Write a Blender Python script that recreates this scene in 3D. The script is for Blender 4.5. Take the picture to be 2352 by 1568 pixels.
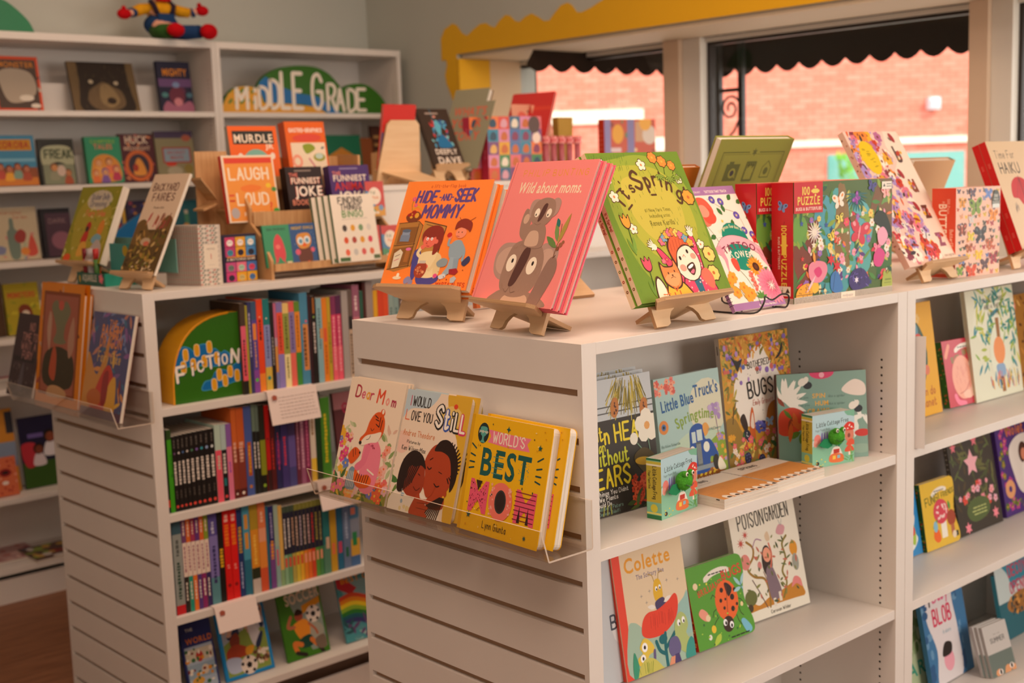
import bpy, math, random
import numpy as np
from mathutils import Vector, Matrix
S = bpy.context.scene
COL = S.collection
for o in list(bpy.data.objects): bpy.data.objects.remove(o)
D2R = math.pi/180

# ---------------------------------------------------------------- camera
CAMLOC = Vector((-1.34736, -1.33406, 1.48111))
RR = [(0.73845487, -0.67351138, -0.03266222), (-0.11313293, -0.07599888, -0.99066902), (0.66474457, 0.73525954, -0.13231805)]
FPX = 2890.588
cam = bpy.data.objects.new('camera', bpy.data.cameras.new('camera'))
COL.objects.link(cam)
M3 = Matrix(((RR[0][0], -RR[1][0], -RR[2][0]), (RR[0][1], -RR[1][1], -RR[2][1]), (RR[0][2], -RR[1][2], -RR[2][2])))
cam.matrix_world = Matrix.Translation(CAMLOC) @ M3.to_4x4()
cam.data.sensor_width = 36; cam.data.lens = 44.244
cam.data.clip_start = .05; cam.data.clip_end = 200
cam.data.dof.use_dof = True; cam.data.dof.focus_distance = 1.98; cam.data.dof.aperture_fstop = 4.6
S.camera = cam

# ---------------------------------------------------------------- view, sky and lights
S.view_settings.view_transform = 'Standard'; S.view_settings.look = 'None'
S.view_settings.gamma = 1; S.view_settings.use_curve_mapping = False
S.view_settings.exposure = 0.0
wd = bpy.data.worlds.new('sky'); S.world = wd; wd.use_nodes = True
nt = wd.node_tree; nt.nodes.clear()
wo = nt.nodes.new('ShaderNodeOutputWorld'); bg = nt.nodes.new('ShaderNodeBackground'); sk = nt.nodes.new('ShaderNodeTexSky')
sk.sky_type = 'NISHITA'; sk.sun_elevation = 50*D2R; sk.sun_rotation = 20*D2R; sk.sun_disc = False
mx = nt.nodes.new('ShaderNodeMix'); mx.data_type = 'RGBA'; mx.inputs[0].default_value = .72; mx.inputs[7].default_value = (6.8, 6.0, 5.7, 1)
nt.links.new(sk.outputs[0], mx.inputs[6]); nt.links.new(mx.outputs[2], bg.inputs[0]); nt.links.new(bg.outputs[0], wo.inputs[0])
bg.inputs[1].default_value = .62
def lamp(name, kind, loc, energy, col, size=1, size_y=None, target=None):
    l = bpy.data.lights.new(name, kind); l.energy = energy; l.color = col
    if kind == 'AREA':
        l.size = size
        if size_y: l.shape = 'RECTANGLE'; l.size_y = size_y
    if kind == 'SUN': l.angle = size
    o = bpy.data.objects.new(name, l); COL.objects.link(o); o.location = loc
    if target is not None: o.rotation_euler = (Vector(target)-Vector(loc)).to_track_quat('-Z', 'Y').to_euler()
    return o
# daylight through the shop front behind and right of the camera; ceiling lamps, warm; plus two added fill lights
lamp('shopfront_or_fill_light', 'AREA', (2.0, -3.2, 1.75), 105, (1.0, .89, .81), 3.0, 2.2, (1.2, 0.5, .9))
lamp('shopfront_or_fill_light', 'AREA', (-2.9, -2.6, 1.9), 22, (1.0, .82, .68), 2.2, 2.0, (.1, .5, 1.0))  # unseen fill light, added behind left to lift the faces turned left
lamp('ceiling_or_fill_lamp', 'AREA', (-1.15, -.75, 2.93), 26, (1.0, .73, .58), 1.1, .6, (-.7, -.3, 0))  # added overhead fill near the camera, brightens the slatted end panel
lamp('ceiling_or_fill_lamp', 'AREA', (.2, -.2, 2.93), 17, (1.0, .70, .50), 1.1, .5, (.2, -.2, 0))
lamp('ceiling_or_fill_lamp', 'AREA', (.9, .9, 2.93), 14, (1.0, .70, .50), 1.1, .5, (.9, .9, 0))
lamp('ceiling_or_fill_lamp', 'AREA', (-1.1, 0.9, 2.93), 6, (1.0, .66, .46), 1.1, .5, (-1.1, .2, 0))
lamp('ceiling_or_fill_lamp', 'AREA', (.5, 2.55, 2.93), 5, (1.0, .66, .46), 1.1, .4, (.5, 2.7, 0))
lamp('sun', 'SUN', (12, -8, 14), 4.2, (1.0, .86, .72), .02, None, (14.8, 8, 2))

# ---------------------------------------------------------------- geometry helpers
def ray(px, py):
    a = (px-1176)/FPX; b = (py-784)/FPX
    return Vector([RR[0][i]*a+RR[1][i]*b+RR[2][i] for i in range(3)])
def on(axis, val, px, py):           # the point of the plane x/y/z = val seen at a photo pixel
    d = ray(px, py); i = 'xyz'.index(axis)
    return CAMLOC+d*((val-CAMLOC[i])/d[i])
def lin(h):
    h = h.lstrip('#')
    if len(h) == 3: h = ''.join(c+c for c in h)
    r = []
    for i in (0, 2, 4):
        v = int(h[i:i+2], 16)/255
        r.append(v/12.92 if v <= .04045 else ((v+.055)/1.055)**2.4)
    return tuple(r)+(1,)

MATS = {}
def mat(name, col, rough=.6, spec=.4, metal=0, noise=0, nscale=40, bump=0, coat=0):
    if name in MATS: return MATS[name]
    m = bpy.data.materials.new(name); m.use_nodes = True; n = m.node_tree; b = n.nodes['Principled BSDF']
    c = lin(col) if isinstance(col, str) else col
    b.inputs['Base Color'].default_value = c; b.inputs['Roughness'].default_value = rough
    b.inputs['Specular IOR Level'].default_value = spec; b.inputs['Metallic'].default_value = metal
    b.inputs['Coat Weight'].default_value = coat
    if noise or bump:
        tc = n.nodes.new('ShaderNodeTexCoord'); nz = n.nodes.new('ShaderNodeTexNoise'); nz.inputs['Scale'].default_value = nscale
        nz.inputs['Detail'].default_value = 4
        n.links.new(tc.outputs['Object'], nz.inputs['Vector'])
        if noise:
            cr = n.nodes.new('ShaderNodeValToRGB')
            cr.color_ramp.elements[0].color = tuple(x*(1-noise) for x in c[:3])+(1,); cr.color_ramp.elements[1].color = tuple(min(1, x*(1+noise)) for x in c[:3])+(1,)
            cr.color_ramp.elements[0].position = .3; cr.color_ramp.elements[1].position = .7
            n.links.new(nz.outputs['Fac'], cr.inputs['Fac']); n.links.new(cr.outputs['Color'], b.inputs['Base Color'])
        if bump:
            bp = n.nodes.new('ShaderNodeBump'); bp.inputs['Strength'].default_value = bump; bp.inputs['Distance'].default_value = .002
            n.links.new(nz.outputs['Fac'], bp.inputs['Height']); n.links.new(bp.outputs['Normal'], b.inputs['Normal'])
    MATS[name] = m; return m
def print_mat(name, rough, coat):
    m = bpy.data.materials.new(name); m.use_nodes = True; n = m.node_tree; b = n.nodes['Principled BSDF']
    at = n.nodes.new('ShaderNodeAttribute'); at.attribute_name = 'Col'
    n.links.new(at.outputs['Color'], b.inputs['Base Color']); b.inputs['Roughness'].default_value = rough
    b.inputs['Specular IOR Level'].default_value = .35; b.inputs['Coat Weight'].default_value = coat; b.inputs['Coat Roughness'].default_value = .25
    return m
PRINT = print_mat('printed_card', .5, 0.0); GLOSSY = print_mat('glossy_print', .35, .15)
WHITE = mat('white_laminate', (.76, .715, .66, 1), .42, .4, noise=.015, nscale=6)
def pages_mat():
    m = bpy.data.materials.new('page_edges'); m.use_nodes = True; n = m.node_tree; b = n.nodes['Principled BSDF']
    tc = n.nodes.new('ShaderNodeTexCoord'); mp = n.nodes.new('ShaderNodeMapping'); mp.inputs['Scale'].default_value = (4, 1400, 4)
    nz = n.nodes.new('ShaderNodeTexNoise'); nz.inputs['Scale'].default_value = 1; cr = n.nodes.new('ShaderNodeValToRGB')
    cr.color_ramp.elements[0].color = (.55, .48, .38, 1); cr.color_ramp.elements[1].color = (.86, .80, .70, 1)
    cr.color_ramp.elements[0].position = .35; cr.color_ramp.elements[1].position = .6
    n.links.new(tc.outputs['Object'], mp.inputs['Vector']); n.links.new(mp.outputs[0], nz.inputs['Vector'])
    n.links.new(nz.outputs['Fac'], cr.inputs['Fac']); n.links.new(cr.outputs['Color'], b.inputs['Base Color'])
    b.inputs['Roughness'].default_value = .8
    return m
PAGES = pages_mat()
def wood_mat(name, c1, c2, scale, rough=.55):
    m = bpy.data.materials.new(name); m.use_nodes = True; n = m.node_tree; b = n.nodes['Principled BSDF']
    tc = n.nodes.new('ShaderNodeTexCoord'); mp = n.nodes.new('ShaderNodeMapping'); mp.inputs['Scale'].default_value = scale
    nz = n.nodes.new('ShaderNodeTexNoise'); nz.inputs['Scale'].default_value = 3; nz.inputs['Detail'].default_value = 5; cr = n.nodes.new('ShaderNodeValToRGB')
    cr.color_ramp.elements[0].color = c1; cr.color_ramp.elements[1].color = c2
    cr.color_ramp.elements[0].position = .35; cr.color_ramp.elements[1].position = .65
    n.links.new(tc.outputs['Object'], mp.inputs['Vector']); n.links.new(mp.outputs[0], nz.inputs['Vector'])
    n.links.new(nz.outputs['Fac'], cr.inputs['Fac']); n.links.new(cr.outputs['Color'], b.inputs['Base Color'])
    b.inputs['Roughness'].default_value = rough
    return m
BIRCH = wood_mat('birch_plywood', (.74, .50, .28, 1), (.80, .57, .34, 1), (2, 2, 26))
PLYEDGE = wood_mat('plywood_edge', (.30, .15, .06, 1), (.66, .43, .22, 1), (.5, 700, 700))
KRAFT = mat('kraft_board', '#b9824e', .75, .2, noise=.06, nscale=60)
CLEAR = bpy.data.materials.new('clear_acrylic'); CLEAR.use_nodes = True
_n = CLEAR.node_tree; _n.nodes.clear(); _o = _n.nodes.new('ShaderNodeOutputMaterial'); _t = _n.nodes.new('ShaderNodeBsdfTransparent'); _g = _n.nodes.new('ShaderNodeBsdfGlossy'); _m = _n.nodes.new('ShaderNodeMixShader'); _f = _n.nodes.new('ShaderNodeMath'); _w = _n.nodes.new('ShaderNodeLayerWeight'); _q = _n.nodes.new('ShaderNodeMath'); _q.operation = 'POWER'; _q.inputs[1].default_value = 3.5; _f.operation = 'MULTIPLY_ADD'; _f.inputs[1].default_value = .55; _f.inputs[2].default_value = .035
_w.inputs[0].default_value = .5; _n.links.new(_w.outputs['Facing'], _q.inputs[0]); _n.links.new(_q.outputs[0], _f.inputs[0]); _g.inputs['Roughness'].default_value = .04; _t.inputs[0].default_value = (.95, .94, .92, 1)
_n.links.new(_f.outputs[0], _m.inputs[0]); _n.links.new(_t.outputs[0], _m.inputs[1]); _n.links.new(_g.outputs[0], _m.inputs[2]); _n.links.new(_m.outputs[0], _o.inputs[0])
ACEDGE = mat('acrylic_edge', (.62, .52, .42, 1), .25, .6)
BLACK = mat('black_metal', '#15110f', .45, .5)

class MB:                                  # collects solids, builds ONE mesh object
    def __init__(s): s.v = []; s.f = []; s.m = []
    def box(s, x0, y0, z0, x1, y1, z1, mi=0):
        b = len(s.v)
        s.v += [(x, y, z) for z in (z0, z1) for (x, y) in ((x0, y0), (x1, y0), (x1, y1), (x0, y1))]
        for q in ((3, 2, 1, 0), (4, 5, 6, 7), (0, 1, 5, 4), (1, 2, 6, 5), (2, 3, 7, 6), (3, 0, 4, 7)):
            s.f.append(tuple(b+i for i in q)); s.m.append(mi)
        return s
    def prism(s, pts, fn, d, mi=0, mside=None):       # pts 2D outline, fn(u,v,w)->xyz, from w=0 to w=d
        b = len(s.v); n = len(pts)
        s.v += [fn(u, v, 0) for u, v in pts]+[fn(u, v, d) for u, v in pts]
        s.f.append(tuple(range(b, b+n))); s.m.append(mi); s.f.append(tuple(range(b+2*n-1, b+n-1, -1))); s.m.append(mi)
        for i in range(n):
            j = (i+1) % n; s.f.append((b+i, b+n+i, b+n+j, b+j)); s.m.append(mi if mside is None else mside)
        return s
    def tube(s, pts, r, n=8, mi=0, closed=False):
        P = [Vector(p) for p in pts]; rings = []
        for i, p in enumerate(P):
            a = P[i-1] if i or closed else p; c = P[(i+1) % len(P)] if i < len(P)-1 or closed else p
            t = (c-a).normalized(); u = t.orthogonal().normalized() if i == 0 else (rings[-1][1]-t*rings[-1][1].dot(t)).normalized()
            w = t.cross(u); b = len(s.v)
            rr = r[i] if isinstance(r, (list, tuple)) else r
            s.v += [tuple(p+(u*math.cos(2*math.pi*k/n)+w*math.sin(2*math.pi*k/n))*rr) for k in range(n)]; rings.append((b, u))
        R = [q[0] for q in rings]; pr = list(zip(R, R[1:]))+([(R[-1], R[0])] if closed else [])
        for a, c in pr:
            for k in range(n): s.f.append((a+k, a+(k+1) % n, c+(k+1) % n, c+k)); s.m.append(mi)
        if not closed:
            s.f.append(tuple(R[0]+k for k in range(n))[::-1]); s.m.append(mi); s.f.append(tuple(R[-1]+k for k in range(n))); s.m.append(mi)
        return s
    def ball(s, c, rx, ry=None, rz=None, n=14, mi=0, rot=None):
        ry = ry or rx; rz = rz or rx; b = len(s.v); h = n//2; R = rot or Matrix.Identity(3)
        for i in range(h+1):
            for k in range(n):
                t = math.pi*i/h; p = 2*math.pi*k/n
                q = R @ Vector((rx*math.sin(t)*math.cos(p), ry*math.sin(t)*math.sin(p), rz*math.cos(t)))
                s.v.append((c[0]+q[0], c[1]+q[1], c[2]+q[2]))
        for i in range(h):
            for k in range(n): s.f.append((b+i*n+k, b+(i+1)*n+k, b+(i+1)*n+(k+1) % n, b+i*n+(k+1) % n)); s.m.append(mi)
        return s
    def build(s, name, mats, parent=None, smooth=False, bevel=0):
        me = bpy.data.meshes.new(name); me.from_pydata(s.v, [], s.f)
        for m in (mats if isinstance(mats, (list, tuple)) else [mats]): me.materials.append(m)
        me.polygons.foreach_set('material_index', s.m)
        if smooth: me.polygons.foreach_set('use_smooth', [True]*len(s.f))
        me.update(); o = bpy.data.objects.new(name, me); COL.objects.link(o)
        if parent: o.parent = parent
        if bevel:
            b = o.modifiers.new('bevel', 'BEVEL'); b.width = bevel; b.segments = 2; b.limit_method = 'ANGLE'; b.angle_limit = .7
        return o
def tag(o, label=None, cat=None, group=None, kind=None):
    if label: o['label'] = label
    if cat: o['category'] = cat
    if group: o['group'] = group
    if kind: o['kind'] = kind
    return o
def empty(name, loc, label, cat, group=None, yaw=0, tilt=0, roll=0):
    o = bpy.data.objects.new(name, None); COL.objects.link(o); o.empty_display_size = .03
    o.matrix_world = Matrix.Translation(Vector(loc)) @ Matrix.Rotation(yaw*D2R, 4, 'Z') @ Matrix.Rotation(-tilt*D2R, 4, 'X') @ Matrix.Rotation(roll*D2R, 4, 'Y')
    return tag(o, label, cat, group)

# ---------------------------------------------------------------- lettering: strokes and glyph outlines
HAND = {}
for ln in """A 033d63 1757|B 030d ~0d4d5b4808 ~0848654303|C ~6b4d1c08144365|D 030d ~0d3d6b653303|E 6d0d0363 0858|F 6d0d03 0858
G ~6b4d1c08144365 6568 6838|H 030d 636d 0868|I 131d|J ~4d443304|K 030d 5d0863|L 0d0363|M 030d377d73|N 030d636d|O ~3d1c08143354685c3d
P 030d ~0d4d6b4808|Q ~3d1c08143354685c3d 4563|R 030d ~0d4d6b4808 3863|S ~6b4d1c0a3866543305|T 0d6d 3d33|U ~0d06143354666d|V 0d336d|W 0d234a638d|X 036d 0d63|Y 0d386d 3833|Z 0d6d0363
a ~4829062345 4943|b 0d03 ~0729462305|c ~4829062344|d 4d43 ~4729062345|e ~06464829062344|f ~4c3d1b13 0939|g ~4829062345 ~49412001|h 0d03 ~07294743|i 1913 1c1d|j ~29211001 2c2d|k 0d03 490643|l 1d13
m 0903 ~07293733 ~37596763|n 0903 ~07294743|o ~290623462 9|p 0900 ~0729462305|q 4940 ~4729062345|r 0903 ~072949|s ~48290736442304|t ~1c142344 0939|u ~09042345 4943|v 092349|w 0913385369|x 0943 0349|y 0923 4910|z 09490343
! 1d16 1413|. 1314|, 1411|' 1d1b|- 0848|? ~0b2d4b2827 2324|1 0b1d13|0 ~3d1c08143354685c3d|# 2323|/ 034d|3 ~0b2d4b2848453303|5 4d0d08 ~08384543303""".replace('\n', '|').split('|'):
    k, v = ln[0], ln[2:].replace('462 9', '4629'); st = []
    for w in v.split():
        sm = w[0] == '~'; w = w.lstrip('~'); w = w[:len(w)//2*2]
        st.append((sm, [(int(w[i], 16)/10, (int(w[i+1], 16)-3)/10) for i in range(0, len(w), 2)]))
    HAND[k] = (st, max(p[0] for q in st for p in q[1]))
def smooth(pts, n=4, closed=False):
    if len(pts) < 3: return list(pts)
    if pts[0] == pts[-1] and len(pts) > 3: closed = True; pts = pts[:-1]
    P = list(pts); N = len(P); out = []
    for i in range(N if closed else N-1):
        p0 = P[i-1] if (i or closed) else P[0]; p1 = P[i]; p2 = P[(i+1) % N]; p3 = P[(i+2) % N] if (closed or i+2 < N) else P[-1]
        for k in range(n):
            t = k/n
            out.append(tuple(.5*((2*p1[j])+(p2[j]-p0[j])*t+(2*p0[j]-5*p1[j]+4*p2[j]-p3[j])*t*t+(3*p1[j]-p0[j]-3*p2[j]+p3[j])*t**3) for j in (0, 1)))
    out.append(P[0] if closed else P[-1]); return out
GL = {}
def load_glyphs():
    chars = "ABCDEFGHIJKLMNOPQRSTUVWXYZabcdefghijklmnopqrstuvwxyz0123456789!.,'-&?#/"
    tmp = []
    for wt, off in ((0, 0), (1, .022)):
        for ch in chars:
            c = bpy.data.curves.new('g', 'FONT'); c.body = ch; c.size = 1; c.offset = off; c.resolution_u = 3; c.fill_mode = 'FRONT'
            o = bpy.data.objects.new('g', c); COL.objects.link(o); tmp.append((wt, ch, o, c))
    dg = bpy.context.evaluated_depsgraph_get(); dg.update()
    for wt, ch, o, c in tmp:
        e = o.evaluated_get(dg); me = e.to_mesh()
        v = [(q.co.x, q.co.y) for q in me.vertices]; f = [tuple(p.vertices) for p in me.polygons]
        GL[wt, ch] = (v, f, max([q[0] for q in v] or [.3])); e.to_mesh_clear()
    for wt, ch, o, c in tmp:
        bpy.data.objects.remove(o); bpy.data.curves.remove(c)
load_glyphs()
CAPH = .73

class Art:          # flat printing laid out in per cent of the card; later shapes print over earlier ones
    EPS = 1e-5
    def __init__(s, W, H): s.W = W; s.H = H; s.V = []; s.F = []; s.C = []; s.n = 0; s.clip = True
    def xy(s, x, y): return (x/100*s.W, (1-y/100)*s.H)
    def add(s, pts, faces, c, inc=1):
        b = len(s.V)
        for p in pts:
            x, y = p
            if s.clip: x = min(max(x, 0), s.W); y = min(max(y, 0), s.H)
            s.V.append((x, y, s.n+1))
        s.F += [tuple(b+i for i in f) for f in faces]; s.C += [lin(c) if isinstance(c, str) else c]*len(faces); s.n += inc
        return s
    def R(s, x0, y0, x1, y1, c): a = s.xy(x0, y0); b = s.xy(x1, y1); return s.add([(a[0], b[1]), (b[0], b[1]), (b[0], a[1]), (a[0], a[1])], [(0, 1, 2, 3)], c)
    def E(s, x, y, rx, ry, c, rot=0, n=18):
        cx, cy = s.xy(x, y); k = s.W/100; r = rot*D2R
        P = [(rx*k*math.cos(2*math.pi*i/n), ry*k*math.sin(2*math.pi*i/n)) for i in range(n)]
        return s.add([(cx+p*math.cos(r)-q*math.sin(r), cy+p*math.sin(r)+q*math.cos(r)) for p, q in P], [tuple(range(n))], c)
    def P(s, pts, c): return s.add([s.xy(*p) for p in pts], [tuple(range(len(pts)))], c)
    def B(s, pts, c, n=5):
        q = smooth([s.xy(*p) for p in pts]+[s.xy(*pts[0])], n)[:-1]; return s.add(q, [tuple(range(len(q)))], c)
    def stroke(s, Q, w, c, caps=6):
        h = w/2
        for i in range(len(Q)-1):
            (x0, y0), (x1, y1) = Q[i], Q[i+1]; d = math.hypot(x1-x0, y1-y0) or 1e-9; nx, ny = -(y1-y0)/d*h, (x1-x0)/d*h
            s.n += .17*(i % 5); s.add([(x0+nx, y0+ny), (x0-nx, y0-ny), (x1-nx, y1-ny), (x1+nx, y1+ny)], [(0, 1, 2, 3)], c, 0); s.n -= .17*(i % 5)
        if caps:
            for j, (x, y) in enumerate(Q):
                s.n += 1+.17*(j % 5); s.add([(x+h*math.cos(2*math.pi*(i+.5)/caps), y+h*math.sin(2*math.pi*(i+.5)/caps)) for i in range(caps)], [tuple(range(caps))], c, 0); s.n -= 1+.17*(j % 5)
        return s
    def L(s, pts, w, c, n=4, caps=6): s.stroke(smooth([s.xy(*p) for p in pts], n), w*s.W/100, c, caps); s.n += 2; return s
    def l(s, pts, w, c): s.stroke([s.xy(*p) for p in pts], w*s.W/100, c); s.n += 2; return s
    def T(s, t, x, y, size, c, al='c', b=0, rot=0, sl=0, arc=0, h=0, sx=1, sp=0, wt=.16, jig=0, fw=0):
        k = s.W/100*size; cx, cy = s.xy(x, y); items = []; pen = 0; seed = random.Random(len(t)+int(size*7))
        for ch in t:
            if ch == ' ' or (h and ch not in HAND): pen += .42; continue
            if h: g, w = HAND[ch]; w += .28
            else:
                v, f, w = GL[b, ch]; w = w/CAPH+.10
            items.append((ch, pen, w)); pen += w+sp
        pen -= .1
        if fw: sx = fw/size/max(pen, .1)
        tot = pen*sx; off = {'c': -tot/2, 'l': 0, 'r': -tot}[al]; cr, sr = math.cos(rot*D2R), math.sin(rot*D2R)
        Rad = tot/(arc*D2R) if arc else 0
        for ch, p, w in items:
            jr = seed.uniform(-jig, jig); js = 1+seed.uniform(-jig, jig)*.6
            def tf(u, v, p=p, w=w, jr=jr, js=js):
                u2 = (u-w/2)*js; v2 = v*js; u2, v2 = u2*math.cos(jr)-v2*math.sin(jr), u2*math.sin(jr)+v2*math.cos(jr)
                X = off+(p+w/2+u2+v*sl)*sx; Y = v2
                if arc:
                    a = (off+(p+w/2)*sx+tot*(.5 if al == 'l' else 0))/Rad; lx = (u2+v*sl)*sx
                    X, Y = (Rad+Y)*math.sin(a)+lx*math.cos(a), (Rad+Y)*math.cos(a)-lx*math.sin(a)-Rad
                return (cx+k*(X*cr-Y*sr), cy+k*(X*sr+Y*cr))
            if h:
                for smf, q in HAND[ch][0]:
                    q2 = smooth(q, 3) if smf else q
                    s.stroke([tf(*z) for z in q2], wt*k, c, 6)
            else:
                v, f, w0 = GL[b, ch]; s.add([tf(q[0]/CAPH, q[1]/CAPH) for q in v], f, c, 0)
        s.n += 2 if h else 1; return s
    # small pictures
    def FL(s, x, y, r, c1, c2='#e8b030', n=5, rot=0, pw=.42):
        for i in range(n):
            a = (rot+360*i/n)*D2R
            s.E(x+r*.55*math.cos(a), y-r*.55*math.sin(a)*s.W/s.H, r*.5, r*pw, c1, a/D2R, 8); s.n -= .8
        return s.E(x, y, r*.25, r*.25, c2, 0, 8)
    def LF(s, x, y, l, w, c, rot=0):
        cx, cy = s.xy(x, y); k = s.W/100; r = rot*D2R
        P = [(0, 0), (.25, .8), (.55, 1), (.85, .5), (1, 0), (.85, -.5), (.55, -1), (.25, -.8)]
        return s.add([(cx+k*(p*l*math.cos(r)-q*w/2*math.sin(r)), cy+k*(p*l*math.sin(r)+q*w/2*math.cos(r))) for p, q in P], [tuple(range(8))], c)
    def BF(s, x, y, r, c1, c2='#3a2a20', rot=0):
        s.n += 1; a0 = s.W/s.H
        for sg in (1, -1):
            for (dx, dy, rx, ry, an, c) in ((.5, -.32, .55, .36, 38, c1), (.36, .36, .38, .28, -40, c1), (.62, -.42, .2, .13, 38, c2)):
                a = rot*D2R; u = dx*r*sg; v = dy*r; X = u*math.cos(a)+v*math.sin(a); Y = -u*math.sin(a)+v*math.cos(a)
                s.E(x+X, y+Y*a0, rx*r, ry*r, c, an*sg+rot, 9)
                if c == c1: s.n -= .7
        return s.E(x, y, .09*r, .5*r, c2, rot, 6)
    def ST(s, x, y, r, c, n=5, inn=.45):
        cx, cy = s.xy(x, y); k = s.W/100*r
        P = [(cx+k*(1 if i % 2 == 0 else inn)*math.sin(math.pi*i/n), cy+k*(1 if i % 2 == 0 else inn)*math.cos(math.pi*i/n)) for i in range(2*n)]
        return s.add(P, [tuple(range(2*n))], c)
    def SC(s, fn, n, box, seed=1):
        r = random.Random(seed); k = s.n; m = k
        for i in range(n):
            s.n = k+i*.25; fn(s, r.uniform(box[0], box[2]), r.uniform(box[1], box[3]), r); m = max(m, s.n)
        s.n = m; return s
    def kid(s, x, y, r, hair, skin, shirt, look=1):           # head and shoulders
        a = s.W/s.H
        s.B([(x-r*1.3, y+r*3.4*a), (x-r*.9, y+r*1.3*a), (x, y+r*.8*a), (x+r*.9, y+r*1.3*a), (x+r*1.3, y+r*3.4*a)], shirt)
        s.E(x, y, r*1.12, r*1.18, hair); s.E(x+.1*r*look, y+.18*r*a, r*.85, r*.88, skin)
        s.E(x-.3*r, y+.05*r*a, r*.09, r*.12, '#221814', n=6).E(x+.42*r, y+.05*r*a, r*.09, r*.12, '#221814', n=6)
        return s.L([(x-.2*r, y+.45*r*a), (x+.08*r, y+.58*r*a), (x+.35*r, y+.45*r*a)], r*.09, '#a03a30')
def rlf(cols, l, w): return lambda s, x, y, r: s.LF(x, y, l*r.uniform(.6, 1.2), w*r.uniform(.7, 1.2), r.choice(cols), r.uniform(0, 360))
def rfl(cols, rr, c2='#e8b030', n=5): return lambda s, x, y, r: s.FL(x, y, rr*r.uniform(.6, 1.2), r.choice(cols), c2, n, r.uniform(0, 90))
def rdot(cols, rr): return lambda s, x, y, r: s.E(x, y, rr*r.uniform(.5, 1.2), rr*r.uniform(.5, 1.2), r.choice(cols), 0, 8)
def rbf(cols, rr): return lambda s, x, y, r: s.BF(x, y, rr*r.uniform(.6, 1.2), r.choice(cols), r.choice(['#3a2a20', '#f0e0c0', '#28404a']), r.uniform(-40, 40))
def rst(cols, rr): return lambda s, x, y, r: s.ST(x, y, rr*r.uniform(.5, 1.2), r.choice(cols))
def lines(s, x0, x1, y, dy, n, w, c, seed=3):      # hair-thin unreadable small print, drawn as it looks: dashes
    r = random.Random(seed); k = s.n
    for i in range(n):
        x = x0+r.uniform(0, (x1-x0)*.12)
        while x < x1-1: q = min(x1, x+r.uniform(3, 9)); s.n = k; s.l([(x, y+i*dy), (q, y+i*dy)], w, c); x = q+2.2
    return s

def outline(w, h, r, rl=0):
    P = []
    for cx, cy, a0, rr in ((rl, rl, 180, rl), (w-r, r, 270, r), (w-r, h-r, 0, r), (rl, h-rl, 90, rl)):
        if rr <= 0: P.append((cx, cy)); continue
        P += [(cx+rr*math.cos((a0+22.5*i)*D2R), cy+rr*math.sin((a0+22.5*i)*D2R)) for i in range(5)]
    return P
def cover_mesh(name, w, h, t, art, board, r, spine, back, parent, mt, spcol):
    V = []; F = []; C = []
    def solid(pts, y0, y1, c, sidec=None):
        b = len(V); n = len(pts)
        for u, v in pts: V.append((u, y0, v))
        for u, v in pts: V.append((u, y1, v))
        F.append(tuple(range(b, b+n))); C.append(c); F.append(tuple(range(b+2*n-1, b+n-1, -1))); C.append(c)
        for i in range(n):
            j = (i+1) % n; F.append((b+i, b+n+i, b+n+j, b+j)); C.append(sidec or c)
    bc = lin(back); sc = lin(spcol)
    fc = art.C[0] if art and art.C else bc
    o = outline(w, h, r)
    solid(o, 0, board, fc); solid(o, t-board, t, bc)
    solid([(0, 0), (board, 0), (board, h), (0, h)], board, t-board, sc)
    if art:
        b = len(V); ep = min(1e-5, .0011/max(art.n, 1)); V.extend([(p[0], -p[2]*ep, p[1]) for p in art.V]); F.extend([tuple(b+i for i in f) for f in art.F]); C.extend(art.C)
    if spine:
        b = len(V); V.extend([(-p[2]*Art.EPS, t-p[0], p[1]) for p in spine.V]); F.extend([tuple(b+i for i in f) for f in spine.F]); C.extend(spine.C)
    return colmesh(name, V, F, C, parent, mt)
def colmesh(name, V, F, C, parent=None, mt=None):
    me = bpy.data.meshes.new(name); me.from_pydata(V, [], F); me.materials.append(mt or PRINT)
    at = me.attributes.new('Col', 'FLOAT_COLOR', 'FACE'); at.data.foreach_set('color', [x for c in C for x in c])
    me.update(); ob = bpy.data.objects.new(name, me); COL.objects.link(ob)
    if parent: ob.parent = parent
    return ob
LIFTED = {}; FLATS = [.8902, .5622, .2352, 1.222, .9067, .9077, .1564, .6602, 1.7574, 1.4924, 1.2264, .9564, .3844, 1.458, 1.2504, 1.3704, 1.4654]
def book(w, h, t, loc, yaw, tilt, label, art=None, kind='hard', spine=None, back='#d8c8b0', spcol=None, group=None, cat='book', gloss=0, roll=0, r=None, name='book', pages=True):
    """local frame: x along the cover's width from the spine, z up the cover, y from front cover to back cover"""
    board = {'hard': .0022, 'paper': .0004, 'board': .0012}[kind]; board = min(board, t*.2)
    rr = {'hard': 0, 'paper': 0, 'board': .010}[kind] if r is None else r
    lift = 0
    if 0 < tilt < 40 and any(abs(loc[2]-z) < .0006 for z in FLATS): lift = t*math.sin(tilt*D2R)+.0003; loc = (loc[0], loc[1], loc[2]+lift)
    e = empty(name, loc, label, cat, group, yaw, tilt, roll)
    if lift: LIFTED[e.name] = math.sin(tilt*D2R)
    cover_mesh('cover', w, h, t, art, board, rr, spine, back, e, GLOSSY if gloss else PRINT, spcol or back)
    if pages:
        ins = .003 if kind == 'hard' else .0004
        m = MB(); y0 = board+.0001; d = t-2*board-.0002
        m.prism([(board+.0002+u, v+ins) for u, v in outline(w-board-ins-.0002, h-2*ins, rr)], lambda u, v, q: (u, y0+q, v), d)
        m.build('pages', PAGES, e)
    return e
def copy_tree(o, parent=None):
    c = o.copy(); COL.objects.link(c)
    if parent: c.parent = parent
    for ch in [q for q in bpy.data.objects if q.parent == o]: copy_tree(ch, c)
    return c
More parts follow.
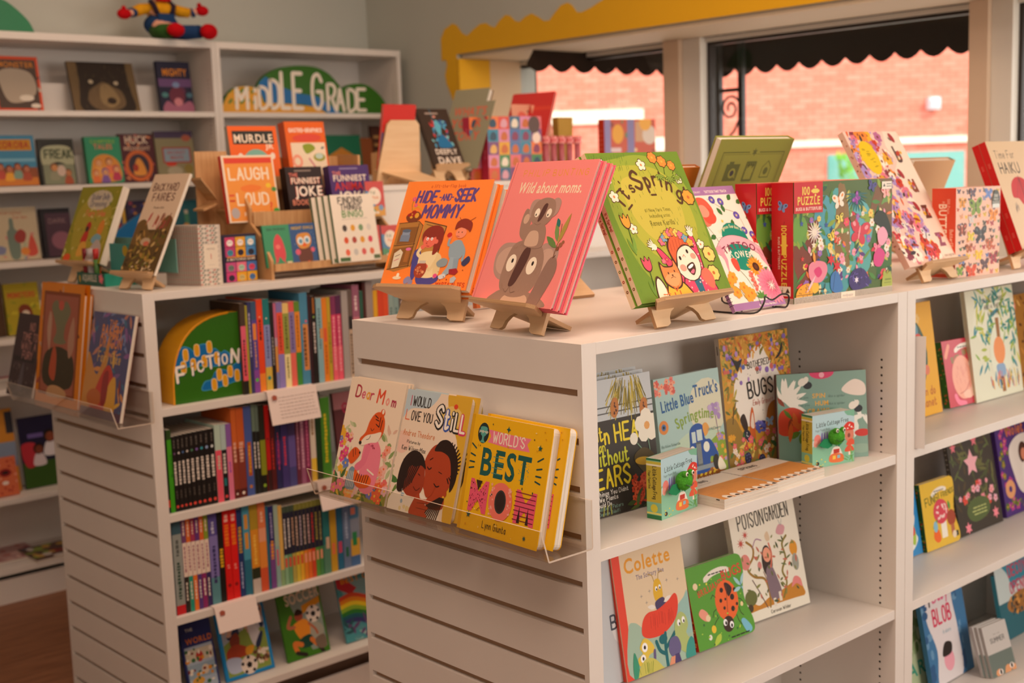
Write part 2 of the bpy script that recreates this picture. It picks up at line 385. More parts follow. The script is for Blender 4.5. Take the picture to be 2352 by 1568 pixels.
def again(src, label, off=(0, 0, 0), group=None, loc=None, yaw=None, tilt=None):   # another copy, moved by off in the source's own frame
    c = copy_tree(src); M = src.matrix_world.copy()
    if loc is not None: M = Matrix.Translation(Vector(loc)) @ M.to_3x3().to_4x4()
    c.matrix_world = Matrix.Translation((0, 0, off[1]*LIFTED.get(src.name, 0))) @ M @ Matrix.Translation(Vector(off)); c['label'] = label
    if group: c['group'] = group
    return c
# ================================================================ the room
def struct(name, mb, m, **k): return tag(mb.build(name, m, **k), kind='structure')
WALLM = mat('painted_wall', (.50, .52, .47, 1), .85, .2, noise=.02, nscale=3)
CEIL = mat('ceiling_paint', (.72, .70, .66, 1), .9, .1)
FLOOR = wood_mat('floor_planks', (.20, .075, .03, 1), (.30, .125, .055, 1), (2, 14, 2), .5)
WINF = mat('window_paint', (.72, .69, .62, 1), .45, .4)
struct('floor', MB().box(-4.2, -4.6, -.1, 2.55, 3.6, 0), FLOOR)
struct('ceiling', MB().box(-4.2, -4.6, 3, 2.6, 3.6, 3.1), CEIL)
struct('wall_back', MB().box(-4.2, 3.452, 0, 2.15, 3.58, 3), WALLM)
struct('wall_left', MB().box(-4.3, -4.6, 0, -4.2, 3.6, 3), WALLM)
struct('wall_front', MB().box(-4.2, -4.7, 0, 2.6, -4.6, 3), WALLM)
XW = 2.15; XF = 2.5
y_op = 2.82                                     # the window bay's far jamb
w = MB(); w.box(XW, 2.82, 0, XF+.1, 3.58, 3); w.box(XW, -4.6, 1.985, XF+.1, 2.82, 3); w.box(XW, -4.6, 0, XF+.1, 2.82, .86)
struct('wall_right', w, WALLM)
struct('trim_1', MB().box(XW+.001, -4.55, .861, XF+.08, 2.819, .885), WINF)
# head board of the bay (tan in its own shade) and the yellow mural
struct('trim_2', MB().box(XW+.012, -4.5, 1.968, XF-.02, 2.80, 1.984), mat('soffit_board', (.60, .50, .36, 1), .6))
YEL = mat('yellow_wall_paint', (.80, .44, .012, 1), .6, .3)
edge = [(1016,140),(1014,90),(1022,68),(1040,54),(1050,58),(1062,76),(1074,82),(1088,68),(1104,55),(1117,53),(1128,60),(1138,63),(1148,48),(1162,34),(1172,36),(1184,48),(1195,50),(1208,38),(1222,31),(1236,38),(1250,48),(1263,47),(1275,30),(1290,12),(1305,6),(1315,12),(1326,28),(1338,28),(1358,18),(1376,6),(1396,-6)]
up = [on('x', XW, *p) for p in edge]
z1 = 2.16
pts = [(p.y, p.z) for p in up]
yy = pts[-1][0]
k = 0
while yy > -2.2:                                # the scallops go on above the frame
    yy -= .095; k += 1; pts.append((yy, 2.125+.022*math.sin(k*1.45)+.012*math.sin(k*.6)))
pts += [(-2.2, 1.986), (2.822, 1.986), (2.822, 1.55), (2.86, 1.60)]
for p in ((1044, 238), (1036, 214), (1027, 192), (1024, 172), (1028, 150), (1026, 138)): q = on('x', XW, *p); pts.append((q.y, q.z))
m = MB(); m.prism(pts, lambda u, v, q: (XW-.001-q, u, v), .003)
tag(m.build('painted_scallop_border', YEL), 'yellow wavy edged border painted round the window bay', 'mural')
struct('trim_3', MB().box(XW-.003, 2.806, .9, XW+.17, 2.819, 1.967), YEL)
struct('trim_4', MB().box(XW+.171, 2.806, .9, XF-.001, 2.819, 1.967), mat('jamb_tan', (.70, .52, .32, 1), .6))
# window frames, in the plane x = XF
def fy(px, py): return on('x', XF, px, py).y
FR = [(fy(1090, 190), fy(1137, 190)), (fy(1545, 190), fy(1620, 190)), (fy(2245, 100), fy(2336, 100))]
zt = on('x', XF, 1300, 137).z; zt2 = 1.967
glass = bpy.data.materials.new('window_glass'); glass.use_nodes = True; gn = glass.node_tree; gn.nodes.clear()
go = gn.nodes.new('ShaderNodeOutputMaterial'); gt = gn.nodes.new('ShaderNodeBsdfTransparent'); gg = gn.nodes.new('ShaderNodeBsdfGlossy'); gm = gn.nodes.new('ShaderNodeMixShader'); gf = gn.nodes.new('ShaderNodeMath'); gw_ = gn.nodes.new('ShaderNodeLayerWeight'); gp = gn.nodes.new('ShaderNodeMath'); gp.operation = 'POWER'; gp.inputs[1].default_value = 4; gf.operation = 'MULTIPLY_ADD'; gf.inputs[1].default_value = .4; gf.inputs[2].default_value = .02; gn.links.new(gw_.outputs['Facing'], gp.inputs[0]); gn.links.new(gp.outputs[0], gf.inputs[0])
gg.inputs["Roughness"].default_value = .02; gt.inputs[0].default_value = (.96, .97, .95, 1)
gn.links.new(gf.outputs[0], gm.inputs[0]); gn.links.new(gt.outputs[0], gm.inputs[1]); gn.links.new(gg.outputs[0], gm.inputs[2]); gn.links.new(gm.outputs[0], go.inputs[0])
DARKF = mat('dark_glazing_bead', '#2a211a', .5)
bays = [(FR[0][0], FR[0][1], FR[1][0]), (FR[1][0], FR[1][1], FR[2][0]), (FR[2][0], FR[2][1], -1.6)]
for i, (yl, ya, yb) in enumerate(bays):
    m = MB(); m.box(XF, yb-.001, zt, XF+.06, ya, zt2)                 # head
    m.box(XF-.03, ya, .886, XF+.06, yl, zt2)                          # left stile
    m.box(XF, yb, .886, XF+.06, ya, .94)
    if i == 0: pass
    f = struct('window_%d' % (i+1), m, WINF)
    if i:
        q = MB(); q.box(XF-.055, ya+(yl-ya)*.52, .886, XF-.031, yl, zt2); q.build('window_stop', mat('stop_tan', (.66, .50, .36, 1), .5), f)
    q = MB(); q.box(XF+.012, ya-.012, .94, XF+.05, ya-.0005, zt-.001); q.box(XF+.012, yb+.001, zt-.012, XF+.05, ya-.013, zt-.001); q.build('glazing_bead', DARKF, f)
    q = MB(); q.box(XF+.03, yb+.002, .941, XF+.034, ya-.014, zt-.013); q.build('window_pane', glass, f)
wr = MB(); wr.box(XF, -4.6, .886, XF+.06, -1.61, 1.98); struct('trim_5', wr, WALLM)

# ================================================================ outside
A = 3.2; AWN = mat('awning_canvas', '#2b2018', .8, .1)
zb = 1.905; yc = on('x', A, 1595, 178).y
e = empty('awning', (A, 0, zb), 'dark brown canvas awning with a scalloped valance outside the windows', 'awning')
def scallop(x0, x1, n, amp):
    P = []
    for i in range(n*6+1):
        t = i/(n*6); P.append((x0+(x1-x0)*t, -amp*math.sin(math.pi*((t*n) % 1 if t < 1 else 0))**.9))
    return P
sc = scallop(-1.2, yc, 32, .032); m = MB()
m.prism(sc+[(yc, .26), (-1.2, .26)], lambda u, v, q: (q, u, v), .004, 0); m.build('front_valance', AWN, e)
sc = scallop(2.16-A, .004, 8, .030); m = MB()
m.prism(sc+[(.004, .26), (2.62-A, .62)], lambda u, v, q: (u, yc+q, v+.008), .004, 0); m.build('end_valance', AWN, e)
m = MB(); m.prism([(.004, .255), (.004, .265), (2.62-A, .70), (2.62-A, .69)], lambda u, v, q: (u, -1.2+q, v), yc+1.2); m.build('canopy', AWN, e)
m = MB(); y0 = -1.2
while y0 < yc: m.tube([(-.02, y0, .22), (2.64-A, y0, .56)], .012); y0 += .55
m.tube([(-.02, -1.2, .2), (-.02, yc-.02, .2)], .014); m.build('awning_frame', BLACK, e)
# iron post with scrolls
IRON = mat('iron_paint', '#1d1814', .4, .5)
pa = on('x', 3.0, 1652, 250); pb = on('x', 3.0, 1704, 250)
e = empty('iron_post', (3.0, (pa.y+pb.y)/2, 0), 'black iron post with scroll work under the awning corner', 'post')
hw = (pa.y-pb.y)/2
for sy in (1, -1):
    m = MB(); m.box(-.012, sy*hw-.012, 0, .012, sy*hw+.012, 2.1); m.build('upright', IRON, e)
ps = on('x', 3.0, 1628, 250).y-(pa.y+pb.y)/2
m = MB(); m.box(-.03, ps-.012, 0, .03, ps+.008, 2.2); m.build('drainpipe', IRON, e)
zr = on('x', 3.0, 1680, 207).z
MB().box(-.008, -hw+.013, zr-.008, .008, hw-.013, zr+.008).build('crossbar', IRON, e); MB().box(-.008, -hw+.013, .4, .008, hw-.013, .416).build('crossbar', IRON, e)
def scroll(z0, s):
    P = []
    for i in range(26):
        a = i/25*math.pi*3.1; r = hw*.92*(1-i/32)
        P.append((0, -s*r*math.cos(a+.3)*.95, z0-hw-r*0-.004+r*math.sin(a+.3)))
    P = P[::-1]; last = P[-1]
    P += [(0, s*-hw*.9, z0-hw*1.6), (0, -s*hw*.35, z0-hw*2.6), (0, s*hw*.5, z0-hw*3.4), (0, s*hw*.92, z0-hw*4.3)]
    return P
for i in range(6):
    m = MB(); m.tube(scroll(zr-.012-i*.30, 1), .005, 6); m.build('scroll', IRON, e, smooth=True)
# dark pier beside the first pane
pl, pr_ = on('x', 2.75, 1128, 200), on('x', 2.75, 1234, 200)
m = MB(); m.box(2.62, pr_.y, 0, 2.75, pl.y+.5, 2.4)
tag(m.build('porch_pier', mat('olive_pier', '#4a4026', .8, noise=.15, nscale=5)), 'dark olive pier standing just outside the far window', 'pier')
# brick building across the street
fw = Vector((RR[2][0], RR[2][1], 0)).normalized(); rt = Vector((fw.y, -fw.x, 0)); DD = 18.5
bo = Vector((CAMLOC.x, CAMLOC.y, 0))+fw*DD
def brick():
    m = bpy.data.materials.new('pink_brick'); m.use_nodes = True; n = m.node_tree; b = n.nodes['Principled BSDF']
    tc = n.nodes.new('ShaderNodeTexCoord'); sp = n.nodes.new('ShaderNodeSeparateXYZ'); cb = n.nodes.new('ShaderNodeCombineXYZ'); bt = n.nodes.new('ShaderNodeTexBrick')
    n.links.new(tc.outputs['Object'], sp.inputs[0]); n.links.new(sp.outputs[0], cb.inputs[0]); n.links.new(sp.outputs[2], cb.inputs[1]); n.links.new(cb.outputs[0], bt.inputs['Vector'])
    bt.inputs['Scale'].default_value = 1; bt.inputs['Brick Width'].default_value = .23; bt.inputs['Row Height'].default_value = .078; bt.inputs['Mortar Size'].default_value = .008; bt.inputs['Mortar Smooth'].default_value = .3
    bt.inputs['Color1'].default_value = lin('#c96f5c'); bt.inputs['Color2'].default_value = lin('#d68472'); bt.inputs['Mortar'].default_value = lin('#b25c4a')
    bt.offset = .5
    b.inputs['Roughness'].default_value = .9; n.links.new(bt.outputs['Color'], b.inputs['Base Color']); return m
e = empty('brick_building', bo, 'sunlit pink brick building with a pale stone band across the street', 'building', yaw=math.degrees(math.atan2(rt.y, rt.x)))
STONE = mat('stone_band', '#d8d0c0', .9, .1, noise=.08, nscale=4)
def bq(px, py):
    d = ray(px, py); t = DD/(d.dot(fw)); p = CAMLOC+d*t; return (p-bo).dot(rt), p.z
m = MB(); m.box(-9, 0, 0, 12, .3, 9); m.build('brick_wall', brick(), e)
m = MB()
for (x0, y0, x1, y1) in ((900, 300, 1477, 250), (1470, 348, 1640, 312), (1630, 345, 2500, 302)):
    a = bq(x0, y0); b = bq(x1, y1); m.box(a[0], -.06, a[1], b[0], -.001, b[1])
m.build('stone_band', STONE, e)
a = bq(1900, 470); b = bq(2215, 345)
m = MB(); m.box(a[0], -.03, a[1]-1.2, b[0], -.002, b[1]); wq = m.build('shop_window', mat('teal_glass', '#5f9a94', .2, .6), e)
m = MB(); c0 = bq(2060, 400)[0]; m.box(c0-.03, -.05, a[1]-1.2, c0+.03, -.031, b[1]); m.build('mullion', mat('grey_trim', '#8a8a80'), wq)
a = bq(2128, 252); b = bq(2152, 224)
m = MB(); m.box(a[0], -.16, a[1], b[0], -.002, b[1]); m.box(a[0]+.02, -.19, a[1]+.04, b[0]-.02, -.161, b[1]-.03); m.build('wall_light', mat('pale_housing', '#c8ccd4', .5), e)
m = MB(); m.box(-9, .02, 9, 12, 6, 9.2); m.build('roof_edge', STONE, e)
a = bq(1922, 420)
r = random.Random(4); m = MB()
for i in range(90):
    x = r.uniform(-.2, .2); z = r.uniform(0, .62); p = Vector((x*(1-z), r.uniform(-.15, .15), z)); q = p+Vector((r.uniform(-.12, .12), r.uniform(-.1, .1), .12))
    b = len(m.v); nrm = Vector((.03, 0, .01)); m.v += [tuple(p), tuple((p+q)/2+nrm), tuple(q), tuple((p+q)/2-nrm)]; m.f.append((b, b+1, b+2, b+3)); m.m.append(0)
e2 = empty('potted_shrub', bo+rt*a[0]+fw*-.6+Vector((0, 0, 0)), 'bright green shrub outside in front of the teal shop window', 'plant')
o = m.build('foliage', mat('shrub_green', '#6fae2a', .7), e2); o.location.z = a[1]-.25
m = MB(); m.box(-.22, -.2, 0, .22, .2, a[1]-.2); m.build('planter', STONE, e2)
struct('floor_street', MB().box(2.62, -30, -.2, 40, 40, -.05), mat('street', '#9a8f84', .9))
# ================================================================ bookcases
GROOVE = mat('shaded_raw_board', (.36, .21, .12, 1), .7)  # raw board brown, deepened to put the groove shadow into the colour
def slat_panel(parent, x, y0, y1, ztop, z0):          # grooved end panel facing -x: slats on a backing, grooves 12 mm every 3 inches
    m = MB(); e = .0106; zs = ztop-.0708
    m.box(.010, y0, z0, .019, y1, ztop, 0)
    m.box(0, y0, z0, .010, y0+e, ztop, 0); m.box(0, y1-e, z0, .010, y1, ztop, 0)
    t = ztop
    while zs > z0+.05:
        m.box(0, y0+e, zs, .010, y1-e, t, 0); t = zs-.0118; zs -= .0762
    m.box(0, y0+e, z0, .010, y1-e, t, 0)
    n = len(m.f)
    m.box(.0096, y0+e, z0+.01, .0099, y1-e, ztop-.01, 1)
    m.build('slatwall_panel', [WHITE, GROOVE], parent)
def holes(m, x, s, y, z0, z1):
    z = z0
    while z < z1:
        b = len(m.v); m.v += [(x-s*.0004, y+.0026*math.cos(k*math.pi/4), z+.0026*math.sin(k*math.pi/4)) for k in range(8)]
        f = tuple(range(b, b+8)); m.f.append(f if s < 0 else f[::-1]); m.m.append(1); z += .016
HOLE = mat('peg_hole', '#2a1c0c', .8)
def case(name, x0, x1, y0, y1, ztop, shelves, label, left_slat=False, mid=.285, kick=.09, st=.0195, sidew=.0195, lw=None):
    e = empty(name, (x0, y0, 0), label, 'bookcase'); W = x1-x0; D = y1-y0
    o = .019 if left_slat else 0
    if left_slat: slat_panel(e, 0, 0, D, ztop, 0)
    lw = lw or sidew
    MB().box(o+(lw if not left_slat else .0127), 0, ztop-st, W-sidew, D, ztop).build('top', WHITE, e, bevel=.0008)
    m = MB(); m.box(o, 0, 0, o+(lw if not left_slat else .0127), D, ztop); holes(m, o+lw, -1, .04, .25, 1.17); m.build('side_panel', [WHITE, HOLE], e)
    m = MB(); m.box(W-sidew, 0, 0, W, D, ztop); holes(m, W-sidew, 1, .036, .25, ztop-.13); holes(m, W-sidew, 1, .234, .25, ztop-.13); m.build('side_panel', [WHITE, HOLE], e)
    b = mid if mid else D-.012
    MB().box(o+lw+.0002, b, kick, W-sidew-.0002, b+.012, ztop-st-.0002).build('back_panel', WHITE, e)
    MB().box(o+lw+.0002, .02, 0, W-sidew-.0002, .035, kick).build('kickboard', WHITE, e)
    for z in shelves:
        MB().box(o+lw+.0004, .002, z-.0195, W-sidew-.0004, b-.001, z).build('shelf', WHITE, e, bevel=.0006)
    return e
HT = 1.22
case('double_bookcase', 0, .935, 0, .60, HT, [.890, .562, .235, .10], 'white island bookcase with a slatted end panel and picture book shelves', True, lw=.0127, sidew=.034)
case('double_bookcase', .9365, 1.87, 0, .60, HT, [.890, .562, .235, .10], 'white island bookcase unit joined on the right, nearest the windows', False, sidew=.0195, lw=.031)
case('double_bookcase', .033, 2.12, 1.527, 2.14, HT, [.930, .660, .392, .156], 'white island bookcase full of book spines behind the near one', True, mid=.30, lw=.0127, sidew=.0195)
WZ = [1.757, 1.492, 1.226, .956, .778, .384, .13]
case('wall_bookcase', -.9, 1.190, 3.143, 3.445, 2.028, WZ, 'tall white wall bookcase at the left with face out books', mid=None, st=.026, sidew=.018)
case('wall_bookcase', 1.191, 2.095, 3.143, 3.445, 2.028, [1.757, 1.492, 1.226, .956, .384, .13], 'tall white wall bookcase under the corner holding the hill shaped sign', mid=None, st=.026, sidew=.018)
YB = 3.143
for z, x0, x1 in ((1.757, -.6, 1.16), (1.492, -.6, 1.16), (1.226, -.6, 1.16), (.956, -.6, 1.16), (.384, -.6, 1.16)):
    m = MB(); m.box(x0, YB+.17, z+.0005, x1, YB+.176, z+.11); m.box(x0, YB+.17, z+.0005, x1, YB+.22, z+.004)
    tag(m.build('book_rest', WHITE), {1.757: 'low white book rest on the top shelf of the left wall bookcase', 1.492: 'low white book rest behind the books on the second wall shelf', 1.226: 'low white book rest on the third wall shelf', .956: 'low white book rest on the fourth wall shelf', .384: 'low white book rest on the shelf with the football book'}[z], 'book rest')
# ================================================================ plywood book stands
def stand_for(o, yaw, tilt, w, tt, label, hw=.075, tall=.235, lw=.098, dx=0, group='plywood book stands on the white tops', base=HT):
    """o: lower left corner of the front cover; the back plate lies against the rear cover, its arched feet on
    the top; the ledge plate crosses it square, carries the book and reaches the top again behind"""
    T = tilt*D2R; Y = yaw*D2R; ex = Vector((math.cos(Y), math.sin(Y), 0)); nf = Vector((math.sin(Y), -math.cos(Y), 0))
    n = nf*math.cos(T)+Vector((0, 0, math.sin(T))); u = nf*-math.sin(T)+Vector((0, 0, math.cos(T)))
    th = .0065; c = Vector(o)+ex*(w/2+dx)-n*(tt+.0006)          # rear cover, bottom middle
    L = (c.z-base)/math.cos(T); foot = c-u*L                     # front face of the plate reaches the top here
    e = empty('book_stand', foot, label, 'book stand', group, yaw)
    Ri = (Matrix.Rotation(Y, 3, 'Z')).inverted()
    fw_ = foot
    def back(a, v, q): p = foot+ex*a+u*(v+.0012+th*math.tan(T))-n*q; return tuple(Ri @ (p-fw_))
    P = [(-hw, 0), (-hw+.028, 0)]; w1 = hw; hh = min(.034, L*.7)
    for i in range(9): a = math.pi*(1-i/8); P.append(((w1-.036)*math.cos(a), hh*math.sin(a)+.004))
    r = .014; w2 = hw*.74
    P += [(w1-.028, 0), (w1, 0), (w1-.004, L+.01), (w2, tall-r), (w2-r, tall), (-w2+r, tall), (-w2, tall-r), (-w1+.004, L+.01)]
    m = MB(); m.prism(P, back, th, 0, 1); m.build('back_plate', [BIRCH, PLYEDGE], e)
    top = Vector(o)+ex*(w/2+dx)-u*.0006; rear = (c.z-base)/max(math.sin(T), .2)+tt-.016; fr = .020
    def ledge(a, v, q): p = top+ex*a+n*v-u*q; return tuple(Ri @ (p-fw_))
    h2 = hw*.8
    P = [(-lw, fr-.004), (-lw*.86, fr+.004), (lw*.86, fr+.004), (lw, fr-.004), (h2, -tt-.002), (h2*.8, -rear), (-h2*.8, -rear), (-h2, -tt-.002)]
    m = MB(); m.prism(P, ledge, th, 0, 1); m.build('ledge_plate', [BIRCH, PLYEDGE], e)
    return e
stand_for((.018, .535, 1.281), -75.3, 28.6, .193, .0435, 'plywood stand under the orange hide and seek book on the island corner')
stand_for((.042, .305, 1.269), -98.2, 24.5, .233, .0275, 'plywood stand under the pink koala books at the front edge')
stand_for((.156, .015, 1.267), -1.0, 26.8, .229, .0225, 'plywood stand under the green spring books')
stand_for((1.032, .050, 1.26), 1.0, 29.5, .216, .0145, 'plywood stand under the white word book with red and yellow flowers', dx=.02, lw=.09)
stand_for((1.471, .021, 1.269), 0, 21.0, .20, .0352, 'plywood stand under the haiku books at the right', dx=-.02)
stand_for((.60, .56, 1.270), 172, 26, .22, .004, 'plywood stand seen from behind between the pink and green books', tall=.26, hw=.082)
stand_for((1.005, .495, 1.270), 180, 25, .255, .021, 'plywood stand seen from behind the red puzzle boxes', tall=.23)
stand_for((1.75, .47, 1.270), 180, 23, .2, .023, 'plywood stand seen from behind above the butterfly box', tall=.225)

# ================================================================ the big covers
BR = '#4a2a18'
a = Art(.193, .217); a.R(0, 0, 100, 100, '#f78632').R(0, 0, 3.5, 100, '#f58a38')
a.T('a lift-the-flap book', 50, 6.5, 3.4, '#c4451c', h=1, sx=1, wt=.13)
a.T('HIDE', 28, 20, 11.5, '#5d4486', h=1, sl=.2, wt=.21, fw=24, jig=.04).T('-AND-', 51, 18.6, 6.5, '#5d4486', h=1, sl=.1, wt=.2, fw=17, jig=.04).T('SEEK', 73.5, 19.5, 12.5, '#5d4486', h=1, sl=.2, wt=.21, fw=25, jig=.04)
a.T('MOMMY', 50, 34.5, 12.5, '#5d4486', h=1, sl=.2, wt=.21, fw=46, jig=.04)
# larder with open door
a.P([(3, 40), (26, 38), (32, 42), (30, 80), (12, 85), (3, 83)], '#b07a38').P([(6, 44), (27, 43), (27, 58), (6, 60)], '#8a5a28').P([(5, 64), (27, 61), (27, 78), (5, 82)], '#8a5a28')
a.l([(3, 40), (26, 38), (32, 42), (30, 80)], .7, BR).l([(4, 61), (28, 59)], .8, BR).l([(3, 83), (28, 79)], .8, BR).l([(27, 40), (27, 80)], .7, BR)
a.P([(33, 38), (60, 43), (58, 80), (42, 88), (33, 80)], '#c08a40').l([(33, 38), (60, 43), (57, 80), (44, 88)], 1, BR).l([(36, 41), (57, 45), (55, 76)], .5, BR)
a.B([(9, 34), (13, 30), (22, 29), (27, 34), (23, 38), (14, 39)], '#7a3a1c').SC(rdot(['#c8281c', '#e0a030', '#a02018'], 2.6), 7, (12, 29, 25, 33), 3).L([(14, 27), (20, 24), (26, 28)], 1.6, '#e0a030').l([(14, 28), (12, 22), (13, 17)], .5, '#6a7a28').FL(13, 17, 2.4, '#e0508a').FL(17, 23, 2, '#e0508a')
a.R(10, 47, 19, 51, '#8a9ab0').R(9, 51, 20, 57, '#7a8aa0').E(14.5, 47, 5.2, 1.8, '#5a6a80').R(20, 64, 25, 76, '#a86a30').E(22.5, 64, 3.2, 1.6, '#e070a8').P([(7, 68), (13, 64), (17, 67), (16, 80), (8, 82)], '#e0d4b8').l([(9, 71), (14, 69)], .6, BR).l([(9, 75), (14, 73)], .6, '#c83a6a')
# mother sitting on the floor with a jar
a.B([(30, 70), (33, 64), (38, 66), (40, 80), (37, 92), (33, 88)], '#4a4690').B([(40, 88), (52, 84), (64, 87), (66, 92), (58, 96), (44, 96)], '#4a4690')
a.B([(38, 70), (46, 66), (58, 67), (63, 75), (61, 88), (48, 90), (40, 86)], '#ead8a8').B([(58, 68), (64, 72), (65, 86), (60, 90), (57, 80)], '#e2cc98')
a.B([(35, 50), (40, 44), (50, 42), (58, 46), (60, 56), (57, 66), (52, 69), (50, 60), (38, 58)], '#8a2c1c').E(45, 56, 7.5, 7.6, '#e8705a').E(53, 57, 2.2, 2.4, '#e8705a').B([(37, 48), (46, 45), (53, 49), (50, 53), (41, 53)], '#8a2c1c')
a.E(42, 54.5, 1.3, 1.6, '#fff').E(47, 54.5, 1.3, 1.6, '#fff').E(42, 54.7, .5, .7, '#201010').E(47, 54.7, .5, .7, '#201010').L([(43, 57), (41.6, 58.6), (43.2, 59.2)], .5, '#a03020').L([(43, 61), (46, 61.4)], .6, '#a02018')
a.L([(41, 72), (35, 68), (38, 62)], 3.4, '#ead8a8').E(39, 62, 2.6, 2.4, '#e8705a').L([(58, 74), (54, 82), (48, 80)], 3.2, '#e2cc98').E(48, 80, 3, 2.6, '#e8705a')
a.B([(38, 78), (42, 76), (48, 77), (50, 84), (46, 90), (39, 89), (36, 84)], '#a04028').R(39.5, 74.5, 47, 77, '#c8c0b0').SC(rdot(['#c86a40', '#e0a070', '#702818'], 1.4), 12, (38.5, 80, 47, 87), 5)
a.B([(27, 92), (31, 89), (35, 91), (32, 95), (28, 95.5)], '#8a8ab0').B([(32, 97), (35, 92), (38, 94), (35, 99)], '#8a8ab0').E(18, 90.5, 5, 1.8, '#e8d8b8').E(18.5, 88, 1.7, 2.2, '#f4ead0')
# boy with an apple
a.B([(70, 62), (75, 56), (83, 57), (87, 68), (83, 73), (73, 72)], '#8fa6b4').P([(74, 71), (83, 72), (80, 84), (73, 88), (69, 86), (73, 80)], '#9ab0bc').P([(78, 72), (84, 72), (85, 82), (80, 84)], '#8aa0b0')
a.L([(74, 60), (68, 60), (68, 54)], 2.6, '#8fa6b4').L([(84, 60), (88, 66), (88, 74)], 2.6, '#8fa6b4').E(68, 53, 2, 2, '#f08a70').E(66.5, 51, 2.8, 2.6, '#c8281c').B([(66, 88), (72, 86), (74, 89), (68, 91)], '#cfd6da').B([(88, 76), (94, 70), (97, 74), (92, 79)], '#3a3a60')
a.E(79, 49, 6, 5.6, '#f0906e').B([(71, 46), (72, 39), (80, 36), (89, 40), (89, 48), (85, 46), (76, 44)], '#8a2c1c').L([(76, 38), (73, 35)], .5, '#8a2c1c').L([(86, 38), (91, 35)], .5, '#8a2c1c').E(76, 48.5, .5, .7, '#201010').E(80, 48.5, .5, .7, '#201010').L([(75, 52), (78, 52.4)], .5, '#a02018')
a.B([(60, 76), (66, 72), (72, 74), (71, 79), (63, 80)], '#8a9aa0').E(62, 88, 2.4, 2.2, '#e0508a').P([(76, 82), (84, 81), (87, 84), (84, 87), (77, 86)], '#a02028').P([(80, 90), (84, 88), (87, 90), (85, 94), (81, 94)], '#b0bcc4').SC(rdot(['#7a2818'], .7), 8, (62, 82, 92, 92), 8)
a.T('MARTA ALTES', 82, 97.6, 4.2, '#b8321c', h=1, sx=.85, wt=.14)
hide = book(.193, .217, .021, (.018, .535, 1.281), -75.3, 28.6, 'orange hide and seek picture book leaning on a plywood stand, front copy', a, 'hard', back='#ee7d2c', spcol='#d86a20', group='orange hide and seek books')
again(hide, 'orange picture book standing just behind the front hide and seek copy', (.006, .0222, 0), 'orange hide and seek books')

K1, K2, K3 = '#a48473', '#c0a08a', '#8a6c5c'
a = Art(.233, .253); a.R(0, 0, 100, 100, '#fb908c').R(2.2, 0, 3, 100, '#e06c6c')
a.T('PHILIP BUNTING', 55, 10.5, 4.6, '#f0a030', h=1, sx=1.35, wt=.12, sp=.2, jig=.08)
a.T('Wild about moms.', 53, 22.5, 8.6, '#fbe3c4', b=1, sl=.18, sx=.78)
# parent koala
a.B([(14, 66), (20, 59), (32, 58), (44, 60), (42, 80), (28, 84), (17, 78)], '#b8978a').B([(17, 68), (24, 62), (34, 62), (38, 74), (28, 80), (19, 76)], '#cdaa98')
a.B([(66, 60), (78, 57), (88, 62), (88, 74), (82, 82), (70, 78)], '#b8978a').B([(70, 63), (79, 61), (84, 67), (80, 75), (72, 74)], '#cdaa98')
a.B([(24, 100), (28, 93), (40, 90), (62, 90), (84, 94), (88, 100)], K1).B([(40, 101), (42, 94), (66, 93), (68, 101)], '#d4b29a')
a.B([(28, 78), (32, 60), (48, 55.5), (64, 58), (74, 68), (74, 84), (64, 93), (46, 95), (32, 90)], K1)
a.SC(lambda s, x, y, r: s.l([(x, y), (x+1.2, y-1.6)], .22, r.choice(['#957462', '#b3937f'])), 70, (32, 60, 72, 92), 4)
a.B([(45.5, 66), (50, 60.5), (55, 62), (55, 70), (49.5, 84), (44.5, 88), (41, 85)], '#5c3a34')
for x, y in ((36.5, 72), (62, 73)): a.E(x, y, 5.6, 6.6, '#fbeed8', -6).E(x+.8, y-1.6, 1.3, 1.7, '#2a1c18')
a.L([(37, 90), (41, 92), (44, 88.5), (47, 92), (52, 91)], .5, K3)
a.B([(70, 100), (74, 84), (80, 68), (88, 67), (92, 76), (86, 92), (80, 101)], '#97776a').l([(84, 67), (86, 65)], .6, '#4a3028')
# young koala on top
a.B([(44, 42), (40, 36), (34, 34), (32, 41), (35, 52), (43, 55)], K1).E(37.5, 41, 3.4, 3.8, '#d4b29a').B([(42, 58), (43, 47), (50, 44), (62, 45), (67, 52), (66, 60), (54, 61)], K1).B([(45, 59), (47, 50), (57, 50), (60, 59)], '#d4b29a')
a.B([(38, 36), (38, 29), (44, 27), (49, 29), (47, 38), (42, 40)], '#b8978a').B([(60, 30), (67, 26), (73, 29), (72, 37), (65, 40), (61, 37)], '#b8978a').B([(41, 36), (44, 29), (54, 26), (65, 28), (69, 36), (64, 44), (54, 47), (45, 43)], K1)
a.B([(53, 33), (55.5, 30), (58.4, 31), (57.6, 37), (54.6, 42), (51.6, 42)], '#5c3a34').E(48.4, 36.6, 3, 3.4, '#fbeed8').E(62.5, 36.6, 3, 3.4, '#fbeed8').E(47.6, 38, .7, .9, '#2a1c18').E(61.8, 38, .7, .9, '#2a1c18').L([(49, 44), (53, 45), (57, 44)], .4, K3)
a.L([(84, 67), (84, 52), (82, 44)], .7, '#8a5a3a').LF(84, 60, 17, 5, '#6a8a4a', 152).LF(83, 56, 16, 4.6, '#7a9a58', 118).LF(84, 58, 24, 5, '#b09a48', 78).LF(80, 46, 8, 4, '#2f7a72', 128).E(88, 58, 2.2, 1.8, '#a4684a').E(86, 60.5, 1.8, 1.6, '#8a5238').E(90, 56, 1.6, 1.2, '#a4684a')
wl = (.042, .305, 1.269)
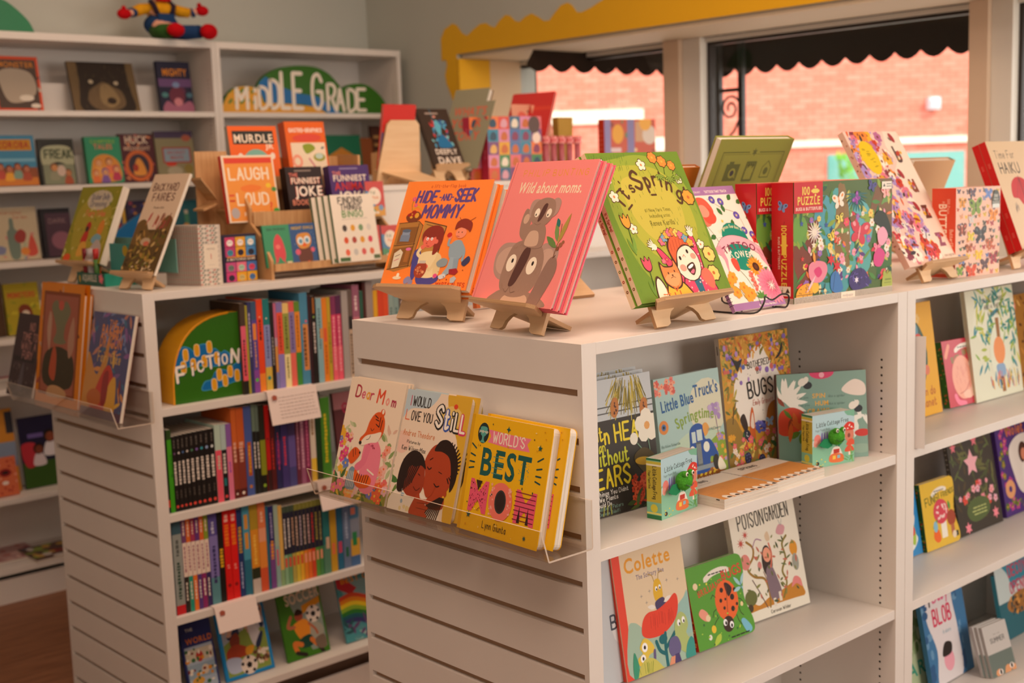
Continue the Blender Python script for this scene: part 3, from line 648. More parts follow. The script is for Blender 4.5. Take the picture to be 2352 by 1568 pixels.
wild = book(.233, .253, .0085, wl, -98.2, 24.5, 'pink koala picture book on the stand at the island corner, front copy', a, 'hard', back='#ee6d86', spcol='#f37c78', group='pink koala books')
again(wild, 'pink koala book directly behind the front copy', (.0055, .0093, 0), 'pink koala books')
again(wild, 'pink koala book rearmost of the three on the stand', (.0105, .0186, 0), 'pink koala books')

# ---- it's spring
a = Art(.229, .272); a.R(0, 0, 100, 100, '#6f8f2c')
a.B([(12, 10), (30, 4), (56, 2), (80, 8), (94, 24), (98, 50), (92, 78), (70, 92), (34, 94), (14, 78), (6, 44)], '#93a638').B([(20, 14), (46, 9), (72, 14), (88, 32), (88, 56), (70, 74), (36, 72), (18, 48)], '#b2b23e').B([(26, 20), (50, 17), (72, 24), (80, 42), (70, 60), (42, 62), (26, 44)], '#c6b94a')
a.SC(lambda s, x, y, r: s.l([(x, y), (x+.7, y-2.6)], .3, '#4f7a28'), 60, (2, 3, 40, 13), 5)
a.SC(lambda s, x, y, r: s.l([(x, y), (x+r.uniform(-.6, .6), y-2.2)], .28, '#5e8030'), 130, (3, 14, 97, 97), 9)
for ch, x, y, z, q in (('I', 21, 36, 13, 42), ('t', 28.5, 31, 11, 36), ("'", 27.5, 25.5, 8, 30), ('s', 36.5, 27, 9.5, 24), ('S', 45, 25.5, 15, 12), ('p', 55, 24.5, 13, 4), ('r', 62.5, 23.6, 12, -4), ('i', 68, 24.6, 12, -12), ('n', 75, 28, 12, -20), ('g', 83, 34, 12, -20), ('!', 90, 37, 13, -8)): a.T(ch, x, y, z, '#58391f', h=1, rot=q, wt=.17, fw={'S': 10, 'p': 6.5, 'n': 7, 'g': 7, 's': 5.5, 't': 5, 'r': 5}.get(ch, 0)); a.n -= 1
for p in (((17.5, 27), (23, 24.6)), ((23, 39), (28.5, 36)), ((53, 30), (58, 30))): a.l(p, 1.6, '#58391f')
a.T('#1 New York Times', 53, 41.5, 3.1, '#7f7a2a', sx=.74).T('bestselling artist', 53, 45.5, 3.1, '#7f7a2a', sx=.74).T('Renee Kurilla', 53, 51, 4.6, '#6d6a24', sx=.72)
def fo(s, x, y, r, c1, c2='#e08a50', n=5): s.FL(x, y, r*1.14, BR, BR, n, 20); s.FL(x, y, r, c1, c2, n, 20)
for x, y, r in ((54, 9, 4.6), (13, 30, 4.6), (89, 20, 3.8), (20, 52, 4), (85, 66, 4)): fo(a, x, y, r, '#f8ead0')
for x, y, r in ((69, 4, 4.6), (78, 7, 4.6), (87, 10, 4)): fo(a, x, y, r, '#f2903a', '#e0b048', 7); a.l([(x, y+4), (x-2 if x > 75 else x+2, 16)], .6, '#3f5a1c')
for x, y in ((70, 16), (80, 18), (88, 17)):
    for q in range(5): a.LF(x, y, 6.5, 2.2, '#41521c', 200+q*32).LF(x, y, 5.8, 1.4, '#8fa83c', 200+q*32)
for x, y, c in ((92, 33, '#e8a03a'), (90, 73, '#ead070'), (87, 86, '#ead070')): fo(a, x, y, 6, c, '#c86a30', 8)
for x, y, c, h in ((15, 47, '#eca038', 12), (20, 76, '#e0546a', 12)):
    a.L([(x, y+4), (x-1, y+h), (x-2, y+h+10)], .8, '#3c5a1c').LF(x-2, y+h+10, 15, 3.4, '#7aa03c', 76).LF(x-2, y+h+10, 14, 3, '#6a9034', 104).B([(x-4.6, y-5), (x-2, y-3), (x, y-6), (x+2, y-3), (x+4.6, y-5), (x+4.2, y+2), (x, y+5), (x-4.2, y+2)], BR).B([(x-4, y-4), (x-2, y-2), (x, y-5), (x+2, y-2), (x+4, y-4), (x+3.6, y+1.6), (x, y+4.2), (x-3.6, y+1.6)], c)
# rabbit
a.B([(4, 17), (8, 13), (14, 15), (15, 20), (11, 22), (5, 21)], '#e0606a').E(10.4, 14.4, 5.4, 5, BR).E(10.4, 14.4, 4.8, 4.4, '#f6e6cc').LF(9, 10, 8, 3, BR, 108).LF(9, 10, 7.4, 2.2, '#f6e6cc', 108).LF(12, 10, 8, 3, BR, 70).LF(12, 10, 7.4, 2.2, '#f6e6cc', 70).E(9.2, 14, .5, .8, BR).E(12.4, 14, .5, .8, BR).E(8, 20, 2, 1.4, '#f6e6cc').E(14, 20, 2, 1.4, '#f6e6cc')
# girl
a.B([(35, 68), (39, 66), (48, 76), (55, 84), (52, 92), (46, 88)], BR).B([(35.6, 68.4), (39, 67), (48, 77), (54, 84), (51, 90), (46, 86)], '#e0486a').B([(74, 60), (80, 60), (80, 72), (78, 86), (73, 86), (72, 74)], BR).B([(74.6, 60.6), (79.4, 60.6), (79, 73), (77, 85), (73.4, 85), (72.8, 74)], '#e0486a')
def hand(x, y, rot):
    for q in (-38, -14, 8, 30): a.LF(x, y, 7.4, 2.3, BR, rot+q).LF(x, y, 6.8, 1.7, '#f8ead0', rot+q)
    a.LF(x, y, 5, 2.3, BR, rot+72).LF(x, y, 4.5, 1.7, '#f8ead0', rot+72).E(x, y, 2.8, 2.6, '#f8ead0')
hand(34, 65, 140); hand(78, 58, 80)
a.B([(50, 92), (56, 84), (66, 86), (80, 82), (84, 92), (82, 101), (46, 101)], BR).B([(51, 92), (57, 85.4), (66, 87), (79, 83.4), (83, 92), (81, 101), (48, 101)], '#e0486a').P([(62, 88), (70, 87), (70, 101), (64, 101)], '#2f6a80')
a.SC(rdot(['#f8c8c0'], .9), 26, (50, 88, 80, 99), 3).SC(rdot(['#f8c8c0'], .8), 8, (74, 64, 78, 82), 3).B([(72, 86), (80, 82), (85, 88), (82, 96), (76, 94)], '#e8705a')
a.E(62.6, 77, 14.2, 15.6, BR, -8).E(62.6, 77, 13.4, 14.8, '#f9e8d0', -8)
a.B([(49, 78), (47, 66), (54, 58), (64, 57), (73, 62), (76, 68), (66, 66), (56, 70), (51, 79)], BR).B([(50, 76), (48.4, 67), (55, 59), (64, 58), (72, 62.6), (74.6, 66.6), (65, 65), (56, 69), (51, 76)], '#e0643a')
for q in range(6): a.L([(52+q*3.6, 60+abs(q-3)*.8), (51+q*3.4, 69-q*.6)], .4, '#a03820')
for q in range(9): fo(a, 44+q*3.7, 62-math.sin(q/8*3.1)*7+q*.3, 3.4, ['#e0708a', '#7aa8c0', '#ecb040', '#e0708a', '#e88a40', '#f0c860'][q % 6])
a.E(56.5, 74, 1.2, 1.7, '#2a1810').E(66.6, 70, 1.2, 1.7, '#2a1810').L([(60, 73.4), (61.6, 72), (62.6, 73.6)], .5, '#d07050').E(56, 80.6, 3.4, 2.8, '#f0a08a').E(71.4, 73.4, 3, 2.4, '#f0a08a').B([(60, 80), (66, 77.6), (69, 78), (69, 82), (65, 86), (61.6, 84.6)], BR).B([(61.4, 80.4), (66, 78.6), (68, 79), (66, 80.6), (62, 81.6)], '#fff').B([(62, 84), (66, 82), (67, 83), (64.6, 85)], '#e0708a')
# orange cat in a yellow coat
a.B([(30, 101), (31, 92), (38, 87), (47, 88), (54, 93), (56, 101)], BR).B([(31, 101), (32, 93), (38, 88), (47, 89), (53, 94), (55, 101)], '#eab63c').B([(31, 86), (32, 75), (36, 78), (45, 78), (48, 73), (51, 84), (48, 92), (40, 94), (33, 91)], BR).B([(32, 86), (32.8, 77), (36, 79), (45, 79), (47.6, 75), (50, 84), (47, 91), (40, 93), (34, 90)], '#f08a4a').B([(33, 86), (40, 83), (49, 84), (46, 90), (40, 92), (35, 90)], '#f2a268')
a.E(38, 83, .7, 1, BR).E(45, 82, .7, 1, BR).E(41.6, 84.6, .9, .7, BR).L([(39, 86.4), (41.6, 85.6), (44, 86.2)], .4, BR).FL(38, 75, 2.2, '#e0708a').FL(42, 74, 2.2, '#c84060').l([(38, 92), (40, 95), (43, 92)], 1.2, '#c8642a').l([(37, 96), (37, 99)], 1.2, '#c8642a').l([(43, 95), (43, 98)], 1.2, '#c8642a')
a.B([(19, 101), (20, 90), (25, 84), (30, 90), (30, 101)], BR).B([(20, 101), (21, 91), (25, 85.6), (29, 91), (29, 101)], '#f6e8d0').SC(rlf(['#e0783a'], 5, 1.2), 6, (24, 95, 30, 99), 2)
sp = Art(.0105, .272); sp.R(0, 0, 100, 100, '#ecd9b4')
for i in range(14):
    y = 4+i*6.6+(11 if 3 < i < 9 else 0)
    if 3 < i < 9: continue
    sp.E(50, y, 26, 26, ['#a83a20', '#7a4a20', '#6a7a30'][i % 3], n=8).E(50, y, 11, 11, '#ecd9b4', n=6)
sp.T("It's Spring!", 34, 46, 52, '#b0382c', h=1, rot=-90, wt=.2, sx=.9)
spring = book(.229, .272, .0105, (.156, .015, 1.267), -1.0, 26.8, 'green spring picture book with a shouting girl on the cover, front copy', a, 'hard', spine=sp, back='#5f8a2c', spcol='#ecd9b4', group='green spring books')
again(spring, 'green spring picture book behind the front copy on the stand', (-.004, .0118, 0), 'green spring books')

# ---- tattoo flowers book with its wire stand
a = Art(.151, .251); a.R(0, 0, 100, 100, '#f5e8d8').R(0, 0, 100, 7, '#a877a8').R(0, 94.5, 100, 100, '#a877a8')
a.T('TEMPORARY', 22, 5, 3, '#f5e8d8', sx=.9).T('TATTOOS THAT TEACH', 62, 5.2, 3.6, '#f5e8d8', b=1, sx=.72).T('Art by Ritta Hartmann', 66, 98.6, 3, '#f5e8d8', b=1, sx=.8)
for x, y, rr, c in ((26, 18, 16, '#e8604a'), (20, 26, 12, '#ef7a5e'), (30, 24, 12, '#e4543e'), (24, 20, 9, '#f59a80')): a.B([(x-rr, y), (x-rr*.5, y-rr*.55), (x+rr*.5, y-rr*.5), (x+rr, y+rr*.1), (x+rr*.4, y+rr*.5), (x-rr*.6, y+rr*.5)], c)
a.L([(40, 10), (60, 18), (84, 24), (88, 38)], .6, '#6a6a40').L([(14, 28), (24, 40), (28, 50)], .8, '#4a6a3a')
for x, y in ((48, 11), (63, 13), (82, 25), (84, 38), (96, 42)): a.E(x, y, 5.6, 5.4, '#5b4aa0').ST(x, y, 5, '#7d6cc4').E(x, y, 1.4, 1.4, '#f0d870')
for x, y, q in ((78, 12, 40), (92, 15, 20), (56, 24, 120), (70, 28, 250), (74, 34, 280), (98, 28, 10), (26, 40, 200), (62, 22, 90)): a.LF(x, y, 12, 7, '#3f7238', q)
a.E(60, 45, 24, 24, '#118a72').T('Gorgeous Garden of', 58, 34.8, 4.4, '#f0dfb0', h=1, arc=70, wt=.14, sx=.9).ST(50, 29, 3, '#f0c84a')
a.E(56, 61, 22, 15, '#118a72').T('FLOWERS', 58, 59, 8.6, '#f6ead2', b=1, arc=60, sx=.8).ST(60, 66, 3, '#f0c84a')
a.L([(20, 53), (36, 46), (56, 44.5), (78, 48), (97, 56)], 12.5, '#5a3038', 5).L([(20, 53), (36, 46), (56, 44.5), (78, 48), (97, 56)], 11.6, '#eeb2bc', 5)
a.P([(14, 50), (26, 48), (28, 60), (20, 72), (22, 60)], '#e69aa8').P([(90, 52), (101, 55), (101, 70), (92, 62)], '#e69aa8')
a.T('TATTOO', 58, 52, 9.4, '#8a2c4a', b=1, arc=-0 or 48, sx=1.05)
a.L([(98, 60), (92, 54)], .5, '#5a3038').FL(97, 46, 6, '#c8362c', '#501818', 5).L([(40, 68), (48, 76), (52, 84)], .7, '#4a7a3a').B([(33, 61), (38, 59), (44, 61), (43, 68), (38, 70), (34, 67)], '#d8503c')
for q in range(20): a.LF(74, 68, 15, 4.4, '#f0a02c' if q % 2 else '#e88a1e', q*18)
a.E(74, 68, 6, 6, '#4a2414').E(74, 68, 3, 3, '#6a3a1e').LF(84, 72, 13, 5, '#4a7a34', 20)
for ri, n in ((25, 22), (20, 18), (15, 15), (10, 11), (5, 7)):
    c = {25: '#e88aa0', 20: '#ea7d96', 15: '#e2708c', 10: '#d8607e', 5: '#b84a78'}[ri]
    for q in range(n):
        an = (q+.5*(ri % 2))*360/n; a.LF(88+ri*.42*math.cos(an*D2R), 84-ri*.42*math.sin(an*D2R)*.6, ri*.58, ri*.26, c, an)
for x, y, q in ((12, 78, 0), (22, 74, 40), (18, 86, 20), (36, 90, 0), (34, 83, 60), (44, 88, 30)):
    a.FL(x, y, 8, '#f0a030', '#e07818', 6, q)
a.L([(30, 92), (24, 84), (16, 80)], .7, '#4a7a3a').L([(52, 98), (52, 88)], .8, '#4a7a3a')
for q in range(12): a.E(58+math.sin(q*2.2)*2.2, 72+q*1.25, 2.6, 2.2, '#e2604e' if q % 2 else '#ec8474', n=8)
for q in range(5): a.LF(60, 93, 11, 3.4, '#5a9038', 20+q*34)
a.B([(2, 58), (8, 55), (12, 60), (10, 66), (4, 66)], '#e88a9a')
tat = book(.151, .251, .008, (.434, .043, 1.2255), 0, 29.3, 'tall white tattoo flowers book on a black wire stand', a, 'paper', back='#a877a8', r=.006)
m = MB()
for q in range(34): 
    zc = .012+q*.0068; m.tube([(.0022, -.001, zc), (-.002, .002, zc), (-.0005, .008, zc), (.0022, .0095, zc)], .0006, 5)
m.build('spiral_binding', BLACK, tat)
e = empty('wire_book_stand', (.5, .04, HT), 'thin black wire stand holding the tattoo flowers book', 'book stand')
m = MB(); W = .058
def wr_(P): m.tube(smooth3(P), .0017, 6)
def smooth3(P, n=4):
    out = []; N = len(P)
    for i in range(N-1):
        p0 = Vector(P[max(i-1, 0)]); p1 = Vector(P[i]); p2 = Vector(P[i+1]); p3 = Vector(P[min(i+2, N-1)])
        for k in range(n):
            t = k/n; out.append(tuple(.5*((2*p1)+(p2-p0)*t+(2*p0-5*p1+4*p2-p3)*t*t+(3*p1-p0-3*p2+p3)*t**3)))
    out.append(tuple(P[-1])); return out
wr_([(-W, .13, .02), (-W, .125, .003), (-W, .06, .002), (-W, .0, .0022), (-W*.72, -.026, .004), (-W*.55, -.034, .022), (-W*.42, -.03, .030), (0, -.028, .022), (W*.42, -.03, .030), (W*.7, -.034, .026), (W*.8, -.026, .006), (W, 0, .0022), (W, .06, .002), (W, .125, .003), (W, .13, .02)])
wr_([(-W*.8, .004, .0035), (-W*.8, .07, .115), (-W*.6, .075, .13), (W*.6, .075, .13), (W*.8, .07, .115), (W*.8, .004, .0035)])
m.build('bent_wire', BLACK, e, smooth=True)

# ================================================================ puzzle boxes
def boxed(w, h, d, loc, yaw, label, front, side, top, other, cat='box', group=None, name='puzzle_box', tilt=0, r=0):
    e = empty(name, loc, label, cat, group, yaw, tilt)
    V = []; F = []; C = []; oc = lin(other)
    m = MB().box(0, 0, 0, w, d, h); V += m.v; F += m.f; C += [oc, lin(top), oc, oc, oc, oc]
    for art, fn in ((front, lambda p: (p[0], -p[2]*Art.EPS, p[1])), (side, lambda p: (-p[2]*Art.EPS, d-p[0], p[1]))):
        if art: b = len(V); V.extend([fn(p) for p in art.V]); F.extend([tuple(b+i for i in f) for f in art.F]); C.extend(art.C)
    colmesh('box_body', V, F, C, e, GLOSSY); return e
def puz(s, x, y, k, c):
    s.R(x-k, y-k*.7, x+k, y+k*.7, c); a0 = s.W/s.H
    for dx, dy in ((-1.2, 0), (1.2, 0), (0, -1.1*a0*.9), (0, 1.1*a0*.9)): s.E(x+dx*k, y+dy*k, k*.34, k*.34, c, n=8)
pw, ph, pd = .303, .227, .052
sd = Art(pd, ph); sd.R(0, 0, 100, 100, '#c01c22').R(0, 95.6, 100, 100, '#f0e0d0')
for q in range(12): sd.R(58+q*3.6, 95.8, 59.8+q*3.6, 100, '#30201c')
sd.BF(50, 20, 24, '#6d92c8', '#2c3c60', -18).l([(60, 32), (54, 36)], 1.2, '#2c2420')
sd.T('100', 46, 39, 25, '#e6c24a', b=1, rot=-90, sx=.9); puz(sd, 58, 51.5, 11, '#e6c24a'); sd.T('PUZZLE', 46, 72, 25, '#e6c24a', b=1, rot=-90, sx=.9)
sd.T('BUGS & BUTTERFLIES', 30, 58, 9.5, '#f0dcc8', rot=-90, sx=.9).R(30, 85.6, 88, 93.6, '#f2e2d0').ST(74, 89.6, 12, '#40302a', 3, .5).R(50, 86.6, 51.4, 92.8, '#40302a').T('100', 40, 91.2, 11, '#40302a', b=1)
a = Art(pw, ph); a.R(0, 0, 100, 100, '#4f6b34')
for x, y, rx, ry, c in ((44, 40, 14, 26, '#4fa8a8'), (62, 40, 18, 18, '#5fb4b8'), (30, 30, 10, 14, '#4fa0b0'), (62, 68, 16, 14, '#58aca8'), (12, 60, 12, 20, '#7a3a28'), (48, 55, 8, 40, '#8a7040'), (92, 24, 12, 22, '#7a5a34'), (90, 60, 12, 18, '#3f7038'), (40, 84, 16, 12, '#4a9aa0'), (6, 40, 8, 10, '#6aa040')): a.E(x, y, rx, ry, c, n=14)
a.L([(46, 5), (48, 40), (42, 70), (40, 95)], 5, '#8a6a3c').L([(88, 6), (80, 26), (88, 50), (84, 60)], 6, '#7a5230').L([(56, 26), (72, 34), (82, 30)], 1.2, '#6a4a28').L([(22, 34), (24, 60), (22, 90)], 4, '#7c4630')
a.SC(rlf(['#2f6a3a', '#4a8a3a', '#8aa83a', '#23583c', '#6a9a48', '#c8c060'], 10, 3), 105, (3, 4, 97, 90), 11)
a.SC(rfl(['#e8e0c8', '#f0a0b8', '#e8506a', '#f0d060', '#f6eee0', '#9a6ac0'], 2.6, '#d8902a', 6), 46, (4, 26, 97, 90), 12)
a.SC(rst(['#3a5aa0', '#d83a3a', '#f0e8d0', '#e8b8c8', '#2a4a80'], 2.2), 26, (5, 26, 95, 90), 13)
a.SC(rlf(['#f0a0b8', '#e87a3a', '#5a3a80', '#d8304a', '#e8d8a0'], 6, 2.6), 30, (5, 30, 97, 90), 15)
for q in range(15): a.LF(20, 42, 7.5, 1, '#f2e8d8', q*24)
for q in range(13): a.LF(62, 12, 12, 1.2, '#2c6a6a', 180+q*15)
a.BF(65, 45, 10.5, '#d2384e', '#f0a0a8', -14).BF(44, 17, 6.5, '#f0ead8', '#e88a2c', 12).BF(93, 12, 5, '#f0b8b0', '#d8504a', 10).BF(62, 16, 4.4, '#8a3aa0', '#c06ac8', 50).BF(45, 32, 4, '#e8d860', '#40401c', 14).BF(78, 6, 4.6, '#4a4a90', '#303060', -20).BF(37, 46, 4, '#e8d048', '#403010', 30).BF(42, 50, 3.6, '#d84a30', '#f0c0a0', -20).BF(84, 60, 4.4, '#f090a8', '#e0508a', 0).BF(88, 52, 4, '#f8c8d0', '#d04a78', 0)
a.B([(80, 36), (84, 28), (92, 30), (98, 42), (99, 52), (90, 44)], '#1e2a20').B([(36, 80), (42, 76), (46, 84), (48, 92), (42, 95), (36, 91)], '#3f78b8').l([(38, 92), (40, 78)], .5, '#244a80')
a.B([(54, 86), (58, 78), (66, 76), (72, 80), (76, 90), (68, 94), (58, 94)], '#3c3070').SC(rlf(['#6a5ab0', '#2a2050'], 4, .8), 20, (57, 80, 72, 92), 4).ST(62, 86, 2.4, '#f0e8f8', 6)
a.B([(2, 92), (6, 86), (14, 84), (18, 90), (16, 97), (8, 99), (3, 98)], '#e8a428').SC(rdot(['#7a4a10'], .5), 16, (4, 87, 15, 96), 3).B([(17, 86), (22, 83), (24, 90), (19, 93)], '#e8b83a').L([(24, 84), (27, 81), (26, 77)], .7, '#2a1c10').L([(24, 90), (29, 90), (30, 86)], .7, '#2a1c10')
a.B([(14, 70), (20, 66), (30, 68), (32, 76), (26, 84), (16, 82)], '#e88aa0').B([(19, 74), (24, 71), (27, 76), (23, 80)], '#d83a78').B([(80, 66), (86, 60), (92, 66), (88, 76), (81, 75)], '#d8408a').B([(84, 46), (90, 42), (95, 50), (90, 58), (85, 56)], '#f0a8c0')
for x, y in ((36, 66), (42, 72)): a.ST(x, y, 4.4, '#d82c3a', 6)
a.B([(55, 32), (60, 30), (61, 33), (57, 36)], '#7a5a2a').R(2, 93, 34, 93.4, '#50303a')
a.LF(12, 92, 14, 2, '#eac8d0', 50).SC(rdot(['#9a5a80'], .4), 10, (9, 82, 15, 92), 2).LF(20, 68, 8, 2.6, '#f0a040', 100)
a.B([(89, 90), (91, 80), (94, 84), (98, 82), (100, 95), (90, 96)], '#a8b450').R(92, 88, 98.6, 89.4, '#7a8a38').R(91, 91, 98.6, 92, '#8a9a40').LF(86, 88, 5, 2, '#e03838', 30)
a.R(0, 94.8, 100, 100, '#efe0cc')
for q in range(78):
    if 46 < q*1.28 < 60: continue
    a.R(.4+q*1.28, 95, 1.05+q*1.28, 100, '#31252a'); a.n -= 1
a.n += 1; a.T('mudpuppy', 53, 99, 2, '#8a7a80', sx=.9)
a.R(0, 0, 27.6, 25.5, '#c8202a').T('100', 11, 10.5, 5.2, '#e8cf58', b=1, sx=.8); puz(a, 20.4, 7.6, 2.6, '#e8cf58'); a.T('PUZZLE', 14, 18.6, 5.2, '#e8cf58', b=1, sx=.78).T('BUGS & BUTTERFLIES', 14, 23.2, 2, '#f6e2d0', b=1, sx=.86)
a.R(88, 2.6, 98.6, 9.2, '#f0e6d6').ST(90.6, 6, 1.5, '#50504a', 3, .5).R(93, 4.4, 98, 5.2, '#8a8a80').R(93, 6.4, 98, 7.2, '#8a8a80')
bx = boxed(pw, ph, pd, (.622, .053, HT), -4.5, 'large bugs and butterflies jigsaw box with a red side, front copy', a, sd, '#e8806a', '#c01c22', group='bugs and butterflies jigsaw boxes')
again(bx, 'second red bugs and butterflies jigsaw box standing behind the front one', (-.034, .060, 0), 'bugs and butterflies jigsaw boxes')

# butterflies box
w2, h2, d2 = .173, .197, .060
sd = Art(d2, h2); sd.R(0, 0, 100, 100, '#cf4526').T('BUTTERFLIES', 30, 50, 34, '#ead6c0', b=1, rot=-90, sx=.72).T('500 Piece', 64, 20, 12, '#eab8a0', rot=-90, sx=.8).T('Puzzle', 42, 20, 12, '#eab8a0', rot=-90, sx=.8).T('Butterflies', 76, 58, 14, '#eab8a0', h=1, rot=-90, sx=.8).R(20, 82, 74, 96, '#d8a890').SC(rbf(['#8a5a4a', '#c08a60'], 10), 8, (28, 85, 68, 94), 1)
a = Art(w2, h2); a.R(0, 0, 100, 100, '#ecc0aa')
r = random.Random(7); cols = ['#e08a2c', '#3a3a60', '#5a80b8', '#3f4a40', '#c8502c', '#e8c030', '#5a2c28', '#7a3a2a', '#4a7a48', '#88a83c', '#b83a4a']
k0 = a.n
for j in range(11):
    for i in range(9):
        a.n = k0; a.BF(7+i*11+r.uniform(-2.5, 2.5)+(j % 2)*3, 5+j*9.1+r.uniform(-1.5, 1.5), r.uniform(2.6, 5.2), r.choice(cols), r.choice(['#2a201c', '#e8b048', '#b0c0d8', '#2a201c']), r.uniform(-15, 15))
k0 += 8; a.n = k0
for x, y, rr, c, c2 in ((44, 22, 15, '#7d9c3a', '#2c3c20'), (14, 17, 9, '#e09628', '#2c2018'), (84, 33, 11, '#e8922c', '#a84a1c'), (14, 47, 11, '#7a3c28', '#e0705a'), (56, 53, 14, '#3c3a3c', '#5a6a70'), (72, 8, 9, '#6a8ac8', '#4a6ab0'), (86, 82, 11, '#a83a4a', '#4a4a3a'), (14, 80, 9, '#5a7ab0', '#2c2c38'), (52, 77, 9, '#e8c828', '#e08a2c'), (66, 88, 10, '#5a4048', '#6a5058'), (36, 95, 12, '#d8502c', '#b83a20'), (10, 93, 8, '#7aa83a', '#2c3c20'), (33, 55, 8, '#e8d038', '#a08a1c'), (30, 68, 8, '#b8602c', '#3a2c38'), (76, 65, 9, '#c8603a', '#3a5a3a'), (34, 36, 7, '#d8d0c8', '#b0a8b0'), (36, 6, 8, '#4a4a60', '#8a3a2c')):
    a.E(x, y, rr*.75, rr*.6, '#ecc0aa', n=10); a.BF(x, y, rr, c, c2, r.uniform(-8, 8))
a.B([(81, 12), (86, 5), (93, 5), (97, 12), (97, 22), (81, 22)], '#3f463e').R(81, 20, 97, 24.6, '#dfe4de').T('500', 89, 12.5, 4, '#d8d8cc', b=1).T('PIECE', 89, 16, 2.8, '#d8d8cc', b=1).T('PUZZLE', 89, 19.4, 2.8, '#d8d8cc', b=1)
boxed(w2, h2, d2, (1.236, .060, HT), -4.9, 'pink butterflies jigsaw box with an orange side, right of the word book', a, sd, '#e0b8a8', '#cf4526')

# ---- the white word book (buzz)
a = Art(.222, .329); a.R(0, 0, 100, 100, '#f0dcc8')
a.B([(0, -4), (40, -4), (72, -2), (66, 12), (74, 22), (56, 34), (66, 44), (54, 58), (66, 70), (60, 84), (70, 104), (0, 104)], '#e8c8b8')
a.SC(rfl(['#c8402c', '#e8b030', '#e0788a', '#b86a98', '#e88a3a', '#f6ead8', '#8a3a4a', '#a890c8'], 7, '#7a2c20', 6), 95, (1, 2, 62, 98), 21)
a.SC(rlf(['#a83a2a', '#d8a030', '#c88ab0', '#3a3438', '#e0663a', '#b8a0d0'], 11, 3.6), 75, (1, 2, 64, 98), 22)
a.SC(rbf(['#d8404a', '#e8b43a', '#b88ac0', '#e8e0d8'], 7), 16, (4, 4, 58, 98), 23)
a.SC(rst(['#2a2420', '#e8e0d0'], 2), 22, (4, 4, 60, 96), 24)
a.E(27, 20, 15, 19, '#e8c41c').SC(lambda s, x, y, r: s.l([(x, y), (x+5, y)], .5, '#6a5a10'), 12, (18, 13, 30, 27), 2)
for ch, y, c in (('b', 24, '#5a4440'), ('u', 47, '#8a4a38'), ('z', 67, '#6a3a30'), ('z', 88, '#9a5a70')):
    a.T(ch, 80, y, 22 if ch != 'b' else 19, c, b=1, sx=.86); a.SC(rfl(['#c8402c', '#e8b030', '#b86a98'], 2.2, '#40302a'), 5, (74, y-8, 88, y-2), int(y))
for x, y in ((84, 5), (68, 33), (66, 58)): a.E(x, y, 3.4, 6, '#a8343c', 24, n=10).E(x-5, y+1, 3, .8, '#4a2a24', -50, n=6)
a.T('zoe ingram', 82, 96, 3, '#b8a090', h=1)
sp = Art(.014, .329); sp.R(0, 0, 100, 100, '#dcb8a4'); sp.SC(rfl(['#b87a70', '#8a5a50'], 16), 22, (20, 4, 80, 96), 3)
book(.222, .329, .014, (1.030, .050, 1.260), 1.0, 29.5, 'large white word book crowded with flowers and insects, on a plywood stand', a, 'hard', spine=sp, back='#dcb8a4', spcol='#dcb8a4', gloss=0)
# ---- haiku
a = Art(.2, .267); a.R(0, 0, 100, 100, '#d9bd98')
a.T('Time For', 36, 16, 9.5, '#6a5a4c', h=1, wt=.1, sx=.95).T('HAIKU', 38, 30, 13, '#2a2420', h=1, wt=.13, sx=1)
a.B([(22, 52), (28, 40), (44, 34), (62, 36), (74, 46), (76, 56), (66, 52), (58, 58), (50, 53), (42, 60), (34, 54)], '#c01c18')
for q in range(5): a.L([(50, 35), (30+q*10, 54)], .5, '#7a100c')
a.l([(50, 33), (52, 82)], 1, '#2a2420').P([(44, 58), (58, 58), (62, 72), (42, 72)], '#8a9ab8').P([(44, 72), (60, 72), (56, 90), (46, 90)], '#c0d0e8').SC(lambda s, x, y, r: s.l([(x, y), (x+1, y-5)], .5, '#4a4a60'), 8, (18, 62, 26, 68), 3).l([(34, 78), (46, 78)], .5, '#a08a70')
sp = Art(.017, .267); sp.R(0, 0, 100, 100, '#c01a18')
for y in (20, 42, 66, 84): sp.T('TIME', 34, y, 26, '#e89a8a', b=1, rot=-90, sx=.8) if y == 42 else lines(sp, 30, 60, y, 1.2, 4, 6, '#d87a6a', 5)
hk = book(.2, .267, .017, (1.471, .021, 1.269), 0, 21.0, 'haiku book with a red umbrella on its cover, front copy', a, 'hard', spine=sp, back='#c01a18', spcol='#c01a18', group='haiku books')
again(hk, 'red haiku book behind the front copy, its red spine showing', (0, .0178, 0), 'haiku books')

# ---- books on the far side, seen from behind
a = Art(.255, .30); a.R(0, 0, 100, 100, '#8f9440').l([(8, 10), (92, 10), (92, 96), (8, 96), (8, 10)], .8, '#4c5424').l([(10, 11.6), (90, 11.6), (90, 94.4), (10, 94.4), (10, 11.6)], .3, '#4c5424')
a.E(50, 10, 7, 2.6, '#8f9440').ST(50, 10, 4, '#5c6430', 6)
a.R(18, 19, 36, 32, '#5c6430').E(28, 26, 4.6, 4.6, '#8f9440').E(28, 26, 2.6, 2.6, '#3c3c40').R(21, 17, 27, 20, '#5c6430').T('k', 33, 30, 5, '#8f9440')
for q in range(4): a.P([(44+3*q, 17), (47+3*q, 20), (44+3*q, 23)], '#4c5424')
a.l([(45, 18), (57, 18), (57, 32), (45, 32), (45, 18)], 2.2, '#5c6430').ST(51, 25, 6, '#8f9440', 4, .5).l([(68, 30), (68, 22), (74, 17), (80, 22), (80, 30), (68, 30)], .9, '#5c6430').E(74, 25, 3, 3.4, '#5c6430')
green = book(.255, .30, .02, (1.015, .470, 1.273), 180, 25, 'olive green book seen from behind, small ink drawings on its back', None, 'hard', back='#9a9c48', spcol='#878a38')
e = green; V = []; 
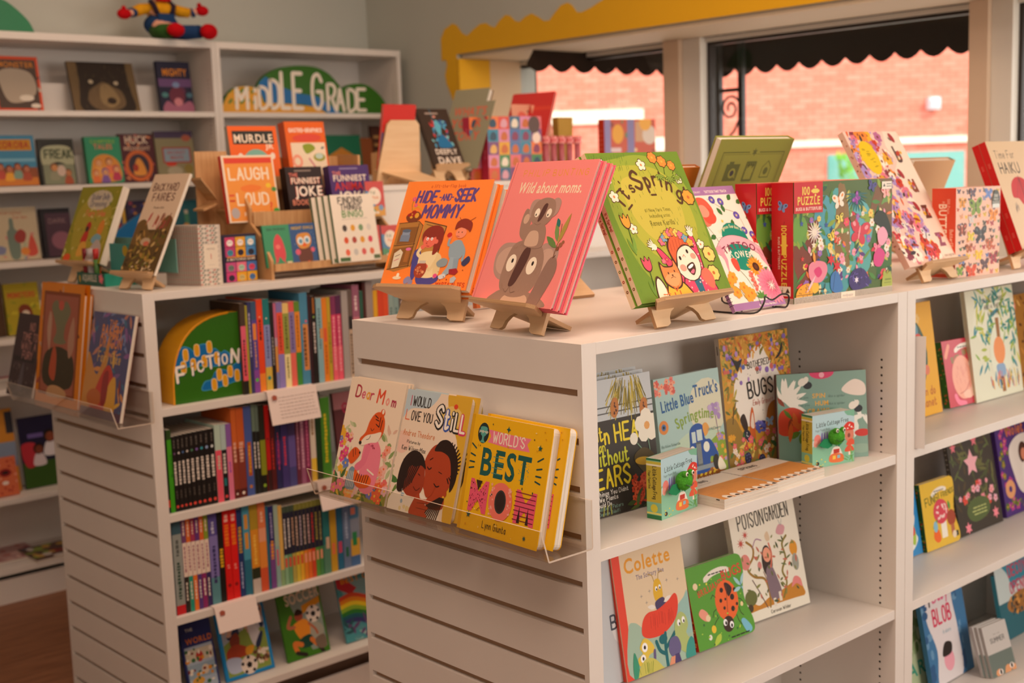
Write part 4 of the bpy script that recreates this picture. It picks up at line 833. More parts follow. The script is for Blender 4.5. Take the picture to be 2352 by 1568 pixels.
b_ = colmesh('back_print', [(p[0], .0200+p[2]*Art.EPS, p[1]) for p in [(.255-q[0], q[1], q[2]) for q in a.V]], [f[::-1] for f in a.F], a.C, green, PRINT)
o = Art(.155, .235); o.R(0, 0, 100, 100, '#c8742a')
for q in range(7): lines(o, 12, 60, 16+q*6, 1, 1, 1, '#7a3c14', q)
o.B([(60, 60), (72, 40), (84, 18), (88, 30), (84, 52), (90, 70), (62, 74)], '#6a3a30').B([(66, 60), (76, 44), (82, 36), (82, 56)], '#a07a68')
org = book(.155, .235, .016, (.785, .515, 1.273), 180, 24, 'amber book with a hare on its back cover, seen from behind the green spring books', None, 'hard', back='#c8742a', spcol='#a85c1c')
colmesh('back_print', [(.155-p[0], .0160+p[2]*Art.EPS, p[1]) for p in o.V], [f[::-1] for f in o.F], o.C, org, PRINT)
e = book(.20, .235, .022, (1.755, .455, 1.270), 180, 23, 'tan book with an olive spine seen from behind, above the butterfly box', None, 'hard', back='#c99c6e', spcol='#6a6234')
# the pale book with an orange edge behind the hide and seek books
p0 = on('y', .60, 1071, 400); p1 = on('y', .60, 1220, 395)
a = Art(.22, .21); a.R(0, 0, 100, 100, '#e07a3c').R(4, 4, 100, 100, '#eed8c0').R(7, 8, 100, 100, '#d9b795').B([(60, 34), (68, 28), (74, 33), (68, 40), (72, 48), (66, 60), (64, 50), (58, 46)], '#7a4220')
book(.24, .205, .012, (.235, .515, 1.222), -4, 5, 'pale book with an orange border standing behind the hide and seek books', a, 'hard', back='#e07a3c')
# ================================================================ picture books on the near shelves
S1, S2, S3 = .8902, .5622, .2352
def rest(px_tl, px_tr, y0, z0, tilt=9):    # leaning book standing at depth y0 on a shelf: width and height from its top corners
    T = tilt*D2R; n = Vector((0, -math.cos(T), math.sin(T))); o = Vector((0, y0, z0)); P = []
    for p in (px_tl, px_tr):
        d = ray(*p); P.append(CAMLOC+d*((o-CAMLOC).dot(n)/d.dot(n)))
    u = Vector((0, math.sin(T), math.cos(T)))
    return (P[0].x, y0, z0), P[1].x-P[0].x, max((P[0]-o).dot(u), (P[1]-o).dot(u))
# plants can hear without ears
a = Art(.20, .234); a.R(0, 0, 100, 100, '#3a342e').R(0, 0, 100, 30, '#c9cfd2').R(0, 20, 100, 21, '#606060').R(0, 24.5, 100, 25.5, '#606060')
a.SC(lambda s, x, y, r: s.l([(x, y), (x-(74-x)*.5+r.uniform(-3, 3), y+r.uniform(10, 22))], .8, r.choice(['#b09a2c', '#8a7a22', '#d0bc50', '#6e6420'])), 90, (52, 0, 86, 14), 3)
for x, y in ((52, 22), (88, 26)): a.E(x, y, 5, 9, '#c07a3a', -12); a.SC(rdot(['#5a2c14'], 1.1), 10, (x-3, y-5, x+3, y+5), 2)
for t, x, y, fs, c in (('What', 22, 44, 12, '#f0d830'), ('Can', 30, 52, 8, '#d8d030'), ('n HEAR', 63, 47, 15, '#f0d830'), ('without', 42, 62.5, 13, '#cdd034'), ('EARS', 44, 79, 16, '#f0d830')): a.T(t, x, y, fs, c, h=1, wt=.15, jig=.05, sx=.78)
for i, t in enumerate(('and Other Things You Didnt', 'Know We Plants', 'Could Do')): a.T(t, 28, 84.5+i*4, 3.8, '#e8e4dc', h=1, wt=.16, al='l' if i < 0 else 'c')
a.T('Lisa Westberg Peters', 30, 95, 3.2, '#7a9a8a', h=1).T('Danielle Ridolfi', 34, 98.6, 2.8, '#7a9a8a', h=1)
a.FL(90, 40, 15, '#f2ead8', '#e8a860', 5, 20, .5).E(72, 48, 5, 5.4, '#f2ead8').L([(76, 52), (86, 62), (90, 72)], 1, '#7a9a80').L([(90, 50), (92, 66)], 1, '#7a9a80').B([(70, 62), (84, 56), (98, 66), (96, 84), (80, 74)], '#5a4a28').E(82, 66, 11, 3.6, '#d8a828', -8)
a.SC(lambda s, x, y, r: s.FL(x, y, 3.4, r.choice(['#d84a28', '#e8643a', '#b83820']), '#902c18', 5), 40, (66, 76, 86, 96), 5)
a.SC(rlf(['#4a5a30', '#5e7038'], 14, 4), 12, (60, 86, 98, 99), 6)
for q in range(3): a.l([(26+q*5, 99), (28+q*4, 92)], .9, '#b0b040')
hear = book(.20, .232, .016, (.114, .122, S1), -1, 6, "black book about plants that hear, front of the pile at the shelf's left", a, 'paper', back='#b8bcbc', group='black plant books')
for q in range(2): again(hear, ['second black plant book close behind the front one', 'rearmost black plant book of the leaning pile'][q], (0, .0168*(q+1), .003*(q+1)), 'black plant books')
# little blue truck
a = Art(.186, .207); a.R(0, 0, 100, 100, '#a9c9c4').E(78, 34, 30, 30, '#d8d8bc').E(60, 70, 40, 20, '#bcd4bc').B([(56, 100), (60, 78), (76, 66), (101, 62), (101, 101)], '#8aa83a').B([(-2, 100), (-2, 74), (14, 70), (30, 80), (34, 100)], '#a8b04a').B([(36, 101), (44, 88), (70, 84), (90, 92), (92, 101)], '#a0602a').SC(rfl(['#e87a6a', '#d85a4a', '#f0a080'], 3.4, '#c84a3a'), 22, (0, 2, 30, 14), 3).SC(rfl(['#b8a0c8', '#f0d8c8', '#e8c850', '#d890b0'], 3, '#e8b030'), 34, (0, 72, 34, 92), 4).SC(rfl(['#b090c8', '#e8b040', '#e87a6a'], 3.4), 20, (74, 62, 100, 92), 5)
a.L([(90, 62), (88, 44), (84, 36)], 1, '#8a6a8a').SC(rdot(['#a88ac0', '#c0a8d0'], 3.4), 14, (80, 30, 96, 46), 6)
a.E(8, 44, 7, 7, '#d8863a').E(8, 44, 3.4, 3.4, '#4a70a0').E(8, 44, 1.6, 1.6, '#201c18')
a.T('Little Blue', 32, 29, 12, '#1a5a98', b=1, fw=50, sl=0, rot=5).T("Truck's", 77, 22.5, 13, '#1a5a98', b=1, fw=38, rot=2)
a.T('Springtime', 56, 43, 11, '#8aa83c', b=1, arc=35, fw=58, rot=3)
a.B([(40, 74), (44, 66), (46, 52), (56, 47), (66, 50), (68, 62), (76, 64), (84, 74), (86, 82), (74, 80), (70, 92), (46, 92), (42, 82)], '#1f50a0').R(48, 54, 54, 64, '#c8dcd8').R(56, 53, 64, 63, '#c8dcd8').R(53, 64, 61, 86, '#5a6468')
for q in range(5): a.l([(54.5+q*1.4, 66), (54.5+q*1.4, 84)], .4, '#c0c8c0')
a.E(47, 71, 4.4, 5, '#e8ecdc').E(69, 70, 4.8, 5.4, '#e8ecdc').R(42, 86, 78, 90, '#8a98a0').E(82, 86, 5, 8, '#2a2824').E(44, 88, 4, 6, '#2a2824').B([(66, 50), (72, 48), (76, 54), (70, 60), (67, 58)], '#e0a04a')
a.T('By Alice Schertle', 16, 62, 2.6, '#7a9a90', h=1).T('Jill McElmurry', 84, 56, 2.6, '#7a9a90', h=1).B([(84, 88), (88, 82), (94, 88), (96, 94), (86, 94)], '#f0ead0').l([(94, 84), (98, 83)], 1.2, '#e8a030')
for q in range(4): a.LF(54+q*7, 95, 5, 3, '#e8c83a', 20)
a.T('LIFT-THE-FLAP BOOK', 58, 99, 3, '#f0dcc0', b=1)
book(.186, .207, .012, (.369, .158, S1), -.6, 7, 'pale blue book with a blue pickup truck on its cover', a, 'board', back='#a9c9c4', gloss=1)
# bothered by bugs
a = Art(.212, .258); a.R(0, 0, 100, 100, '#d09a34').E(50, 46, 36, 34, '#efe8dc').B([(20, 46), (30, 26), (44, 14), (58, 8), (66, 18), (78, 30), (84, 46), (82, 60), (70, 68), (26, 70), (20, 60)], '#efe8dc')
a.SC(rlf(['#d88a2a', '#b8862a', '#e0a84a', '#8a7a2c', '#6a7030', '#c8602a', '#e8b860'], 8, 2.8), 170, (0, 0, 100, 14), 31).SC(rlf(['#d88a2a', '#b8a03a', '#e0a84a', '#8a7a2c', '#6a7030', '#b8a848'], 8, 2.8), 90, (0, 10, 18, 60), 32).SC(rlf(['#d88a2a', '#c86a2a', '#e0a84a', '#8a7a2c', '#6a7030'], 8, 2.8), 70, (84, 8, 100, 40), 33)
a.SC(rlf(['#d88a2a', '#e0a84a', '#8a7a2c'], 7, 2.4), 30, (18, 12, 34, 26), 34).SC(rlf(['#c86a2a', '#e0a84a', '#7a6a2c'], 7, 2.4), 30, (68, 10, 86, 26), 34)
a.SC(rdot(['#8a6ab8', '#5a6ab0', '#b890d0', '#d06a5a'], 2.6), 40, (2, 2, 98, 36), 35)
a.B([(56, 72), (62, 58), (74, 54), (90, 58), (98, 70), (98, 90), (50, 90)], '#b8742a').B([(-2, 100), (-2, 66), (12, 62), (22, 74), (40, 84), (60, 80), (102, 74), (102, 102)], '#9a7a34')
a.T('BOTHERED', 53, 25.5, 5.8, '#403830', h=1, wt=.12, sx=.8, rot=3).T('BY', 53, 31, 4, '#403830', h=1, wt=.14).T('BUGS', 54, 48, 14.5, '#2c2824', h=1, wt=.13, fw=38, rot=3, jig=.04).T('Emily Gravett', 55, 55, 5, '#c87a70', h=1, wt=.09, fw=30, sl=.2)
a.B([(14, 15), (22, 19), (30, 18), (26, 23), (22, 27), (19, 22)], '#2c2824').B([(84, 18), (78, 22), (84, 21), (90, 15), (90, 10)], '#2c2824').L([(9, 66), (12, 56), (16, 50)], .8, '#2c2824')
a.B([(32, 78), (34, 64), (38, 56), (40, 62), (40, 76), (38, 88), (33, 90)], '#d0642a').B([(34, 70), (38, 60), (39, 72)], '#f0e0d0').B([(20, 64), (26, 60), (30, 70), (26, 74)], '#3a2a20').E(27, 78, 6, 7, '#2c2c3c')
a.SC(rdot(['#e8e4dc'], .7), 12, (23, 73, 31, 83), 2).B([(76, 90), (80, 74), (84, 58), (92, 55), (96, 66), (94, 84), (86, 94)], '#2c2622').B([(72, 56), (80, 58), (92, 57), (88, 62), (80, 62)], '#e8e0d4').l([(94, 56), (96, 50)], 1.2, '#2c2622').B([(88, 76), (92, 70), (94, 78)], '#c83a28')
a.SC(rdot(['#5a60b8', '#8a80d0', '#403a80'], 2.4), 26, (42, 68, 54, 76), 4).BF(62, 70, 6, '#a8c8e8', '#8ab0d8').E(83, 47, 2.6, 4.4, '#b8742a').B([(40, 97), (46, 86), (54, 80), (56, 90), (52, 99)], '#c88a4a')
a.SC(rlf(['#3f6a34', '#5a7a3a', '#8a8a3a', '#c8602a', '#e0c060'], 10, 3.6), 60, (0, 82, 100, 99), 36).SC(rfl(['#e86a7a', '#f0e0d0', '#e0a030', '#c84a3a'], 3.4), 40, (2, 76, 98, 99), 37)
for x, y in ((26, 94), (46, 98)): a.E(x, y, 5, 5.4, '#2c2c48'); a.SC(rdot(['#5a5a88'], 1), 9, (x-3, y-3, x+3, y+3), 3)
a.E(94, 88, 5, 5, '#c08a5a').E(94, 88, 2.6, 2.6, '#8a5a34').SC(rdot(['#3a3028'], .4), 24, (34, 20, 76, 66), 7)
sp = Art(.011, .258); sp.R(0, 0, 100, 100, '#c8c0b4').l([(50, 6), (50, 12)], 24, '#60584c')
book(.212, .258, .011, (.576, .169, S1), -2.4, 6.1, 'tall autumn coloured book about bothering bugs, tallest on its shelf', a, 'hard', spine=sp, back='#c8c0b4', spcol='#c8c0b4')
# teal book turned to show its back cover, spine to the right
tw = .19; a = Art(tw, .176); a.R(0, 0, 100, 100, '#7fa294')
for q in range(9): a.LF(8, 32, 26, 6, '#f0ece0', 60+q*34 if q < 3 else -90+q*22)
a.B([(2, 44), (16, 38), (30, 46), (28, 60), (14, 70), (0, 66)], '#c8442a').SC(rlf(['#5a7a2c', '#c8602a', '#8a3a20'], 18, 6), 10, (2, 36, 26, 70), 2)
a.E(50, 0, 14, 7, '#d83a6a').E(50, 3, 3, 3, '#f0a8b8').B([(72, 22), (78, 14), (88, 10), (98, 16), (98, 28), (84, 28)], '#e8dcd0').SC(rlf(['#e8ece4'], 22, 7), 6, (88, 44, 98, 60), 3)
a.E(94, 72, 9, 4, '#c8342a').E(92, 90, 12, 5, '#8fae9c')
for i, (t, c) in enumerate((('SPIN', '#e8b04a'), ('HUM', '#e8b04a'), ('CRAWL', '#e8b04a'), ('ZOOM', '#e8b04a'))): a.T(t, 46+(i % 2)*3, 29+i*8.6, 5, c, b=1).T('Can you', 28+i, 29+i*8.6, 2.6, '#4a6a60').T('like a spider', 66, 29+i*8.6, 2.6, '#4a6a60')
for x, y in ((34, 14), (90, 44)): a.E(x, y, 5, 4, '#22262a').E(x-6, y-4, 5, 4, '#e8e4d8', 30).E(x-2, y-6, 4, 3, '#e8e4d8', 60)
tb = on('z', S1, 1995, 1047)
e = empty('book', tb-Vector((.0, 0, 0)), 'teal book at the right of the shelf showing its back cover and striped spine', 'book', None, 0, 0)
e.matrix_world = Matrix.Translation(tb) @ Matrix.Rotation(-32*D2R, 4, 'Z') @ Matrix.Rotation(-5*D2R, 4, 'X')
V = []; F = []; C = []; m = MB().box(-tw, 0, 0, 0, .002, .176).box(-tw, .012, 0, 0, .014, .176).box(-.002, .002, 0, 0, .012, .176)
V += m.v; F += m.f; C += [lin('#7fa294')]*6+[lin('#5a3a34')]*6+[lin('#e8b04a')]*6
b = len(V); V += [(p[0]-tw, -p[2]*Art.EPS, p[1]) for p in a.V]; F += [tuple(b+i for i in f) for f in a.F]; C += a.C
sp = Art(.014, .176); sp.R(0, 0, 100, 100, '#e8b04a').R(0, 0, 100, 10, '#5a8a3a').R(0, 22, 100, 52, '#4a6ab0').R(0, 52, 100, 66, '#a878b8').R(0, 86, 100, 100, '#e04a5a').T('BUZZ', 34, 28, 56, '#f4ecd8', b=1, rot=-90, sx=.66).T('BEE', 34, 44, 56, '#f4ecd8', b=1, rot=-90, sx=.66)
b = len(V); V += [(p[2]*Art.EPS, p[0], p[1]) for p in sp.V]; F += [tuple(b+i for i in f) for f in sp.F]; C += sp.C
colmesh('cover', V, F, C, e, GLOSSY); MB().box(-tw+.003, .0021, .003, -.0021, .0119, .173).build('pages', PAGES, e)
# frog puppet board books
FROG = mat('green_plush', '#4a9a30', .95, .1, noise=.25, nscale=300, bump=.5); FLEAF = mat('green_felt', '#2c8a5a', .9, .1)
EYEW = mat('eye_white', '#f4f0e4', .3); EYEB = mat('eye_black', '#100c0a', .2)
def frog_book(loc, yaw, label):
    w, h, t = .112, .105, .030
    a = Art(w, h); a.R(0, 0, 100, 100, '#8fc0a8').R(0, 0, 100, 44, '#b4d4dc').B([(20, 44), (40, 34), (60, 40), (70, 30), (101, 30), (101, 60), (0, 60), (0, 48)], '#c4dcd8').B([(0, 60), (30, 52), (70, 56), (101, 50), (101, 101), (0, 101)], '#86c0a0')
    a.B([(76, 0), (86, -4), (101, 0), (101, 12), (90, 10), (82, 8)], '#7ab89a').T('Little Cottage Frog', 48, 22, 7.6, '#2c3430', fw=76, rot=2, h=1, wt=.12).T('Finger Puppet Book', 24, 31, 4, '#5a706a', fw=34, rot=2)
    a.E(12, 46, 8, 9, '#f08a80').E(8, 54, 5, 6, '#f0a090')
    for q in range(3): a.B([(20+q*6, 60), (21+q*6, 38), (24+q*6, 36), (25+q*6, 60)], '#8a78c0')
    a.E(88, 46, 11, 14, '#d8826a').B([(72, 36), (80, 24), (90, 22), (101, 28), (101, 38)], '#d8362a').SC(rdot(['#f4e8dc'], 1.6), 8, (76, 26, 98, 35), 2).E(87, 48, 3.4, 4, '#8a4a3a')
    for x, y in ((92, 62), (88, 74)): a.R(x-2, y, x+3, y+12, '#f0e4d4').B([(x-11, y+4), (x-5, y-6), (x+5, y-6), (x+11, y+4)], '#e05a3c')
    a.B([(44, 76), (50, 66), (62, 66), (68, 74), (70, 86), (42, 86)], '#f2e8dc').R(50, 70, 64, 78, '#c83a2c').B([(40, 92), (42, 80), (56, 78), (72, 82), (74, 94), (58, 96)], '#e8753c').R(48, 82, 55, 89, '#f0c84a').R(59, 82, 66, 88, '#8ac0d0')
    a.SC(rlf(['#5aa04a', '#7ab85a'], 16, 1.6), 14, (84, 84, 100, 100), 5).E(12, 92, 4, 3.4, '#3a241c').SC(rdot(['#f0d84a'], 1.4), 6, (4, 84, 30, 98), 3)
    sp = Art(t, h); sp.R(0, 0, 100, 100, '#86c0a0').R(0, 12, 100, 72, '#c8b440').R(0, 0, 100, 3, '#2f7a48').R(0, 4.5, 100, 9, '#d8c84a').R(0, 93, 100, 100, '#2f7a48').R(0, 89, 100, 92, '#e8dc70').R(0, 9, 100, 12, '#f4ecd0').E(50, 82, 24, 24, '#d8cc40')
    sp.T('Little Cottage Frog', 44, 40, 25, '#3a3420', h=1, rot=-90, sx=.62, wt=.14).T('Finger Puppet Book', 14, 36, 14, '#5a5028', h=1, rot=-90, sx=.62)
    e = book(w, h, t, loc, yaw, 0, label, a, 'board', spine=sp, back='#86c0a0', spcol='#86c0a0', gloss=1, group='frog puppet board books', r=.008)
    f = MB().ball((.052, -.014, .062), .0165, .0135, .0165, 16).ball((.043, -.019, .077), .0062, .006, .0062, 12).ball((.061, -.019, .077), .0062, .006, .0062, 12)
    p = MB(); R_ = Matrix.Rotation(.3, 3, 'Z'); f = MB().ball((.052, -.012, .060), .0185, .0135, .0165, 18)
    pf = f.build('frog_puppet', FROG, e, smooth=True)
    for x in (.0435, .0615):
        MB().ball((x, -.019, .0735), .0060, .0055, .0060, 12).build('eye_bump', FROG, pf, smooth=True)
        MB().ball((x-.0006, -.0242, .0745), .0036, .0016, .0040, 12).build('eye', EYEW, pf, smooth=True)
        MB().ball((x-.0010, -.0258, .0745), .0019, .0008, .0023, 10).build('pupil', EYEB, pf, smooth=True)
    m = MB(); m.tube([(.040, -.0240, .057), (.046, -.0262, .0535), (.054, -.0262, .0525), (.063, -.0245, .056)], .0006, 5); m.build('mouth', EYEB, pf)
    m = MB(); m.prism([(.046, .050), (.036, .058), (.022, .058), (.010, .047), (.018, .042), (.032, .038), (.044, .042)], lambda u, v, q: (u, -.0075-q, v), .0015); m.build('leaf_arm', FLEAF, e)
    m = MB(); m.prism([(.062, .042), (.076, .050), (.080, .056), (.082, .054), (.078, .046), (.066, .037)], lambda u, v, q: (u, -.0035-q, v), .0015); m.build('leaf_arm', FLEAF, e)
    return e
frog_book((.2235, .040, S1), 7, 'small frog puppet board book at the front left, its wide spine to the corner')
frog_book((.690, .058, S1), -12, 'small frog puppet board book at the right in front of the teal book')
# two flat piles of spring books
def flat(loc, yaw, n, x0):
    w, h, t = .152, .130, .0056
    for i in range(n):
        a = None
        if i == n-1:
            a = Art(w, h); a.R(0, 0, 100, 100, '#eadccb').R(0, 38, 100, 100, '#d8924a').SC(lambda s, x, y, r: s.l([(x, y), (x+12, y+.4)], .3, '#c07a34'), 60, (2, 40, 86, 98), 5)
            for q in range(7): a.B([(8+q*14, 90), (13+q*14, 84), (19+q*14, 90), (17+q*14, 101), (9+q*14, 101)], '#efe2d2').B([(11+q*14, 94), (16+q*14, 92), (18+q*14, 97), (12+q*14, 98)], '#3a241c')
            a.T('SPRING', 38, 20, 7, '#4a4038', h=1, fw=34).T('a pocket book', 40, 28, 2.6, '#8a7a68').T('by hand', 30, 12, 2.6, '#8a7a68', h=1)
        sp = Art(t, w if False else h); sp.R(0, 0, 100, 100, '#d8cbbd')
        if i == n-1: [sp.T(ch, 50, 20+j*7, 46, '#403830', rot=-90) for j, ch in enumerate('SPRING')]; sp.R(30, 86, 70, 92, '#30281f')
        Z = loc[2]+i*(t+.0002)
        e = book(w, h, t, (loc[0], loc[1], Z), 0, 0, '', a, 'paper', spine=sp, back='#eadccb', spcol='#dccfc2', group=x0)
        e['label'] = ('topmost' if i == n-1 else 'lowest' if i == 0 else 'middle')+' thin flat spring book in the '+x0
        e.matrix_world = Matrix.Translation((loc[0], loc[1], Z+t)) @ Matrix.Rotation(yaw*D2R, 4, 'Z') @ Matrix.Rotation(-90*D2R, 4, 'X')
        # lying on its back: local z (up the cover) points to the rear, the front cover faces up
flat((.348, .0045, S1), -1, 3, 'left flat pile')
flat((.506, .0085, S1), 0, 3, 'right flat pile')
# ---- second shelf
a = Art(.20, .235); a.R(0, 0, 100, 100, '#c8ccd0').E(94, 60, 30, 20, '#dfe2e2').T('BIG?', 96, 58, 12, '#4a5460', h=1, al='r').l([(84, 70), (98, 68)], .9, '#4a5460').T('KES', 98, 80, 8, '#7a8088', h=1, al='r')
a.SC(lambda s, x, y, r: s.L([(x, y), (x+2, y+3), (x-1, y+6), (x+3, y+8)], .8, r.choice(['#4a6aa8', '#3a4460', '#6a8ac0', '#8a6a90'])), 26, (80, 2, 96, 44), 4).SC(rdot(['#e0cc70', '#e8dcae'], 4), 20, (78, 88, 98, 100), 4)
book(.135, .235, .010, (.106, .158, S2), 0, 8, 'pale grey book with blue scribbles half hidden by the corner post', a, 'hard', back='#c8ccd0')
a = Art(.186, .236); a.R(0, 0, 100, 100, '#e8d2b0').R(0, 0, 10.5, 100, '#ea4a34')
a.T('Colette', 48, 19.5, 15, '#e8a02c', b=1, fw=66, rot=0).T('The Solitary Bee', 50, 26.5, 5, '#8a7a8c', b=1, fw=40)
a.B([(10, 62), (20, 58), (34, 66), (46, 62), (62, 56), (84, 60), (101, 48), (101, 101), (10, 101)], '#a8c4b0').B([(80, 60), (92, 52), (101, 50), (101, 80), (84, 76)], '#9cc4bc')
for x, y in ((34, 40), (46, 38), (40, 46), (72, 34), (62, 42), (88, 36)): a.ST(x, y, 2.4, '#a89a8a', 4, .25)
a.L([(54, 32), (52, 27), (47, 25)], .9, '#b8902c').L([(60, 31), (62, 26), (67, 26)], .9, '#b8902c').B([(52, 36), (55, 31), (61, 31), (64, 37), (63, 47), (54, 48), (51, 42)], '#e6b72c').E(56, 38, 1.7, 2.4, '#fff').E(61, 37.4, 1.7, 2.4, '#fff').E(56.4, 38.6, .9, 1.3, '#201a18').E(61.2, 38, .9, 1.3, '#201a18').B([(52, 48), (64, 46), (66, 53), (54, 55)], '#4a4068').LF(64, 50, 12, 5, '#f2eadf', 20).LF(52, 52, 12, 5, '#f2eadf', 165)
a.B([(28, 66), (32, 58), (40, 54), (54, 54), (70, 50), (80, 46), (84, 50), (82, 60), (74, 68), (58, 74), (40, 74), (30, 71)], '#e8452c').SC(lambda s, x, y, r: s.L([(x, y), (x-1, y+9)], .5, '#c4301e'), 16, (40, 56, 78, 60), 4)
a.L([(60, 74), (58, 86), (58, 101)], 4, '#156a72').L([(58, 90), (50, 86), (46, 78)], 4, '#156a72').L([(58, 86), (68, 80), (74, 76)], 4, '#156a72').E(56, 78, 6, 5, '#156a72')
a.B([(22, 78), (30, 72), (40, 78), (42, 84), (34, 86), (30, 90), (20, 92), (18, 86), (25, 83)], '#e8c84a').E(29, 79, 4, 4.6, '#fff').E(29, 79, 1.6, 2, '#2a2024').E(25, 87, 3.6, 4, '#fff').E(25, 87, 1.4, 1.8, '#2a2024').L([(42, 84), (40, 92), (32, 96)], 3.4, '#6a5a88')
a.B([(76, 68), (84, 62), (92, 66), (94, 74), (90, 80), (96, 88), (90, 96), (78, 90), (74, 78)], '#b4c47a').E(81, 70, 2.4, 3.4, '#fff').E(88, 69, 2.4, 3.4, '#fff').E(82, 71, 1, 1.6, '#2a2024').E(88.6, 70, 1, 1.6, '#2a2024').B([(62, 88), (66, 80), (76, 80), (80, 88), (76, 94), (66, 94)], '#6a6290').P([(70, 93), (76, 93), (78, 102), (66, 102)], '#4a3c70').P([(64, 94), (70, 94), (68, 102), (60, 102)], '#e89a78')
a.B([(12, 102), (18, 94), (28, 88), (40, 90), (50, 98), (52, 102)], '#cfc860').SC(lambda s, x, y, r: s.L([(x, y), (x+(x-26)*.3, y-8)], .6, '#8a9a34'), 9, (18, 98, 36, 100), 2).B([(86, 101), (88, 90), (96, 84), (101, 90), (101, 101)], '#3a9a90').B([(10, 90), (14, 80), (18, 92), (14, 101), (10, 101)], '#3a9a78')
book(.186, .236, .014, (.246, .147, S2), -1.5, 9.3, 'cream book with a red spine and a bee on a red flower', a, 'hard', back='#ea4a34', spcol='#ea4a34')
def wavy_book(w, h, t, loc, yaw, tilt, label, art, spine, spcol, base):
    e = empty('board_book', (loc[0], loc[1], loc[2]+t*math.sin(tilt*D2R)+.0003), label, 'book', None, yaw, tilt)
    P = [(0, 0), (w*.93, 0), (w*.985, h*.03), (w, h*.10), (w*.985, h*.2), (w*.93, h*.34), (w*.905, h*.48), (w*.925, h*.62), (w*.965, h*.74), (w*.975, h*.88), (w*.95, h*.965), (w*.88, h), (0, h)]
    P = smooth(P[1:12], 3)+[(0, h), (0, 0)]
    def cx(z):
        for (a0, b0), (a1, b1) in zip(P, P[1:]):
            if b0 <= z <= b1 and b1 > b0: return a0+(a1-a0)*(z-b0)/(b1-b0)
        return w
    V = []; F = []; C = []; m = MB(); m.prism(P, lambda u, v, q: (u, q, v), .0015).prism(P, lambda u, v, q: (u, t-.0015+q, v), .0015).box(0, .0015, 0, .0015, t-.0015, h)
    V += m.v; F += m.f; C += [lin(base)]*(len(m.f)-6)+[lin(spcol)]*6
    b = len(V)
    for p in art.V: V.append((min(p[0], cx(p[1])), -p[2]*Art.EPS, p[1]))
    F += [tuple(b+i for i in f) for f in art.F]; C += art.C
    b = len(V); V += [(-p[2]*Art.EPS, t-p[0], p[1]) for p in spine.V]; F += [tuple(b+i for i in f) for f in spine.F]; C += spine.C
    colmesh('cover', V, F, C, e, GLOSSY)
    m = MB(); m.prism([(max(u-.001, .0016), min(max(v, .001), h-.001)) for u, v in P], lambda u, v, q: (u, .0016+q, v), t-.0032); m.build('pages', PAGES, e)
    return e
def banner(a, x, y, c='#efe8da'): a.L([(x-20, y+5), (x-8, y), (x+8, y-1.5), (x+20, y+1)], 7, c, 4, 4); lines(a, x-14, x+14, y+.5, 1, 1, 1.6, '#4a4a44', 4)
a = Art(.165, .159); a.R(0, 0, 100, 100, '#5aa032'); banner(a, 50, 15)
a.T('BRILLIANT', 36, 35, 8, '#d8402c', b=1, fw=44, rot=8, h=0).T('BUGS', 76, 26, 12, '#d8402c', b=1, fw=36, rot=6)
a.E(60, 52, 20, 24, '#ee6a2c').B([(60, 32), (66, 32), (72, 40), (64, 48)], '#2c1c18').L([(63, 34), (60, 54), (57, 72)], .7, '#7a3018')
for x, y, r_ in ((54, 38, 3), (50, 50, 2.4), (54, 60, 2), (70, 50, 3.6), (68, 64, 3.2), (58, 50, 1.6), (76, 42, 2.4), (76, 60, 2)): a.E(x, y, r_, r_, '#2c1c18')
a.E(56, 80, 9.4, 9.4, '#3a2218').E(51, 77, 3.4, 4, '#fff').E(61, 82, 3.4, 4, '#fff').E(52, 78, 1.7, 2.2, '#201410').E(61, 83, 1.7, 2.2, '#201410')
for x0, y0, x1, y1, x2, y2 in ((42, 44, 38, 40, 34, 44), (40, 58, 35, 60, 32, 66), (42, 68, 36, 72, 32, 76), (80, 54, 84, 56, 88, 62), (78, 64, 80, 72, 84, 76), (72, 72, 74, 80, 78, 86)): a.l([(x0, y0), (x1, y1), (x2, y2)], .8, '#2c1c18')
a.LF(88, 40, 16, 5, '#a8d4dc', 60).LF(88, 40, 16, 5, '#a8d4dc', 130).LF(88, 42, 16, 5, '#a8d4dc', -20).LF(88, 42, 14, 5, '#a8d4dc', 190).l([(88, 36), (92, 52)], 1.4, '#4a90b0').B([(10, 56), (16, 52), (24, 58), (26, 66), (20, 68), (12, 62)], '#f0a08a').E(24, 65, 4, 4, '#f0d8b0').B([(78, 82), (84, 80), (94, 92), (92, 98), (84, 96)], '#7ac0d8').E(30, 80, 4, 4.6, '#f0c83a').E(22, 88, 3, 3.2, '#f0ece0').E(12, 24, 4, 4, '#f0d8b0').E(84, 62, 2.6, 2.8, '#f0dca0').B([(26, 100), (32, 90), (40, 88), (38, 96)], '#b8d048').SC(rdot(['#e8e04a', '#3a6a3a', '#a8d04a'], 1.3), 22, (6, 20, 94, 98), 3)
lines(a, 56, 90, 97, 1, 1, 1.6, '#2c3c20')
sp = Art(.016, .159); sp.R(0, 0, 100, 100, '#c8321e').SC(rdot(['#e8903a', '#f0c060', '#8a1a10'], 16), 26, (20, 50, 80, 96), 3)
wavy_book(.165, .159, .016, (.442, .142, S2), -3, 13.4, 'bright green wavy edged board book with a big ladybird', a, sp, '#c8321e', '#5aa032')
a = Art(.200, .243); a.R(0, 0, 100, 100, '#efeada'); a.T('THE', 50, 7, 5, '#3c3a30', h=1).T('POISON', 32, 23, 15, '#3a382c', h=1, wt=.1, fw=40, jig=.05).T('GARDEN', 72, 21.5, 15, '#3a382c', h=1, wt=.1, fw=36, jig=.05)
